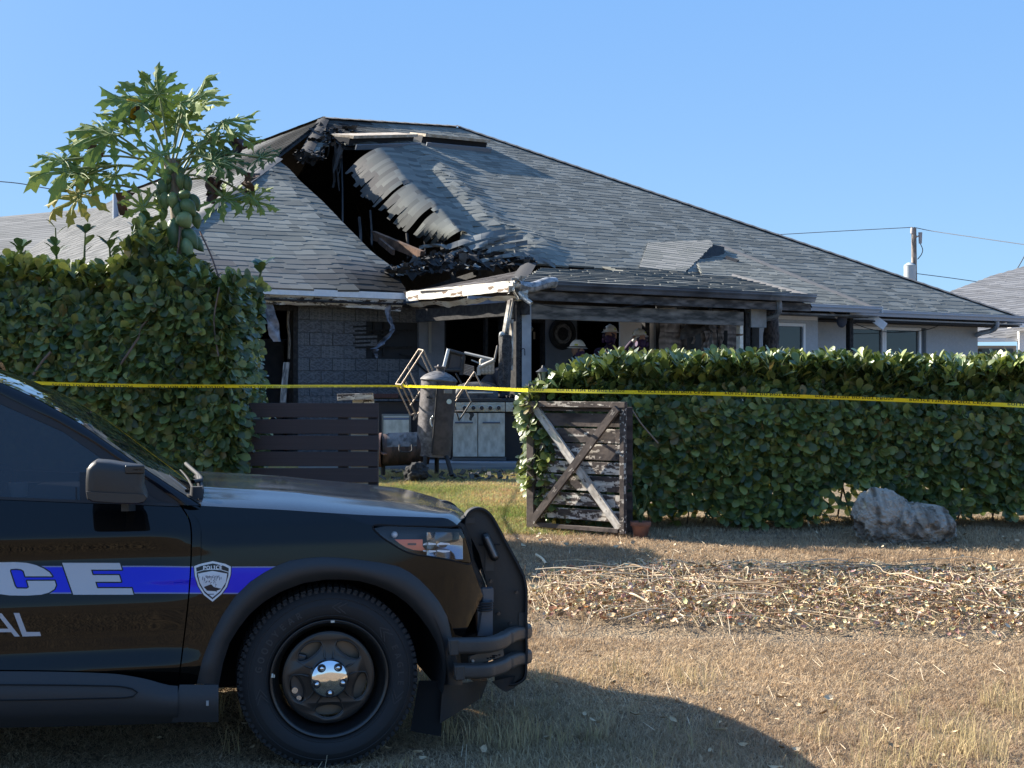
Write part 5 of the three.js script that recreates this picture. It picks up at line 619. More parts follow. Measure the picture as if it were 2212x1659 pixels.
// ---------------------------------------------------------------- smoker, grill, kitchen counter, chairs, debris
const smX = (x, y, D) => P(768 + x * 0.1983, 740.6 + y * 0.1983, D);
{
  const D = 18, base = smX(900, 1440, D), root = thing('offset_smoker', 'black upright smoker with a rusty side firebox leaning on the lawn', 'smoker', V(base.x, GH(0, -D), -D)), o = root.position, L = (x, y, d = D) => smX(x, y, d).sub(o);
  const blk = texMat(mottled([0.035, 0.03, 0.03], [0.10, 0.088, 0.085], 8, 201, [2, 2]), 0.55, { metalness: 0.25 }), ash = texMat(mottled([0.05, 0.047, 0.047], [0.17, 0.165, 0.165], 7, 202, [3, 3], 1.3), 0.6, { metalness: 0.2 }), rust = texMat(mottled([0.09, 0.05, 0.04], [0.26, 0.14, 0.11], 7, 203, [2, 2]), 0.85), dark = std([0.016, 0.014, 0.014], 0.7);
  const top = L(908, 400), bot = L(842, 1235), r = 0.232; part('barrel', rod(bot, top, r, r, 36), texMat(mottled([0.06, 0.054, 0.054], [0.17, 0.155, 0.155], 9, 204, [3, 3], 1.2), 0.55, { metalness: 0.3 }), root);
  const ax = top.clone().sub(bot).normalize(), B = basisFrom(bot, top, V(0, 0, 1)); 
  { const g = surf((u, v) => { const a = lerp(0.02, 1.30, u) ; const rr0 = r + 0.014; return V(rr0 * Math.sin(a), lerp(0.03, 0.97, v) * bot.distanceTo(top), rr0 * Math.cos(a)); }, 14, 4, p => [p.x, p.y]); const M = new THREE.Matrix4().makeBasis(V(1, 0, 0).addScaledVector(ax, -ax.x).normalize(), ax, V(1, 0, 0).addScaledVector(ax, -ax.x).normalize().cross(ax)).setPosition(bot); g.applyMatrix4(M); const d = part('smoker_door', g, texMat(mottled([0.030, 0.022, 0.020], [0.065, 0.05, 0.045], 8, 205, [2, 2]), 0.6), root); part('door_seam', [rod(V(0, 0.05, r + 0.012).applyMatrix4(M), V(0, 0.98, r + 0.012).applyMatrix4(M), 0.012, 0.012, 6)], dark, d); const hd = (x, y) => L(x, y, D - 0.30); part('handle', tube([hd(845, 800), hd(822, 830), hd(820, 880), hd(835, 912)], 0.011, 6), std([0.5, 0.5, 0.48], 0.35, { metalness: 0.6 }), d); part('gauge', xf(new THREE.CylinderGeometry(0.033, 0.033, 0.02, 20), hd(1020, 640).toArray(), [Math.PI / 2, 0, 0]), std([0.55, 0.58, 0.52], 0.2, { metalness: 0.7 }), d); part('name_plate', rbox(0.105, 0.055, 0.01, 0.004, hd(1008, 528).toArray()), std([0.20, 0.19, 0.17], 0.5), d); part('latch', [rod(hd(775, 590), hd(840, 602), 0.012), rod(hd(800, 575), hd(805, 610), 0.012)], dark, d); }
  const dome = [[0.001, 0.115], [0.06, 0.112], [0.13, 0.085], [0.2, 0.045], [0.245, 0.0], [0.245, -0.02], [0.22, -0.02]].map(q => new THREE.Vector2(...q)); const lid = part('lid', new THREE.LatheGeometry(dome, 32).applyMatrix4(basisFrom(bot, top, V(0, 0, 1)).setPosition(top)), ash, root);
  part('chimney', [cyl(0.055, 0.055, 0.11, L(925, 305).toArray(), [0, 0, -0.05]), cyl(0.075, 0.075, 0.014, L(922, 262).toArray(), [0.1, 0, -0.05]), cyl(0.02, 0.03, 0.02, L(912, 246).toArray())], blk, root);
  const fa = L(285, 1168, D - 0.05), fb = L(790, 1150, D + 0.05); part('firebox', rod(fa, fb, 0.212, 0.212, 28), texMat(mottled([0.025, 0.018, 0.016], [0.085, 0.05, 0.042], 7, 206, [2, 2], 1.2), 0.75), root); part('firebox_end', rod(fa.clone().add(V(-0.03, 0, 0)), fa, 0.225, 0.225, 28), rust, root, 'rusty red round end of the firebox'); part('firebox_lid', surf((u, v) => { const a = lerp(0.2, 2.6, v), p = fa.clone().lerp(fb, lerp(0.14, 0.78, u)); return p.add(V(0, 0.222 * Math.sin(a), 0.222 * Math.cos(a))); }, 6, 12, p => [p.x, p.y]), ash, root); part('firebox_handle', tube([L(480, 1110, D - 0.32), L(485, 1180, D - 0.36), L(610, 1180, D - 0.36), L(615, 1110, D - 0.32)], 0.012, 6), dark, root); part('draft_plate', bar(L(232, 1165, D - 0.15), L(325, 1215, D - 0.28), 0.06, 0.02), rust, root);
  for (const [a, b] of [[[885, 1235, 18.1], [885, 1400, 18.15]], [[990, 1235, 17.85], [1050, 1445, 17.7]], [[760, 1235, 17.8], [740, 1445, 17.7]], [[300, 1330, 18], [300, 1440, 18.0]]]) part('leg', rod(L(...a), L(...b), 0.03, 0.03, 8), dark, root);
  const lump = thing('charred_bag', 'charred black lump of debris in front of the smoker', 'debris', smX(655, 1500, 17.6).setY(GH(0, -17.6))), g = new THREE.IcosahedronGeometry(1, 8), p = g.attributes.position; for (let i = 0; i < p.count; i++) { const d = V(p.getX(i), p.getY(i), p.getZ(i)); const r2 = 1 + 0.5 * fbm(d.x * 2, d.y * 2, d.z * 2, 3); p.setXYZ(i, d.x * 0.15 * r2, Math.max(0, d.y * 0.16 * r2 + 0.1), d.z * 0.14 * r2); } g.computeVertexNormals(); part('lump', g, charMat, lump);
  const RR = rngOf(95), bits = thing('yard_debris', 'scattered charred scraps on the grass around the smoker legs', 'debris', V(-0.7, 0.36, -18)); bits.userData.kind = 'stuff'; const gs = []; for (let i = 0; i < 70; i++) { const x = rr(-1.7, 0.35, RR), z = -18.2 + rr(-0.5, 0.6, RR); gs.push(xf(new THREE.BoxGeometry(rr(0.03, 0.14, RR), rr(0.01, 0.03, RR), rr(0.02, 0.06, RR)), [x + 0.7, GH(x, z) - 0.36 + rr(0.02, 0.07, RR), z + 18], [rr(-0.6, 0.6, RR), RR() * 6, rr(-0.6, 0.6, RR)])); } part('scraps', gs, texMat(mottled([0.012, 0.011, 0.010], [0.11, 0.10, 0.085], 3, 207, [20, 20], 1.5), 0.85), bits);
}
{
  const D = 19.25, L0 = smX(1340, 1290, D), gy = L0.y - 0.0, root = thing('gas_grill', 'built-in gas grill with scorched cream doors and a row of black knobs', 'grill', V(L0.x, gy, -D)), o = root.position, L = (x, y, d = D) => smX(x, y, d).sub(o), face = texMat(mottled([0.34, 0.34, 0.30], [0.52, 0.53, 0.48], 5, 211, [1.5, 1.5], 1), 0.5), panelM = texMat(mottled([0.34, 0.32, 0.25], [0.52, 0.50, 0.41], 6, 212, [2, 2], 1), 0.5);
  const fb = (x0, y0, x1, y1, t, dz = 0) => { const a = L(x0, y0), b = L(x1, y1); return rbox(Math.abs(b.x - a.x), Math.abs(a.y - b.y), t, 0.006, [(a.x + b.x) / 2, (a.y + b.y) / 2, dz]); };
  part('cabinet', fb(1050, 640, 1865, 1285, 0.6, -0.34), std([0.012, 0.012, 0.014], 0.7), root); part('door', fb(1062, 764, 1328, 1240, 0.03), face, root); part('door', fb(1336, 764, 1626, 1240, 0.03), face, root); part('control_panel', fb(1090, 648, 1628, 750, 0.05), panelM, root); part('control_panel', fb(1636, 648, 1862, 750, 0.05), panelM, root, 'side burner panel'); part('toe_rail', fb(1050, 1246, 1640, 1286, 0.03, -0.03), std([0.10, 0.105, 0.11], 0.7), root);
  const km = std([0.02, 0.022, 0.028], 0.35), ring = std([0.55, 0.55, 0.53], 0.3, { metalness: 0.7 }); for (const x of [1190, 1285, 1376, 1468, 1560, 1735]) { const p = L(x, 708); part('knob', [xf(new THREE.CylinderGeometry(0.026, 0.03, 0.04, 16), [p.x, p.y, 0.05], [Math.PI / 2, 0, 0]), box(0.012, 0.055, 0.02, [p.x, p.y, 0.075])], km, root); part('knob_ring', xf(new THREE.TorusGeometry(0.031, 0.005, 6, 18), [p.x, p.y, 0.03]), ring, root); }
  for (const [x0, x1] of [[1085, 1280], [1385, 1575]]) { const a = L(x0, 868), b = L(x1, 868); part('door_handle', [rod(a.clone().setZ(0.06), b.clone().setZ(0.06), 0.011), rod(a.clone().setZ(0.0).add(V(0.02, 0, 0)), a.clone().setZ(0.06).add(V(0.02, 0, 0)), 0.008), rod(b.clone().setZ(0.0).add(V(-0.02, 0, 0)), b.clone().setZ(0.06).add(V(-0.02, 0, 0)), 0.008)], std([0.10, 0.11, 0.14], 0.3, { metalness: 0.7 }), root); }
  { const s = L(1265, 800), j = 3; part('scorch_mark', surf((u, v) => V(s.x + (u - 0.5) * (0.07 - 0.04 * v) + 0.02 * noise(v * 5, 2, j), s.y + 0.05 - v * 0.11, 0.0158), 4, 8), std([0.04, 0.04, 0.04], 0.8), root); }
  const lidM = texMat(mottled([0.010, 0.010, 0.012], [0.06, 0.06, 0.062], 9, 213, [3, 3], 1.2), 0.6); part('grill_top', fb(1060, 606, 1870, 642, 0.66, -0.3), std([0.02, 0.022, 0.026], 0.5), root); const ld = part('grill_lid', surf((u, v) => { const a = v * 2.7, x = lerp(L(1085, 500).x, L(1555, 500).x, u), ed = Math.pow(Math.sin(Math.PI * clamp(u * 0.98 + 0.01)), 0.15); return V(x, L(1300, 606).y + 0.245 * Math.sin(a) * ed + 0.01 * noise(u * 8, v * 8), -0.28 + 0.24 * Math.cos(a)); }, 20, 16, p => [p.x, p.y]), lidM, root); part('lid_handle', rod(L(1220, 545).setZ(0.03), L(1500, 545).setZ(0.03), 0.014), std([0.28, 0.30, 0.29], 0.5), ld);
  // loose charred pieces on the worktop
  const R = rngOf(97); for (let i = 0; i < 10; i++) part('charred_scrap', bar(L(rr(1500, 1840, R), rr(560, 600, R), D - rr(-0.3, 0.1, R)), L(rr(1600, 1870, R), rr(560, 606, R), D - rr(-0.3, 0.1, R)), rr(0.01, 0.03, R), rr(0.02, 0.05, R)), charMat, root);
  const step = part('patio_step', rbox(4.4, 0.16, 1.3, 0.015, [0, 0, 0]), texMat(mottled([0.15, 0.165, 0.19], [0.25, 0.265, 0.28], 10, 214, [0.6, 0.6]), 0.95)); step.position.set(smX(1100, 1300, 19.0).x, smX(1100, 1300, 19.0).y - 0.08, -19.62); tag(step, 'concrete slab edge under the outdoor kitchen', 'slab', null, 'structure');
  const ct = thing('kitchen_counter', 'charred dark kitchen counter left of the smoker', 'counter', V(smX(350, 1290, 19.6).x, gy, -19.6)), oc = ct.position, C = (x, y, d = 19.6) => smX(x, y, d).sub(oc), cb = (x0, y0, x1, y1, t, dz = 0) => { const a = C(x0, y0), b = C(x1, y1); return rbox(Math.abs(b.x - a.x), Math.abs(a.y - b.y), t, 0.005, [(a.x + b.x) / 2, (a.y + b.y) / 2, dz]); };
  part('cabinet', cb(20, 640, 1040, 1290, 0.55, -0.33), std([0.014, 0.014, 0.018], 0.6), ct); part('worktop', cb(-60, 570, 700, 612, 0.7, -0.3), charMat, ct); part('charred_edge', cb(150, 552, 470, 600, 0.03, 0.07), texMat(mottled([0.008, 0.008, 0.008], [0.09, 0.035, 0.03], 12, 215, [3, 3], 1.4), 0.8), ct);
  const fr = thing('mini_fridge', 'small cream fronted fridge under the charred counter', 'fridge', C(440, 985).add(oc).setY(gy)), of = fr.position, F = (x, y) => smX(x, y, 19.55).sub(of), fbx = (x0, y0, x1, y1, t, dz) => { const a = F(x0, y0), b = F(x1, y1); return rbox(b.x - a.x, a.y - b.y, t, 0.005, [(a.x + b.x) / 2, (a.y + b.y) / 2, dz]); }; part('fridge_frame', fbx(286, 775, 602, 1250, 0.08, 0.02), std([0.16, 0.16, 0.14], 0.6), fr); part('fridge_door', fbx(306, 838, 585, 1240, 0.02, 0.075), texMat(mottled([0.42, 0.42, 0.34], [0.56, 0.56, 0.48], 5, 216, [1.5, 1.5]), 0.5), fr); part('fridge_strip', fbx(306, 795, 585, 815, 0.02, 0.075), std([0.45, 0.46, 0.40], 0.5), fr); part('fridge_strip', fbx(306, 818, 585, 836, 0.02, 0.075), std([0.13, 0.17, 0.25], 0.4), fr);
  const pl = part('plank', boxUV(rbox(0.47, 0.085, 0.14, 0.004)), woodTex(-0.2, 218)); pl.position.copy(P(768, 857, 18.2)); pl.rotation.z = 0.03; tag(pl, 'pale peeling plank end lying on the counter above the slat fence', 'plank'); const pl2 = part('plank', boxUV(rbox(0.28, 0.05, 0.12, 0.004)), woodTex(0.0, 219)); pl2.position.copy(P(785, 868, 18.25)); pl2.rotation.z = 0.05; tag(pl2, 'short scorched plank under the pale plank end', 'plank');
}
{ // bare metal chair frames
  const met = texMat(mottled([0.20, 0.15, 0.11], [0.46, 0.37, 0.28], 5, 221, [6, 6], 1.1), 0.55, { metalness: 0.35 }), dk = std([0.025, 0.024, 0.024], 0.6), mkf = (name, label, at, segs, r = 0.011, mat = met) => { const root = thing(name, label, 'chair', at), o = at; segs.forEach(([a, b, da, db, m, w]) => part('frame_tube', rod(smX(a[0], a[1], da).sub(o), smX(b[0], b[1], db ?? da).sub(o), w || r, w || r, 7), m || mat, root)); return root; };
  mkf('chair_frame', 'overturned bare metal chair frame left of the smoker', smX(560, 760, 18.6).setY(0.5), [[[440, 450], [690, 70], 18.7], [[500, 455], [742, 82], 18.4], [[690, 70], [742, 82], 18.7, 18.4], [[690, 70], [802, 315], 18.7], [[742, 82], [842, 302], 18.4, 18.5], [[440, 450], [500, 455], 18.7, 18.4], [[568, 258], [692, 532], 18.7], [[440, 450], [600, 790], 18.7, 18.8], [[500, 455], [650, 765], 18.4, 18.8], [[548, 425], [632, 615], 18.55], [[598, 682], [704, 530], 18.6], [[650, 765], [630, 842], 18.8], [[630, 842], [712, 730], 18.8], [[600, 790], [650, 765], 18.8, 18.8]]);
  mkf('chair_frame', 'bare metal chair frame tipped over in front of the grill', smX(1200, 600, 18.8).setY(0.5), [[[1092, 635], [1296, 315], 18.8], [[1100, 600], [1285, 330], 18.6], [[1296, 315], [1370, 465], 18.8], [[1195, 490], [1258, 645], 18.75], [[1258, 645], [1135, 835], 18.8, 18.8, dk], [[1075, 670], [1130, 850], 18.8, 18.8, dk], [[1090, 330], [1160, 450], 18.8, 18.8, dk], [[1080, 745], [1175, 742], 18.7, 18.7]]);
  const pc = mkf('patio_chair', 'burnt patio chair lying on its side above the grill lid', smX(1250, 250, 19.6).setY(0.9), [[[962, 262], [1012, 66], 19.5, 19.5, std([0.62, 0.64, 0.62], 0.5), 0.024], [[1190, 110], [1512, 186], 19.7, 19.5, std([0.36, 0.35, 0.32], 0.5), 0.022], [[1512, 186], [1345, 268], 19.5, 19.6, std([0.42, 0.38, 0.32], 0.5), 0.03], [[1345, 265], [1342, 352], 19.6, 19.6, std([0.42, 0.38, 0.32], 0.5), 0.03], [[1515, 180], [1548, 30], 19.5, 19.5, std([0.22, 0.20, 0.18], 0.6), 0.016], [[1018, 82], [1192, 132], 19.7, 19.7, dk, 0.03], [[1180, 140], [1150, 350], 19.7, 19.7, dk, 0.03], [[985, 295], [1160, 298], 19.7, 19.7, dk, 0.03], [[1020, 82], [982, 300], 19.7, 19.7, dk, 0.03]]);
  const o = pc.position, A = (x, y, d = 19.72) => smX(x, y, d).sub(o); part('seat_panel', slab([A(1030, 110), A(1165, 140), A(1140, 295), A(990, 295)], V(0, 0.1, 1), 0.02), std([0.05, 0.043, 0.042], 0.6), pc); const R = rngOf(99); for (let i = 0; i < 7; i++) part('slat', rod(A(1175, 235 + i * 17, 19.8), A(1290, 262 + i * 17, 19.8), 0.008), std([0.25, 0.24, 0.23], 0.6), pc); part('slat', bar(A(1262, 186, 19.65), A(1350, 222, 19.65), 0.05, 0.02), std([0.32, 0.31, 0.29], 0.6), pc);
  const cu = thing('cushion', 'cream patterned cushion behind the charred post', 'cushion', smX(1430, 300, 19.75).setY(smX(1430, 345, 19.75).y)), cg = new RoundedBoxGeometry(0.22, 0.24, 0.1, 3, 0.045); part('cushion_cover', xf(cg, [0.0, 0.12, 0]), texMat(mottled([0.30, 0.28, 0.24], [0.62, 0.61, 0.56], 4, 222, [4, 4], 1.4), 0.9), cu);
  const cp = P(1087, 775, 19.5), post = thing('charred_post', 'thick blackened stump shaped post standing by the porch corner', 'post', V(cp.x, 0.52, -19.5)), hgt = P(1087, 724, 19.5).y - 0.52; part('trunk', surf((u, v) => { const a = u * 6.283, r = 0.088 * (1 + 0.22 * noise(Math.cos(a) * 2.2, v * 9, Math.sin(a) * 2.2) + 0.1 * noise(Math.cos(a) * 6, v * 26, Math.sin(a) * 6)); return V(r * Math.cos(a) + 0.05 * (v - 0.3), v * hgt, r * Math.sin(a)); }, 28, 40, (p, u, v) => [u, v * 3]), texMat(mottled([0.006, 0.006, 0.007], [0.05, 0.048, 0.05], 12, 223, [3, 3], 1.2), 0.75), post); part('top_scrap', xf(new THREE.IcosahedronGeometry(0.04, 2), [-0.02, hgt + 0.01, 0.04]), std([0.4, 0.42, 0.4], 0.7), post);
}
// ---------------------------------------------------------------- people
// one continuous surface round tapered bones [a, b, ra, rb, colour]
function skin(bones, res, k, pad = 0.06) {
  const lo = V(9, 9, 9), hi = V(-9, -9, -9); bones.forEach(b => { for (const [p, r] of [[b[0], b[2]], [b[1], b[3]]]) { lo.min(p.clone().addScalar(-r)); hi.max(p.clone().addScalar(r)); } });
  const c = lo.clone().add(hi).multiplyScalar(0.5), S = Math.max(hi.x - lo.x, hi.y - lo.y, hi.z - lo.z) / 2 + pad, mc = new MarchingCubes(res, new THREE.MeshBasicMaterial(), false, false, 400000), h = res / 2;
  const B = bones.map(b => { const d = b[1].clone().sub(b[0]); return { a: b[0], d, dd: d.lengthSq() || 1e-9, ra: b[2], rb: b[3], c: b[4] }; });
  const field = (x, y, z) => { let acc = 0; let best = 9, bc = null; for (const b of B) { const px = x - b.a.x, py = y - b.a.y, pz = z - b.a.z, t = clamp((px * b.d.x + py * b.d.y + pz * b.d.z) / b.dd), q = Math.hypot(px - b.d.x * t, py - b.d.y * t, pz - b.d.z * t) - lerp(b.ra, b.rb, t); acc += Math.exp(-Math.min(40, q / k)); if (q < best) { best = q; bc = b.c; } } return [-k * Math.log(Math.max(acc, 1e-16)), bc]; };
  for (let z = 0; z < res; z++) for (let y = 0; y < res; y++) for (let x = 0; x < res; x++) mc.field[z * res * res + y * res + x] = -field(c.x + (x - h) / h * S, c.y + (y - h) / h * S, c.z + (z - h) / h * S)[0];
  mc.isolation = 0; mc.update(); const n = mc.count, pos = new Float32Array(n * 3), nor = new Float32Array(n * 3), col = new Float32Array(n * 3);
  for (let i = 0; i < n; i++) { const x = c.x + mc.positionArray[i * 3] * S, y = c.y + mc.positionArray[i * 3 + 1] * S, z = c.z + mc.positionArray[i * 3 + 2] * S; pos.set([x, y, z], i * 3); nor.set([mc.normalArray[i * 3], mc.normalArray[i * 3 + 1], mc.normalArray[i * 3 + 2]], i * 3); col.set(field(x, y, z)[1], i * 3); }
  const g = new THREE.BufferGeometry(); g.setAttribute('position', new THREE.BufferAttribute(pos, 3)); g.setAttribute('normal', new THREE.BufferAttribute(nor, 3)); g.setAttribute('color', new THREE.BufferAttribute(col, 3)); return g;
}
const SK = [0.42, 0.25, 0.18];
function handBones(w, dir, palm, s, c) { // wrist, direction of the fingers, palm normal
  const d = dir.clone().normalize(), n = palm.clone().addScaledVector(d, -palm.dot(d)).normalize(), x = d.clone().cross(n), at = (a, b, e) => w.clone().addScaledVector(d, a * s).addScaledVector(x, b * s).addScaledVector(n, e * s), L = [[at(0.0, 0, 0), at(0.06, 0.012, 0), 0.026, 0.022, c], [at(0.02, -0.016, 0), at(0.08, -0.022, 0), 0.020, 0.016, c], [at(0.03, 0.02, 0), at(0.085, 0.026, 0), 0.020, 0.016, c]];
  [[-0.030, 0.062], [-0.010, 0.074], [0.011, 0.080], [0.032, 0.070]].forEach(([b, l]) => { L.push([at(0.085, b, 0), at(0.085 + l * 0.5, b * 1.15, 0.006), 0.0098, 0.009, c], [at(0.085 + l * 0.5, b * 1.15, 0.006), at(0.085 + l * 0.9, b * 1.2, 0.03), 0.009, 0.0078, c]); });
  L.push([at(0.02, 0.035, 0.01), at(0.06, 0.062, 0.022), 0.013, 0.0105, c], [at(0.06, 0.062, 0.022), at(0.09, 0.062, 0.034), 0.0105, 0.0085, c]); return L;
}
// joints in the figure's own frame: x to its left, y up, z to its front
function person(label, pos, turn, H, pose, C, extras) {
  const root = thing('person', label, 'person', pos, turn), s = H / 1.8, J = (x, y, z) => V(x * s, y * s, z * s);
  const lean = pose.lean || 0, hipY = pose.hip || 0.93, R = p => { const q = p.clone(); q.y -= hipY; q.applyAxisAngle(V(1, 0, 0), lean); q.y += hipY; return q.multiplyScalar(s); };
  const hip = J(0, hipY, 0), neck = R(V(0, hipY + 0.54, 0)), chest = R(V(0, hipY + 0.36, 0.01)), headC = R(V(0, hipY + 0.70, 0.03)).add(V(...(pose.head || [0, 0, 0]))), bones = [];
  const k = 0.02 * s, b = (a, c, r1, r2, col) => bones.push([a, c, r1 * s, r2 * s, col]);
  b(hip.clone().add(J(-0.05, 0, 0)), hip.clone().add(J(0.05, 0, 0)), 0.135, 0.135, C.legs); b(hip, R(V(0, hipY + 0.2, 0)), 0.13, 0.135, C.coat); b(R(V(0, hipY + 0.2, 0)), chest, 0.135, 0.15, C.coat); b(R(V(-0.13, hipY + 0.45, 0)), R(V(0.13, hipY + 0.45, 0)), 0.085, 0.085, C.coat); b(R(V(0, hipY + 0.44, 0)), neck.clone().add(V(0, 0.0, 0)), 0.09, 0.065, C.coat); b(neck, headC.clone().add(V(0, -0.06 * s, -0.01)), 0.055, 0.055, C.neck || SK);
  for (const e of [-1, 1]) { const A = e < 0 ? pose.right : pose.left, sh = R(V(0.20 * e, hipY + 0.46, 0)), el = A ? V(...A[0]).multiplyScalar(s) : R(V(0.27 * e, hipY + 0.18, -0.03)), wr = A ? V(...A[1]).multiplyScalar(s) : R(V(0.28 * e, hipY - 0.06, 0.10)); b(sh, el, 0.062, 0.052, C.coat); b(el, wr, 0.054, 0.040, C.coat);
    const kn = J(0.11 * e, hipY * 0.53, pose.knee || 0.04), an = J(0.12 * e, 0.09, pose.ankle || -0.02); b(hip.clone().add(J(0.09 * e, -0.03, 0)), kn, 0.098, 0.068, C.legs); b(kn, an, 0.066, 0.048, C.legs); b(an.clone().add(J(0, -0.035, -0.03)), an.clone().add(J(0.01 * e, -0.045, 0.15)), 0.046, 0.038, [0.02, 0.02, 0.02]);
    root.userData['hand' + e] = [wr, wr.clone().sub(el), e]; }
  const geos = [skin(bones, 84, k)];
  for (const e of [-1, 1]) { const [wr, dir] = root.userData['hand' + e]; delete root.userData['hand' + e]; geos.push(skin(handBones(wr, dir, V(-e, 0, 0.3), 1.0 * s, C.hand || SK), 44, 0.004, 0.015)); }
  // head: skull, jaw, nose, brow, cheeks, ears, lips; the face looks along z
  const h = (x, y, z) => headC.clone().add(V(x * s, y * s, z * s)), hc = C.neck2 || SK, hb = [[h(0, 0.035, -0.02), h(0, 0.03, 0.012), 0.088 * s, 0.082 * s, hc], [h(0, -0.02, 0.02), h(0, -0.085, 0.045), 0.066 * s, 0.036 * s, hc], [h(0, -0.05, -0.03), h(0, -0.12, -0.03), 0.05 * s, 0.05 * s, hc], [h(0, 0.0, 0.09), h(0, -0.036, 0.112), 0.008 * s, 0.013 * s, hc], [h(-0.035, 0.018, 0.082), h(0.035, 0.018, 0.082), 0.011 * s, 0.011 * s, hc], [h(-0.022, -0.068, 0.078), h(0.022, -0.068, 0.078), 0.009 * s, 0.009 * s, [0.30, 0.13, 0.11]], [h(-0.083, 0.012, -0.01), h(-0.085, -0.03, -0.005), 0.014 * s, 0.010 * s, hc], [h(0.083, 0.012, -0.01), h(0.085, -0.03, -0.005), 0.014 * s, 0.010 * s, hc], [h(-0.04, -0.03, 0.055), h(-0.035, -0.05, 0.05), 0.026 * s, 0.022 * s, hc], [h(0.04, -0.03, 0.055), h(0.035, -0.05, 0.05), 0.026 * s, 0.022 * s, hc], [h(-0.032, 0.0, 0.079), h(-0.031, 0.0, 0.0795), 0.0105 * s, 0.0105 * s, [0.05, 0.03, 0.025]], [h(0.031, 0.0, 0.079), h(0.032, 0.0, 0.0795), 0.0105 * s, 0.0105 * s, [0.05, 0.03, 0.025]]];
  geos.push(skin(hb, 60, 0.008, 0.03)); const m = part('body', geos, new THREE.MeshStandardMaterial({ vertexColors: true, roughness: 0.8, side: THREE.DoubleSide }), root);
  extras && extras(root, h, s); return root;
}
function helmet(root, h, s, turn = 0, tilt = 0) {
  const white = phys([0.86, 0.87, 0.84], 0.35, { clearcoat: 0.4 }), yel = std([0.62, 0.72, 0.10], 0.5), g = new THREE.Group(); g.name = 'helmet'; g.position.copy(h(0, 0.045, 0)); g.rotation.set(tilt, turn, 0); root.add(g);
  part('helmet_shell', surf((u, v) => { const a = u * 6.2832, e = v * Math.PI / 2, r = Math.cos(e); return V(0.118 * r * Math.sin(a), 0.03 + 0.118 * Math.sin(e) * (1 - 0.05 * r), 0.142 * r * Math.cos(a)); }, 28, 10), white, g);
  part('helmet_brim', surf((u, v) => { const a = u * 6.2832, k = lerp(0.98, 1.30 + 0.10 * Math.cos(a) ** 2, v); return V(0.118 * k * Math.sin(a), 0.03 - 0.02 * v, 0.142 * k * Math.cos(a)); }, 28, 3), white, g);
  part('helmet_ridge', surf((u, v) => { const e = lerp(0.15, Math.PI - 0.15, u); return V((v - 0.5) * 0.02, 0.03 + 0.126 * Math.sin(e), -0.148 * Math.cos(e)); }, 20, 2), white, g);
  for (const e of [-1, 1]) part('reflective_patch', surf((u, v) => { const a = e * lerp(1.0, 1.45, u), el = lerp(0.2, 0.42, v), r = Math.cos(el); return V(0.1195 * r * Math.sin(a), 0.031 + 0.1185 * Math.sin(el), 0.1435 * r * Math.cos(a)); }, 6, 3), yel, g); return g;
}
function mask(root, h, s, glow) { const dk = std([0.035, 0.02, 0.055], 0.4); part('respirator', [xf(new THREE.SphereGeometry(0.062 * s, 16, 12), h(0, -0.045, 0.075).toArray(), [0, 0, 0], [1, 1.1, 0.9]), xf(new THREE.CylinderGeometry(0.042 * s, 0.042 * s, 0.04, 16), h(-0.075, -0.06, 0.07).toArray(), [0, 0, 1.4]), xf(new THREE.CylinderGeometry(0.042 * s, 0.042 * s, 0.04, 16), h(0.075, -0.06, 0.07).toArray(), [0, 0, 1.4])], std([0.055, 0.024, 0.085], 0.6), root); part('goggles', xf(new THREE.TorusGeometry(0.05 * s, 0.018 * s, 8, 18), h(0, 0.005, 0.075).toArray(), [0, 0, 0], [1.5, 0.75, 0.6]), dk, root); }
const face = (p) => Math.atan2(-p.x, -p.z); // turn that looks at the camera
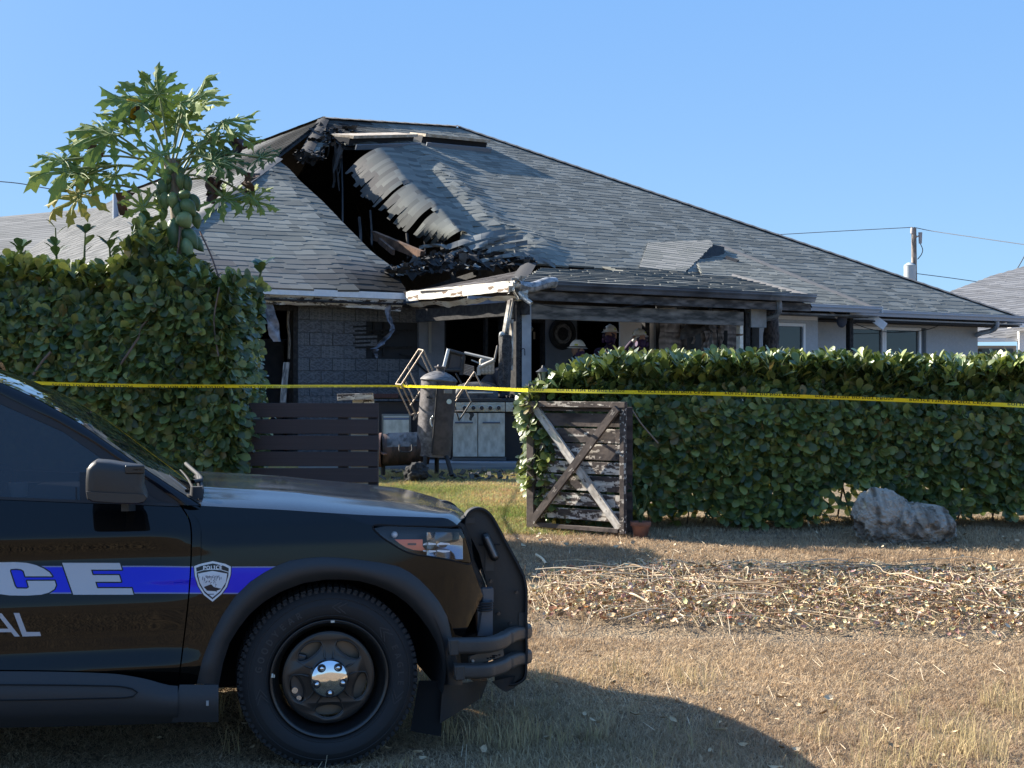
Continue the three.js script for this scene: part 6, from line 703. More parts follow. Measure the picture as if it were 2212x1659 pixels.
{
  const plc = (x, y, D, hh, floor) => { const p = P(x, y, D); return { p: V(p.x, floor, p.z), H: (p.y - floor) + 0.03 }; };
  const coat = [0.018, 0.014, 0.03], coat2 = [0.035, 0.018, 0.055], legs = [0.02, 0.02, 0.026];
  let q = plc(1066, 735, 20.9, 1, 0.5);
  person('person in dark navy clothes bending forward behind the grill beside the charred post', V(q.p.x - 0.20, 0.5, q.p.z), 1.35, 1.78, { lean: 0.75, head: [0.0, 0.03, 0.02], right: [[-0.24, 0.98, 0.42], [-0.14, 0.86, 0.62]], left: [[0.22, 0.95, 0.45], [0.12, 0.82, 0.60]] }, { coat: [0.022, 0.024, 0.034], legs: [0.03, 0.03, 0.035] }, (root, h, s) => { part('hair', surf((u, v) => { const a = u * 6.2832, e = lerp(-0.15, Math.PI / 2, v), r = Math.cos(e); return h(0.098 * r * Math.sin(a), 0.035 + 0.098 * Math.sin(e) * (1 - 0.1 * Math.max(0, Math.cos(a)) * 0), -0.012 + 0.105 * r * Math.cos(a) - 0.014 * (1 - v)); }, 20, 8), std([0.012, 0.01, 0.01], 0.9), root); });
  q = plc(1240, 728, 22.6, 1, 0.52); person('leftmost person in a white hard hat, low behind the right hedge', q.p, 0.9, q.H - 0.1, { lean: 0.06 }, { coat, legs, neck: coat }, (r, h, s) => { helmet(r, h, s, 0, 0.05); part('helmet_band', xf(new THREE.TorusGeometry(0.125, 0.012, 6, 28), h(0, 0.075, 0).toArray(), [Math.PI / 2, 0, 0], [0.97, 1.17, 1]), std([0.02, 0.02, 0.02], 0.6), r); mask(r, h, s); });
  q = plc(1320, 690, 23.4, 1, 0.5); person('tallest of the people in white hard hats, facing the camera with a purple respirator', q.p, face(q.p) - 0.3, q.H - 0.12, { lean: 0.02 }, { coat: coat2, legs, neck: coat2 }, (r, h, s) => { const g = helmet(r, h, s, 0, 0.0); part('helmet_badge', xf(new THREE.CylinderGeometry(0.024, 0.024, 0.006, 16), [-0.062, 0.082, 0.117], [1.2, -0.45, 0]), std([0.03, 0.03, 0.035], 0.5), g); mask(r, h, s); });
  q = plc(1378, 699, 22.8, 1, 0.52); person('rightmost person in a white hard hat, raising a gloved hand to the head', q.p, face(q.p) + 0.5, q.H - 0.12, { lean: 0.03, right: [[-0.40, 1.36, 0.18], [-0.24, 1.58, 0.24]] }, { coat: coat2, legs, neck: coat2, hand: [0.60, 0.58, 0.52] }, (r, h, s) => { helmet(r, h, s, -0.6, -0.08); mask(r, h, s); });
}
// ---------------------------------------------------------------- police car (its own frame: x forward, y up, z towards the camera, origin under the near front wheel)
{
  const YAW = 13.8 * Math.PI / 180, D0 = 5.728, O = P(713, 1661, D0), fx = V(Math.cos(YAW), 0, -Math.sin(YAW)), fz = V(Math.sin(YAW), 0, Math.cos(YAW));
  const car = thing('police_car', 'black police sport utility car with blue stripe and silver lettering parked in the foreground', 'police car', O, YAW);
  const toC = p => { const d = p.clone().sub(O); return V(d.dot(fx), d.y, d.dot(fz)); }, cz = (px, py, z) => toC(hitPlane(px, py, O.clone().addScaledVector(fz, z), fz)), YO = O.y;
  // body side surface z(x, y)
  const bodyP = [[0.30, -0.07], [0.39, -0.040], [0.448, 0.000], [0.47, -0.001], [0.53, -0.020], [0.60, -0.022], [0.71, -0.018], [0.735, -0.020], [0.90, -0.050], [0.925, -0.050], [0.985, -0.036], [1.01, -0.040], [1.10, -0.075], [1.2, -0.12]], fendP = [[0.3, -0.02], [0.55, -0.012], [0.80, -0.012], [0.95, -0.022], [1.03, -0.045], [1.10, -0.10], [1.2, -0.2]];
  const pl = (T, y) => { if (y <= T[0][0]) return T[0][1]; for (let i = 1; i < T.length; i++) if (y <= T[i][0]) return lerp(T[i - 1][1], T[i][1], (y - T[i - 1][0]) / (T[i][0] - T[i - 1][0])); return T[T.length - 1][1]; };
  const sm = (T, y) => { let s = 0, w = 0; for (let i = -4; i <= 4; i++) { const k = Math.exp(-i * i / 5); s += k * pl(T, y + i * 0.006); w += k; } return s / w; };
  const plan = x => (x < 0.15 ? 0 : -0.42 * (x - 0.15) ** 2) - (x > 0.48 ? 1.6 * (x - 0.48) ** 2 : 0) - (x < -2.2 ? 0.03 * (x + 2.2) ** 2 : 0);
  const Z = (x, y) => plan(x) + lerp(sm(bodyP, y), sm(fendP, y), sstep(-0.72, -0.38, x + (y > 0.8 ? 0.06 : 0.0)));
  const on = (px, py, dz = 0) => { let z = Z(0, 0.8), p; for (let i = 0; i < 6; i++) { p = cz(px, py, z + dz); z = Z(p.x, p.y); } return p; };
  const paint = phys([0.005, 0.006, 0.010], 0.5, { clearcoat: 0.68, clearcoatRoughness: 0.02, specularIntensity: 0.05 }), clad = phys([0.022, 0.023, 0.026], 0.55, { clearcoat: 0.0 }), rubber = std([0.018, 0.018, 0.02], 0.75), blackG = phys([0.008, 0.008, 0.009], 0.5, { clearcoat: 1, clearcoatRoughness: 0.03, specularIntensity: 0.05 }), deep = std([0.006, 0.006, 0.007], 0.95), bumpM = std([0.040, 0.037, 0.035], 0.55, { bumpMap: fineBump, bumpScale: 0.0006 });
  // markings printed on the body side: x from -2.0 to 0.1 m, y from 0.45 to 1.0 m
  const X0 = -2.0, X1 = 0.1, Y0 = 0.45, Y1 = 1.0, cv = document.createElement('canvas'); cv.width = 2048; cv.height = 536; const k = cv.getContext('2d'), KX = 2048 / (X1 - X0), KY = 536 / (Y1 - Y0);
  k.fillStyle = '#060708'; k.fillRect(0, 0, 2048, 536);
  const cpt = (px, py) => { const p = on(px, py); return [(p.x - X0) * KX, (Y1 - p.y) * KY]; }, path = list => { k.beginPath(); list.forEach((p, i) => { const q = cpt(...p); i ? k.lineTo(...q) : k.moveTo(...q); }); k.closePath(); };
  k.fillStyle = '#7b80a8'; path([[-320, 1223], [700, 1223], [700, 1283], [-320, 1283]]); k.fill(); k.fillStyle = '#1522cc'; path([[-320, 1226], [700, 1226], [700, 1280], [-320, 1280]]); k.fill();
  const z6 = (x, y) => [x * 0.1389, 1179.5 + y * 0.1389], outline = (list, fill, lw = 9, hole) => { path(list); k.lineJoin = 'round'; k.strokeStyle = '#050506'; k.lineWidth = lw; k.stroke(); k.fillStyle = fill; k.fill(); };
  const silver = '#b3b6bd';
  outline([[965, 260], [1862, 262], [1898, 368], [1415, 368], [1442, 452], [1852, 452], [1885, 556], [1482, 556], [1512, 655], [2048, 655], [2078, 758], [1140, 758]].map(p => z6(...p)), silver);
  { const arc = []; const C = [[-480, 260], [250, 250], [420, 262], [560, 295], [680, 350], [770, 410], [815, 472], [395, 472], [370, 390], [330, 362], [250, 352], [165, 360], [155, 390], [230, 620], [262, 660], [420, 662], [450, 640], [420, 540], [850, 540], [872, 610], [845, 670], [760, 725], [640, 758], [420, 772], [150, 768], [-100, 735], [-380, 640], [-480, 500]]; outline(C.map(p => z6(...p)), silver); path([[195, 395], [330, 395], [395, 630], [268, 630]].map(p => z6(...p))); k.fillStyle = '#1a27d2'; k.fill(); }
  k.fillStyle = '#a9acb4'; path([[210, 1040], [300, 1040], [412, 1335], [622, 1335], [640, 1400], [350, 1408]].map(p => z6(...p))); k.fill(); path([[-60, 1040], [25, 1045], [312, 1408], [225, 1408], [172, 1340], [-330, 1345], [-330, 1285], [130, 1285]].map(p => z6(...p))); k.fill();
  { // shield badge
    const S = [[419, 1223], [432, 1218], [460, 1212], [487, 1218], [499, 1224], [498, 1242], [490, 1268], [478, 1284], [459, 1300], [440, 1285], [428, 1266], [421, 1244]], inset = (f) => S.map(([x, y]) => [lerp(459, x, f), lerp(1254, y, f)]); k.fillStyle = '#050608'; path(inset(1.04)); k.fill(); k.fillStyle = '#cdd3da'; path(inset(1.0)); k.fill(); k.fillStyle = '#0c1220'; path(inset(0.88)); k.fill(); k.fillStyle = '#c9cfd8'; path([[427, 1239], [459, 1233], [491, 1239], [488, 1258], [476, 1277], [459, 1291], [442, 1277], [431, 1258]]); k.fill();
    k.strokeStyle = '#cdd3da'; k.lineWidth = 3; k.beginPath(); [[424, 1236], [440, 1231], [459, 1229.5], [478, 1231], [494, 1236]].forEach((p, i) => { const q = cpt(...p); i ? k.lineTo(...q) : k.moveTo(...q); }); k.stroke();
    const c = cpt(459, 1226.5), w = cpt(490, 1226)[0] - cpt(429, 1226)[0]; k.fillStyle = '#dfe4ea'; k.font = 'bold 22px sans-serif'; k.textAlign = 'center'; k.textBaseline = 'middle'; k.fillText('POLICE', c[0], c[1], w);
    k.strokeStyle = '#2a3242'; k.lineWidth = 2; const R = rngOf(301); for (let i = 0; i < 12; i++) { const x = 438 + i * 3.6, y = 1246 + rr(-3, 2, R); k.beginPath(); k.moveTo(...cpt(x, y)); k.lineTo(...cpt(x + rr(-1, 1, R), y + rr(4, 8, R))); k.stroke(); } for (let i = 0; i < 26; i++) { const x = rr(440, 478, R), y = rr(1254, 1276, R); k.beginPath(); k.moveTo(...cpt(x, y)); k.lineTo(...cpt(x + rr(-4, 4, R), y + rr(-3, 3, R))); k.stroke(); }
    k.fillStyle = '#19202c'; path([[440, 1268], [456, 1262], [462, 1268], [478, 1272], [466, 1277], [448, 1276]]); k.fill(); k.font = 'bold 10px serif'; const t = cpt(459, 1246); k.fillStyle = '#39414f'; k.fillText('Cape Coral', t[0], t[1], w * 0.62); k.fillStyle = '#39414f'; k.fillRect(cpt(450, 1283)[0], cpt(450, 1283)[1], 22, 3);
  }
  const ct = new THREE.CanvasTexture(cv); ct.colorSpace = THREE.SRGBColorSpace; const decal = phys([1, 1, 1], 0.5, { map: ct, clearcoat: 0.68, clearcoatRoughness: 0.02, specularIntensity: 0.05 });
  const uvB = p => [clamp((p.x - X0) / (X1 - X0), 0.0005, 0.9995), clamp((p.y - Y0) / (Y1 - Y0), 0.002, 0.998)];
  // curves of the photograph
  const sillTop = curveY([[-900, 1446], [0, 1448], [238, 1453], [312, 1464], [372, 1479], [480, 1479]]), sillBot = curveY([[-900, 1580], [0, 1572], [298, 1565], [476, 1558]]), beltY = curveY([[-900, 1040], [-300, 1066], [0, 1078], [200, 1086], [390, 1093]]);
  const gapX = curveY([[1080, 386], [1092, 391], [1123, 409], [1164, 413.5], [1271, 409], [1390, 396], [1473, 385], [1563, 369]]);
  const mirrorZ = -1.99, mirrorGeo = g => { const h = g.clone(), p = h.attributes.position, n = h.attributes.normal; for (let i = 0; i < p.count; i++) { p.setZ(i, mirrorZ - p.getZ(i)); n.setZ(i, -n.getZ(i)); } return h; };
  const both = (name, g, m, parent = car, lab) => { const a = part(name, g, m, parent, lab); part(name, mirrorGeo(g), m, parent); return a; };
  // front door and the body behind it
  const doorAt = (u, v, xl, dz = 0) => { const xr = yy => gapX(yy) - 1.6, yb = sillTop(lerp(xl, 384, u)) - 1, yt = beltY(lerp(xl, 390, u)), y = lerp(yb, yt, v), yn = lerp(1478, 1092, v); return on(lerp(xl, xr(yn), u), y, dz); };
  const door = both('front_door', surf((u, v) => doorAt(u, v, -260), 60, 90, uvB), decal); 
  both('rear_door', surf((u, v) => on(lerp(-760, -264, u), lerp(sillTop(-500), beltY(lerp(-760, -264, u)), v)), 20, 60, uvB), paint);
  both('quarter_panel', surf((u, v) => { const p = on(-764, 1200); const q = on(lerp(-764, -764, u), lerp(1448, 1045, v)); return V(q.x - 1.25 * u, q.y, q.z - 0.16 * u * u); }, 12, 40, uvB), paint);
  part('door_return', surf((u, v) => { const p = doorAt(1, v, -260); return V(p.x, p.y, p.z - 0.03 * u); }, 1, 20), deep, door);
  // front fender
  const FB = [[386, 1478], [425, 1477], [437, 1425], [455, 1378], [480, 1329], [507, 1289], [540, 1257], [570, 1237], [600, 1221], [626, 1211], [664, 1205], [700, 1203], [740, 1205], [775, 1209], [820, 1215], [860, 1223], [885, 1236], [905, 1251], [930, 1276], [949, 1300], [968, 1335], [983, 1371], [1000, 1376]], FT = [[391, 1092], [420, 1092.5], [434, 1093], [447, 1093.5], [472, 1095], [500, 1096.5], [535, 1098], [570, 1099.5], [604, 1101.5], [640, 1104], [680, 1106.5], [720, 1109], [765, 1122], [806, 1137], [818, 1155], [842, 1173], [862, 1184], [885, 1196], [926, 1203.5], [969, 1210.5], [995, 1214], [1018, 1218], [1043, 1287]];
  const fendAt = (i, v) => { const a = Math.min(FB.length - 2, Math.floor(i)), f = i - a, b = [lerp(FB[a][0], FB[a + 1][0], f), lerp(FB[a][1], FB[a + 1][1], f)], t = [lerp(FT[a][0], FT[a + 1][0], f), lerp(FT[a][1], FT[a + 1][1], f)], y = lerp(b[1], t[1], v), x = lerp(b[0], t[0], v); return [i < 4 ? lerp(Math.max(x, gapX(y) + 1.6), x, clamp(i / 4)) + (i < 4 && i > 0 ? (gapX(y) + 1.6 - lerp(386, 391, v)) * (1 - i / 4) * 0.9 : 0) : x, y]; };
  const fender = both('front_fender', surf((u, v) => on(...fendAt(u * (FB.length - 1), v)), 132, 50, uvB), decal);
  // hood with its side strip
  const creaseP = [[391, 1090], [434, 1092.5], [500, 1096], [603, 1101], [680, 1106], [744, 1110], [800, 1113], [885, 1116], [930, 1117.5], [963, 1119.5], [980, 1128], [987, 1134]], crY = curveY(creaseP);
  const crownC = [[0, 0.035], [0.4, 0.04], [0.7, 0.015], [0.9, -0.02], [1, -0.035]];
  const hoodAt = (u, s) => { // u along, s 0 near .. 1 far
    const px = lerp(428, 987, u), p = on(px, crY(px)), q = Math.abs(2 * s - 1), w = 1 - q, edge = 1 - Math.pow(q, 9); return V(p.x + 0.16 * (1 - q * q) * sstep(0.35, 1, u) + 0.02 * (1 - q * q), p.y + 0.022 * edge + pl(crownC, u) * (1 - q * q) + 0.012 * Math.exp(-(((q - 0.62) / 0.1) ** 2)) * (1 - u), lerp(p.z, mirrorZ - p.z, s) + (s < 0.5 ? 0.0 : 0)); };
  const hood = part('hood', surf((u, s) => hoodAt(Math.pow(u, 0.8), 0.5 - 0.5 * Math.sign(0.5 - s) * Math.pow(Math.abs(1 - 2 * s), 0.55)), 60, 60), phys([0.007, 0.008, 0.011], 0.45, { clearcoat: 1, clearcoatRoughness: 0.10, specularIntensity: 0.2, bumpMap: fineBump, bumpScale: 0.0003 }), car);
  both('hood_side', surf((u, v) => { const px = lerp(722, 987, u), yb = lerp(1110, 1136.5, clamp((px - 722) / 84)); return on(px, lerp(Math.max(yb, crY(px)), crY(px), v)); }, 40, 6), paint, hood);
  // front face: sweeps across between the two front edges
  { const E = [[987, 1134], [1000, 1152], [1010, 1178], [1018, 1217], [1032, 1255], [1043, 1287], [1040, 1325], [1034, 1366], [1000, 1377]], g = surf((u, v) => { const t = v * (E.length - 1), a = Math.min(E.length - 2, Math.floor(t)), p = on(lerp(E[a][0], E[a + 1][0], t - a), lerp(E[a][1], E[a + 1][1], t - a)); const q = Math.abs(2 * u - 1); return V(p.x + 0.13 * (1 - Math.pow(q, 2.2)), p.y, lerp(p.z, mirrorZ - p.z, u)); }, 40, 32); part('front_fascia', g, blackG, car); part('bumper_base', surf((u, v) => { const a = on(lerp(1000, 958, v), lerp(1377, 1480, v)), q = Math.abs(2 * u - 1); return V(a.x + 0.14 * (1 - q * q), a.y, lerp(a.z - 0.02, mirrorZ - a.z, u)); }, 30, 6), clad, car);
    const C = [[958, 1480], [1053, 1476], [1050, 1495], [1035, 1510], [1000, 1540], [953, 1561]]; part('chin_spoiler', surf((u, v) => { const zz = -0.12 - 0.5 * v * v, top = cz(lerp(956, 1054, v), lerp(1478, 1470, v), zz), bt = cz(lerp(950, 1040, v), lerp(1563, 1508, v), zz - 0.02); return top.lerp(bt, u); }, 6, 12), clad, car); part('chin_spoiler', surf((u, v) => { const top = cz(1053, 1474, -0.67), bt = cz(1035, 1508, -0.69), p = top.lerp(bt, u); return V(p.x + 0.05 * Math.sin(v * 3.14), p.y, p.z - 0.75 * v); }, 4, 10), clad, car); }
  // headlight
  { const hl = [[805, 1136.5], [873, 1136], [969, 1138], [994, 1137], [1003, 1155], [1009, 1174], [1018, 1216], [969, 1209], [926, 1202], [885, 1195], [842, 1172], [818, 1154]], in2 = (px, py, dz) => on(px, py, dz);
    const sheet = (list, dz, m, parent, name, n = 14) => { const ys = list.map(p => p[1]), y0 = Math.min(...ys), y1 = Math.max(...ys); return part(name, surf((u, v) => { const y = lerp(y0 + 0.3, y1 - 0.3, v), xs = scan(list.map(p => [p[0], p[1]]), y); const x = lerp(xs[0], xs[xs.length - 1], u); return on(x, y, dz); }, n * 2, n), m, parent); };
    const lamp = sheet(hl, -0.075, std([0.012, 0.013, 0.018], 0.4), car, 'headlight'); lamp.userData.label = 'headlight with an orange corner reflector';
    sheet([[852, 1165], [913, 1165], [913, 1180], [921, 1190], [895, 1189], [876, 1182], [863, 1174]], -0.035, phys([0.75, 0.13, 0.04], 0.35, { clearcoat: 0.6 }), lamp, 'amber_reflector'); sheet([[881, 1173], [899, 1173], [899, 1178], [881, 1178]], -0.030, std([0.10, 0.03, 0.02], 0.5), lamp, 'reflector_slot'); const ch = phys([0.8, 0.8, 0.82], 0.08, { metalness: 1 });
    for (const [x, y, w] of [[928, 1174, 14], [958, 1174, 14]]) { sheet([[x - w, y + 1], [x - 6, y - 2.5], [x + w, y], [x + w, y + 3], [x - 6, y + 0.5], [x - w, y + 4]], -0.03, std([0.75, 0.76, 0.76], 0.3), lamp, 'light_bar', 6); sheet([[x - w, y + 14], [x, y + 17], [x + w, y + 15], [x + w, y + 18], [x, y + 20], [x - w, y + 17]], -0.03, std([0.75, 0.76, 0.76], 0.3), lamp, 'light_bar', 6); }
    part('reflector_bowl', surf((u, v) => { const p = on(lerp(922, 1000, u), lerp(1150, 1208, v), -0.02); return V(p.x, p.y, p.z - 0.06 * Math.sin(u * 3.1) * Math.sin(v * 3.1)); }, 16, 12), phys([0.30, 0.32, 0.35], 0.12, { metalness: 1 }), lamp); part('marker_dot', xf(new THREE.SphereGeometry(0.014, 14, 10), on(852, 1155, -0.04).toArray()), std([0.6, 0.62, 0.64], 0.3), lamp);
    sheet(hl, 0.002, phys([0.98, 0.98, 1], 0.02, { transmission: 1, thickness: 0, ior: 1.5, clearcoat: 1, clearcoatRoughness: 0.02 }), lamp, 'lens', 18); part('lens_rim', tube(hl.map(p => on(p[0], p[1], 0.001)), 0.004, 5, 90, true), deep, lamp); }
  // wheel arch cladding and sill
  { const arcO = polyline(FB.slice(1)), arcI = polyline([[473, 1479], [482, 1432], [496, 1389], [516, 1357], [540, 1326], [572, 1299], [607, 1278], [655, 1260], [704, 1252], [740, 1252], [775, 1255], [812, 1265], [849, 1281], [879, 1303], [905, 1330], [926, 1359], [942, 1386], [952, 1418], [957, 1449], [959, 1480]]);
    both('wheel_arch_trim', surf((u, v) => { const a = arcO(u), b = arcI(u); let o = a; if (u > 0.93) { const t = (u - 0.93) / 0.07; o = [lerp(arcO(0.93)[0], 1000, t), lerp(arcO(0.93)[1], 1480, Math.pow(t, 0.9))]; } const prof = [0.002, 0.022, 0.028, 0.026, 0.018, -0.02][Math.round(v * 5)]; return on(lerp(o[0], b[0], v), lerp(o[1], b[1], v), prof); }, 80, 5), clad, car);
    both('sill_cladding', surf((u, v) => { const px = lerp(-760, 384, u), y = lerp(sillBot(px), sillTop(px) + 2, v), p = on(px, y), yy = v; const b = 0.02 + 0.035 * Math.sin(Math.PI * clamp(v * 0.95)) - 0.06 * (v < 0.2 ? (0.2 - v) * 2 : 0); return cz(px, y, b - 0.01); }, 60, 16), clad, car);
    both('fender_cladding', surf((u, v) => { const px = lerp(lerp(371, 388, v), 472, u), y = lerp(1560, 1479, v); return cz(px, y, 0.012 + 0.02 * Math.sin(Math.PI * v)); }, 8, 8), clad, car); part('step_groove', tube([[-300, 1480], [0, 1479], [200, 1481], [268, 1484], [294, 1492], [297, 1499], [285, 1505], [200, 1509], [0, 1513], [-300, 1516]].map(p => cz(p[0], p[1], 0.048)), 0.003, 5, 80), deep, car);
    part('clip', box(0.01, 0.02, 0.006, cz(448, 1519, 0.035).toArray()), std([0.3, 0.3, 0.3], 0.4), car);
    // inside of the arch, mud flap and underbody
    part('wheel_well', [surf((u, v) => { const a = lerp(-0.25, Math.PI + 0.25, u); return V(0.015 + 0.485 * Math.cos(a), 0.40 + 0.47 * Math.sin(a), -0.02 - 0.75 * v); }, 32, 2), box(1.0, 0.8, 0.02, [0.0, 0.6, -0.77])], deep, car); part('mud_flap', surf((u, v) => { const a = cz(lerp(905, 958, u), 1470, -0.16), b = cz(lerp(886, 953, u), lerp(1579, 1591, u), -0.16); return b.lerp(a, v); }, 4, 4), deep, car);
    part('underbody', [box(1.7, 0.5, 1.6, [-1.4, 0.55, -1.0]), box(0.9, 0.35, 0.4, [0.15, 0.62, -1.0]), box(2.0, 0.5, 1.8, [-3.0, 0.55, -1.0])], deep, car); }
  // windscreen, pillar, side window, roof
  const gl = phys([0.22, 0.23, 0.25], 0.02, { transmission: 0.92, thickness: 0, ior: 1.5, clearcoat: 1, clearcoatRoughness: 0.01 });
  const zg = y => -0.085 - 0.36 * clamp((y - 1.09) / 0.66) ** 1.15, onG = (px, py, dz = 0) => { let z = -0.1, p; for (let i = 0; i < 7; i++) { p = cz(px, py, z + dz); z = zg(p.y); } return p; };
  const wsN = polyline([[432, 1092], [300, 1005], [169, 913], [80, 862], [0, 826], [-60, 803]]), frN = polyline([[391, 1091], [382, 1082], [273, 1005], [202, 956], [123, 910], [0, 850], [-66, 824]]);
  const wsAt = (u, s, dy = 0) => { const e = wsN(u), p = onG(e[0], e[1]), q = Math.abs(2 * s - 1), b = 1 - q * q; return V(p.x + 0.035 * b, p.y + 0.018 * b, lerp(p.z, mirrorZ - p.z, s)); };
  part('windscreen', surf((u, s) => wsAt(u, lerp(0.012, 0.988, s)), 30, 30), phys([0.05, 0.055, 0.06], 0.02, { transmission: 0.5, thickness: 0, ior: 1.5, clearcoat: 1, clearcoatRoughness: 0.01 }), car);
  part('windscreen_frit', surf((u, s) => { const p = wsAt(u, lerp(0.0, 0.03, s)); return p.add(V(0.004, 0.004, 0)); }, 30, 3), blackG, car);
  both('a_pillar', surf((u, v) => { const a = wsN(u), b = frN(u); return onG(lerp(a[0], b[0], v), lerp(a[1], b[1], v), 0.016 * Math.sin(Math.PI * (0.15 + 0.7 * v))); }, 40, 8), paint, car);
  const glassTop = polyline([[338, 1084], [290, 1040], [218, 989], [136, 932], [0, 872], [-66, 846], [-150, 822], [-260, 806]]);
  both('window_frame', surf((u, v) => { const a = u < 0.75 ? frN(u / 0.75) : [lerp(-66, -260, (u - 0.75) / 0.25), lerp(824, 782, (u - 0.75) / 0.25)], b = glassTop(u * 0.999); return onG(lerp(a[0], b[0], v), lerp(a[1], b[1], v), 0.004 - 0.01 * v); }, 40, 4), rubber, car);
  const wndX = [-260, 338], glass = both('side_window', surf((u, v) => { const x = lerp(-260, 337, u), t = curveY([[-260, 806], [-150, 822], [-66, 846], [0, 872], [136, 932], [218, 989], [290, 1040], [338, 1084]])(x), b = Math.max(t + 0.2, beltY(x) - 3); return onG(x, lerp(b, t, v), -0.008); }, 40, 16), gl, car);
  both('window_trim', surf((u, v) => { const x = lerp(-260, 388, u), y = beltY(x); return on(x, lerp(y + 1, y - 5, v), 0.004); }, 40, 2), rubber, car);
  both('mirror_sail', surf((u, v) => { const t = lerp(0, 1, u), x = lerp(172, 388, t), top = x < 218 ? 1020 : curveY([[218, 1020], [290, 1042], [338, 1080], [388, 1091]])(x), yb = beltY(x) - 1; return onG(x, lerp(yb, Math.min(top, yb - 0.5), v), 0.003); }, 20, 6), rubber, car);
  part('window_division', surf((u, v) => onG(lerp(163, 166, u), lerp(1082, 1052, v), 0.002), 1, 3), rubber, glass);
  const roofAt = (u, s) => { const p = onG(-60, 803), q = Math.abs(2 * s - 1), b = 1 - Math.pow(q, 3); return V(p.x - 2.3 * u, p.y + 0.035 * Math.sin(2.4 * u + 0.3) + 0.065 * b, lerp(p.z, mirrorZ - p.z, s)); };
  part('roof', surf((u, s) => roofAt(u, s), 20, 20), paint, car); both('rear_side_window', surf((u, v) => { const p = roofAt(lerp(0.0, 1, u), 0); return V(p.x + (u < 0.1 ? -0.1 : 0) - (1 - v) * 0.4 * u, lerp(1.13, p.y, v), lerp(-0.10, p.z, v) - 0.1 * u); }, 16, 4), blackG, car); part('tailgate', surf((u, v) => { const p = roofAt(1, u); return V(p.x - 0.45 * (1 - v), lerp(0.45, p.y, v), lerp(lerp(-0.22, mirrorZ + 0.22, u), p.z, v)); }, 10, 8), paint, car);
  // cabin: seat, head restraint, dashboard, cup, white strap
  { const seat = std([0.02, 0.02, 0.022], 0.9); part('seat', [rbox(0.5, 0.14, 0.5, 0.05, [-1.75, 0.72, -0.55]), rbox(0.16, 0.62, 0.48, 0.06, [-2.02, 1.05, -0.55], [0, 0, 0.25]), rbox(0.1, 0.2, 0.26, 0.04, [-2.14, 1.5, -0.55])], seat, car); part('dashboard', rbox(0.6, 0.25, 1.5, 0.06, [-1.05, 0.98, -1.0]), seat, car); part('steering_wheel', xf(new THREE.TorusGeometry(0.18, 0.016, 8, 28), [-1.38, 1.08, -0.55], [0, 1.2, 0]), seat, car); const c = onG(28, 1066); part('paper_cup', cyl(0.04, 0.032, 0.06, [c.x, c.y, -0.32], [0, 0, 0.05]), std([0.62, 0.60, 0.52], 0.7), car); part('floor', box(2.4, 0.03, 1.7, [-1.9, 0.6, -1.0]), deep, car); part('headliner', surf((u, s) => roofAt(u, lerp(0.02, 0.98, s)).add(V(0, -0.03, 0)), 6, 6), seat, car); part('far_trim', box(2.6, 0.5, 0.03, [-1.9, 0.85, -1.8]), deep, car); }
  // cowl and wipers
  part('cowl', surf((u, s) => { const a = wsAt(0, s), b = hoodAt(0, s); return a.lerp(b, u).add(V(0, -0.006 - 0.02 * Math.sin(u * 3.1), 0)); }, 4, 20), rubber, car);
  { const w = (pts, r) => part('wiper', tube(pts, r, 6, 24), rubber, car), a = wsAt(0.02, 0.06), b = wsAt(0.05, 0.42); w([hoodAt(0, 0.08).add(V(-0.02, 0.03, 0)), a.clone().add(V(0.01, 0.03, -0.05)), b.add(V(0.015, 0.025, 0))], 0.010); w([hoodAt(0.0, 0.2).add(V(-0.03, 0.02, 0)), wsAt(0.04, 0.3).add(V(0.02, 0.03, 0)), wsAt(0.1, 0.75).add(V(0.015, 0.025, 0))], 0.010); part('wiper_pivot', cyl(0.025, 0.03, 0.05, hoodAt(0.0, 0.07).add(V(-0.01, 0.02, 0)).toArray()), rubber, car); }
  // mirror
  { const out = [[187, 1035], [189, 1012], [197, 1001], [209, 993.5], [240, 996], [268, 1001], [297, 1005], [311, 1009], [311.5, 1022], [311, 1048], [318, 1067], [319, 1073], [311, 1084], [296, 1087], [250, 1086], [202, 1082.5], [190, 1076], [187, 1060]].map(p => { const q = cz(p[0], p[1], 0.15); return [q.x, q.y]; }), g = poly(out, 0.15, 0.03); g.translate(0, 0, 0.05); const m = part('mirror', toCreasedNormals(g, 0.7), std([0.020, 0.019, 0.019], 0.45), car); part('mirror_lower_shell', poly([[187, 1062], [311, 1068], [317, 1074], [311, 1083], [296, 1086.5], [250, 1085.5], [202, 1082], [190, 1076]].map(p => { const q = cz(p[0], p[1], 0.235); return [q.x, q.y]; }), 0.016).translate(0, 0, 0.222), std([0.022, 0.021, 0.021], 0.4), m);
    const sg = (x0, y0, x1, y1, mat, nm) => { const a = cz(x0, y0, 0.236), b = cz(x1, y1, 0.236); part(nm, rbox(b.x - a.x, a.y - b.y, 0.03, 0.006, [(a.x + b.x) / 2, (a.y + b.y) / 2, 0.222]), mat, m); }; sg(270, 1005.5, 312, 1023.5, std([0.012, 0.012, 0.013], 0.3), 'signal_housing'); sg(285, 1010, 311.5, 1019.5, phys([0.62, 0.63, 0.66], 0.18, { metalness: 0.6 }), 'turn_signal'); part('mirror_arm', bar(cz(270, 1080, 0.10), cz(285, 1080, -0.08), 0.09, 0.03, V(1, 0, 0)), std([0.02, 0.02, 0.02], 0.5), m); const ga = cz(187, 1040, 0.15); part('mirror_glass', box(0.006, 0.11, 0.14, [ga.x + 0.006, ga.y, 0.125]), phys([0.8, 0.8, 0.8], 0.02, { metalness: 1 }), m); }
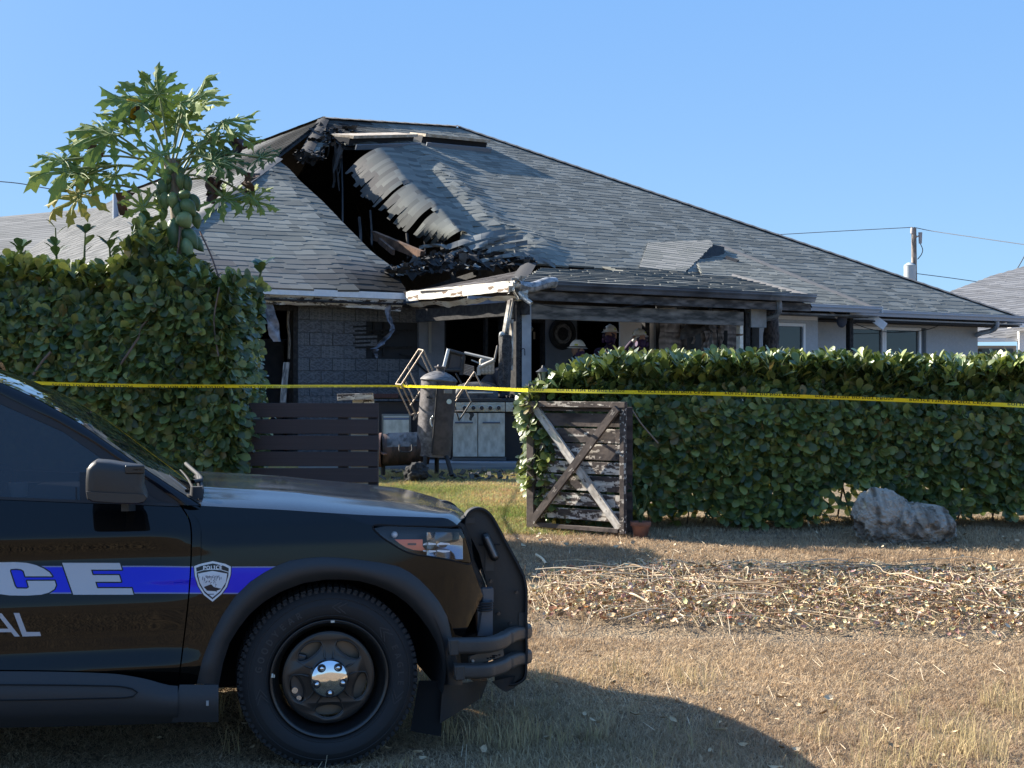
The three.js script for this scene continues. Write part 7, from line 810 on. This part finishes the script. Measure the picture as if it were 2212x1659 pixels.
  // push bumper: two upright plates with a rim, a cross bar, wrap bars, side light
  { const out = [[1004, 1140], [1003, 1127], [1007, 1113], [1014, 1104], [1025, 1098.5], [1036, 1097.5], [1047, 1101], [1058, 1110], [1066, 1121], [1095, 1175], [1124, 1229], [1132, 1248], [1136, 1268], [1136.5, 1330], [1136, 1440], [1132, 1465], [1112, 1478], [1090, 1478], [1072, 1478], [1066, 1400], [1064, 1320], [1054, 1268], [1037, 1199], [1020, 1165]], pz = -0.42, pts = out.map(p => { const q = cz(p[0], p[1], pz); return [q.x, q.y]; }), c = pts.reduce((a, p) => [a[0] + p[0] / pts.length, a[1] + p[1] / pts.length], [0, 0]);
    const plateM = std([0.030, 0.026, 0.023], 0.6, { bumpMap: fineBump, bumpScale: 0.0005 }), mkPlate = (dx, dy, dz, lab) => { const g = poly(pts, 0.012, 0.003); g.translate(dx, dy, pz - 0.03 + dz); const m = part('push_bumper_upright', toCreasedNormals(g, 0.5), plateM, car, lab); const rim = pts.slice(0, 19).map(([x, y]) => V(x + dx, y + dy, pz + dz - 0.008)); const cr = new THREE.CatmullRomCurve3(rim, false, 'centripetal'); part('rim', surf((u, v) => { const p = cr.getPoint(u), t = cr.getTangent(u), n = V(t.y, -t.x, 0); return p.add(V(0, 0, [0.018, 0.022, -0.028, -0.032][Math.round(v * 3)])).addScaledVector(n, [-0.006, 0.004, 0.004, -0.006][Math.round(v * 3)] * -1); }, 90, 3), rubber, m); return m; };
    const near = mkPlate(0, 0, 0); mkPlate(-0.06, -0.01, -0.50);
    const lt = (x, y) => cz(x, y, pz + 0.02); const A = lt(1049, 1160), Bq = lt(1068, 1202); part('warning_light', [new THREE.CapsuleGeometry(0.021, A.distanceTo(Bq), 6, 14).applyMatrix4(basisFrom(A, Bq).setPosition(A.clone().lerp(Bq, 0.5)))], std([0.012, 0.012, 0.012], 0.4), near); part('warning_light_lens', [new THREE.CapsuleGeometry(0.011, A.distanceTo(Bq) * 0.9, 6, 12).applyMatrix4(basisFrom(A, Bq).setPosition(A.clone().lerp(Bq, 0.5).add(V(0, 0, 0.014))))], phys([0.16, 0.16, 0.165], 0.2, { metalness: 0.3 }), near); part('seam', bar(lt(1036, 1178).add(V(0, 0, -0.015)), lt(1082, 1177).add(V(0, 0, -0.015)), 0.006, 0.006), deep, near);
    for (const [x, y] of [[1061, 1256], [1078, 1326], [1104, 1348], [1117, 1280]]) part('bolt', xf(new THREE.CylinderGeometry(0.008, 0.008, 0.012, 10), lt(x, y).add(V(0, 0, -0.008)).toArray(), [Math.PI / 2, 0, 0]), std([0.06, 0.06, 0.065], 0.3, { metalness: 0.7 }), near);
    const cb0 = cz(985, 1119, -0.52); part('cross_bar', [box(0.10, 0.025, 0.6, [cb0.x + 0.02, cb0.y - 0.005, -0.73]), box(0.04, 0.12, 0.6, [cb0.x + 0.14, cb0.y - 0.18, -0.73]), box(0.04, 0.12, 0.6, [cb0.x + 0.30, cb0.y - 0.5, -0.73])], bumpM, car); part('cross_bar_mark', box(0.05, 0.004, 0.06, [cb0.x + 0.03, cb0.y + 0.012, -0.55]), std([0.5, 0.5, 0.5], 0.5), car);
    const wrap = (yl, h, x0) => { const P0 = [[x0, yl, 0.02], [x0 + 45, yl, 0.02], [x0 + 70, yl - 0.5, 0.02], [1062, yl - 3, -0.02], [1082, yl - 9, -0.10], [1094, yl - 16, -0.19], [1104, yl - 21, -0.27], [1113, yl - 25, -0.34], [1137, yl - 30, -0.52], [1137, yl - 36, -0.9]], cc = new THREE.CatmullRomCurve3(P0.map(p => cz(p[0], p[1], p[2])), false, 'centripetal'); const ring = [[0, 0.5], [0.6, 0.5], [0.9, 0.42], [1, 0.25], [1, -0.25], [0.9, -0.42], [0.6, -0.5], [0, -0.5]]; const dent = t => 1 - 0.35 * Math.exp(-(((t - 0.585) / 0.018) ** 2)); return surf((u, v) => { const p = cc.getPoint(u), t = cc.getTangent(u), n = V(-t.z, 0, t.x).normalize(); if (n.z < 0) n.negate(); const r = ring[Math.round(v * 7)]; return p.add(V(0, r[1] * h, 0)).addScaledVector(n, (r[0] - 0.5) * 0.045 * dent(u)); }, 90, 7); };
    for (const [y, h, x] of [[1395.5, 0.066, 967], [1450, 0.062, 980]]) { const g = wrap(y, h, x), w = part('wrap_bar', g, bumpM, car); const e = cz(x, y, 0.0), r1 = cz(x + 20, y, 0); part('bar_cap', rbox(r1.x - e.x, h + 0.004, 0.052, 0.008, [(r1.x + e.x) / 2, e.y, 0.02]), bumpM, w); part('wrap_bar', mirrorGeo(g), bumpM, car); }
    const sp = (x, y) => cz(x, y, -0.03), s0 = sp(1014, 1432), s1 = sp(1100, 1408); part('sensor_plate', bar(sp(1014, 1430), sp(1101, 1418).add(V(0, 0, -0.13)), 0.045, 0.008, V(0, 0, 1)), std([0.055, 0.048, 0.042], 0.5), car); part('sensor_mark', [0, 1, 2, 3, 4].map(i => box(i === 2 ? 0.014 : 0.009, i === 2 ? 0.014 : 0.006, 0.004, sp(1056 + i * 7.5, 1424 - i * 0.8).add(V(0, 0, -0.02 - i * 0.011)).toArray())), deep, car); part('bolt', xf(new THREE.CylinderGeometry(0.006, 0.006, 0.012, 8), sp(1021, 1427).add(V(0, 0, 0.004)).toArray(), [Math.PI / 2, 0, 0]), std([0.45, 0.45, 0.45], 0.3, { metalness: 0.7 }), car);
    part('skid_plate', surf((u, v) => { const a = cz(lerp(1070, 1134, u), lerp(1470, 1455, u), lerp(-0.3, -0.5, u)), b = cz(lerp(1062, 1122, u), [1472, 1486, 1495, 1489, 1477][Math.round(u * 4)], lerp(-0.3, -0.5, u)); return a.lerp(b, v); }, 4, 3), rubber, car); part('tow_bracket', [bar(cz(1046, 1300, -0.25), cz(1046, 1372, -0.25), 0.07, 0.04), bar(cz(1046, 1270, -0.28), cz(1046, 1300, -0.28), 0.075, 0.05)], std([0.10, 0.11, 0.13], 0.45, { metalness: 0.5 }), car); part('bracket_rings', [0, 1, 2, 3].map(i => xf(new THREE.TorusGeometry(0.036, 0.005, 6, 16), cz(1046, 1300 + i * 5.5, -0.25).toArray(), [Math.PI / 2, 0, 0])), rubber, car); }
  // wheels
  const mkWheel = (x, z, sgn, tread) => {
    const w = new THREE.Group(); w.name = 'wheel'; w.position.set(x, cz(713, 1468, -0.035).y, z); if (sgn < 0) w.rotation.y = Math.PI; car.add(w);
    const prof = [[0.248, -0.045], [0.255, -0.012], [0.285, 0.006], [0.315, 0.008], [0.318, 0.006], [0.345, -0.004], [0.362, -0.022], [0.372, -0.038], [0.376, -0.05], [0.378, -0.12], [0.376, -0.19], [0.36, -0.225], [0.30, -0.235], [0.248, -0.2]]; const L = new THREE.LatheGeometry(prof.map(p => new THREE.Vector2(p[0], p[1])), 96); L.rotateX(Math.PI / 2); const tyre = part('tyre', L, std([0.016, 0.016, 0.018], 0.78, { bumpMap: fineBump, bumpScale: 0.0004 }), w);
    const blocks = []; for (let i = 0; i < 84; i++) { const a = i / 84 * 6.2832; for (const q of [-0.056, -0.10, -0.145, -0.185]) blocks.push(xf(new THREE.BoxGeometry(0.020, 0.012, 0.036), [0.377 * Math.cos(a + q * 0.2), 0.377 * Math.sin(a + q * 0.2), q], [0, 0, a + Math.PI / 2])); const s = i / 84 * 6.2832; blocks.push(xf(new THREE.BoxGeometry(0.016, 0.02, 0.006), [0.366 * Math.cos(s), 0.366 * Math.sin(s), -0.026], [0, 0, s + Math.PI / 2])); } part('tread', blocks, std([0.022, 0.022, 0.024], 0.85), tyre);
    const ringL = (r, t, z) => xf(new THREE.TorusGeometry(r, t, 6, 96), [0, 0, z]); part('sidewall_ring', [ringL(0.341, 0.0022, -0.001), ringL(0.268, 0.002, -0.003)], std([0.02, 0.02, 0.022], 0.7), tyre);
    if (sgn > 0) { const lets = []; const word = (s, a0, da, r, size) => [...s].forEach((ch, i) => { const g = new TextGeometry(ch, { font, size, depth: 0.0015, curveSegments: 3 }); g.computeBoundingBox(); const bb = g.boundingBox; g.translate(-(bb.max.x + bb.min.x) / 2, 0, 0); const a = a0 - i * da; g.rotateZ(a - Math.PI / 2); g.translate(r * Math.cos(a), r * Math.sin(a), 0.0075); lets.push(g); }); word('GOODYEAR', 2.96, 0.135, 0.288, 0.028); word('EAGLE', 0.42, 0.13, 0.290, 0.026); const chev = (a, d, r) => { for (const q of [-1, 1]) for (const o of [0, 0.08]) { const b = box(0.045, 0.004, 0.0015, [0, 0, 0]); xf(b, [0, 0.011 * q, 0], [0, 0, -q * 0.55 * d]); xf(b, [0, 0, 0], [0, 0, a + o * d - Math.PI / 2]); b.translate(r * Math.cos(a + o * d), r * Math.sin(a + o * d), 0.0075); lets.push(b); } }; chev(1.48, -1, 0.305); chev(0.72, -1, 0.298); chev(3.30, 1, 0.292); chev(-0.35, 1, 0.298); part('raised_lettering', lets, std([0.028, 0.028, 0.031], 0.6), tyre); }
    const rimM = phys([0.008, 0.008, 0.009], 0.42, { clearcoat: 0.5, clearcoatRoughness: 0.25 }), bar0 = [[0.249, -0.10], [0.249, -0.02], [0.252, -0.005], [0.247, 0.0], [0.236, -0.008], [0.231, -0.03], [0.222, -0.055], [0.212, -0.075], [0.205, -0.105], [0.205, -0.20]]; const rg = new THREE.LatheGeometry(bar0.map(p => new THREE.Vector2(...p)), 72); rg.rotateX(Math.PI / 2); const rim = part('rim', rg, rimM, w);
    // stamped steel centre with five openings
    const hole = i => { const c = (54 + 72 * i - 0) * Math.PI / 180, o = [], rc = 0.143; for (let j = 0; j < 22; j++) { const t = j / 22 * 6.2832, a = 0.060 * Math.cos(t), b = 0.030 * Math.sin(t) - 0.004 * Math.cos(2 * t) * 0 + (Math.sin(t) > 0 ? -0.18 * a * a / 0.03 * 0.05 : 0.0); const x = a * (1 - 0.16 * Math.sin(t)), y = b; o.push([(rc + y) * Math.cos(c) - x * Math.sin(c), (rc + y) * Math.sin(c) + x * Math.cos(c)]); } return o; };
    const ringO = Array.from({ length: 72 }, (_, i) => [0.192 * Math.cos(i / 72 * 6.2832), 0.192 * Math.sin(i / 72 * 6.2832)]), holes = [0, 1, 2, 3, 4].map(hole); const disc = poly(ringO, 0.014, 0.006, holes.map(h => h.slice().reverse())); { const p = disc.attributes.position; for (let i = 0; i < p.count; i++) { const r = Math.hypot(p.getX(i), p.getY(i)); p.setZ(i, p.getZ(i) + 0.022 * Math.exp(-((r / 0.085) ** 2))); } } disc.translate(0, 0, -0.058); disc.computeVertexNormals(); part('wheel_disc', toCreasedNormals(disc, 0.6), rimM, rim); part('wheel_lip', [xf(new THREE.TorusGeometry(0.190, 0.008, 8, 72), [0, 0, -0.048]), ...holes.map(h => tube(h.map(p => V(p[0], p[1], -0.043)), 0.005, 5, 60, true))], rimM, rim); 
    { const ribs = []; for (let i = 0; i < 5; i++) { const c = (90 + 72 * i) * Math.PI / 180; for (const q of [-1, 1]) ribs.push(tube([V(0.085, 0.018 * q, -0.030), V(0.115, 0.020 * q, -0.038), V(0.155, 0.034 * q, -0.041)], 0.0045, 5, 10).rotateZ(c)); } part('wheel_rib', ribs, rimM, rim); }
    part('brake_disc', xf(new THREE.CylinderGeometry(0.172, 0.172, 0.02, 48), [0, 0, -0.105], [Math.PI / 2, 0, 0]), std([0.20, 0.165, 0.13], 0.5, { metalness: 0.5 }), w); if (sgn > 0) part('brake_caliper', [rbox(0.07, 0.13, 0.03, 0.01, [-0.128, -0.03, -0.083], [0, 0, 0.1]), rbox(0.05, 0.06, 0.03, 0.01, [-0.118, 0.07, -0.083], [0, 0, -0.3])], std([0.08, 0.08, 0.085], 0.4, { metalness: 0.6 }), w); if (sgn > 0) part('caliper_bolt', [cyl(0.013, 0.013, 0.02, [-0.142, -0.052, -0.062], [Math.PI / 2, 0, 0]), cyl(0.011, 0.011, 0.02, [-0.125, -0.085, -0.062], [Math.PI / 2, 0, 0])], std([0.55, 0.56, 0.58], 0.25, { metalness: 0.9 }), w);
    const cap = [[0.0005, 0.022], [0.03, 0.021], [0.058, 0.016], [0.074, 0.008], [0.083, -0.004], [0.085, -0.03]].map(p => new THREE.Vector2(...p)), cg = new THREE.LatheGeometry(cap, 48); cg.rotateX(Math.PI / 2); cg.translate(0, 0, -0.012); const chrome = phys([0.82, 0.82, 0.83], 0.07, { metalness: 1 }), hub = part('hub_cap', cg, chrome, w); for (let i = 0; i < 5; i++) { const a = (54 + 72 * i) * Math.PI / 180 + Math.PI * 0 , x = 0.059 * Math.cos(a), y = 0.059 * Math.sin(a); part('lug_nut', [xf(new THREE.SphereGeometry(0.0105, 16, 10), [x, y, 0.006])], chrome, w); part('lug_socket', [xf(new THREE.TorusGeometry(0.0145, 0.004, 8, 20), [x, y, 0.0035])], std([0.04, 0.04, 0.045], 0.3, { metalness: 0.6 }), w); } if (sgn > 0) part('wheel_weight', [box(0.016, 0.009, 0.005, [0.012, 0.243, 0.0]), box(0.007, 0.016, 0.005, [-0.240, 0.027, 0.0], [0, 0, -0.1]), box(0.005, 0.012, 0.005, [-0.232, 0.024, -0.003], [0, 0, -0.1])], std([0.55, 0.54, 0.48], 0.4), w);
    return w;
  };
  const font = await new FontLoader().loadAsync('fonts/droid/droid_sans_bold.typeface.json');
  mkWheel(cz(713, 1468, -0.035).x, -0.045, 1); mkWheel(0, mirrorZ + 0.045, -1); mkWheel(-3.02, -0.045, 1); mkWheel(-3.02, mirrorZ + 0.045, -1);
}
renderer.render(scene, camera);
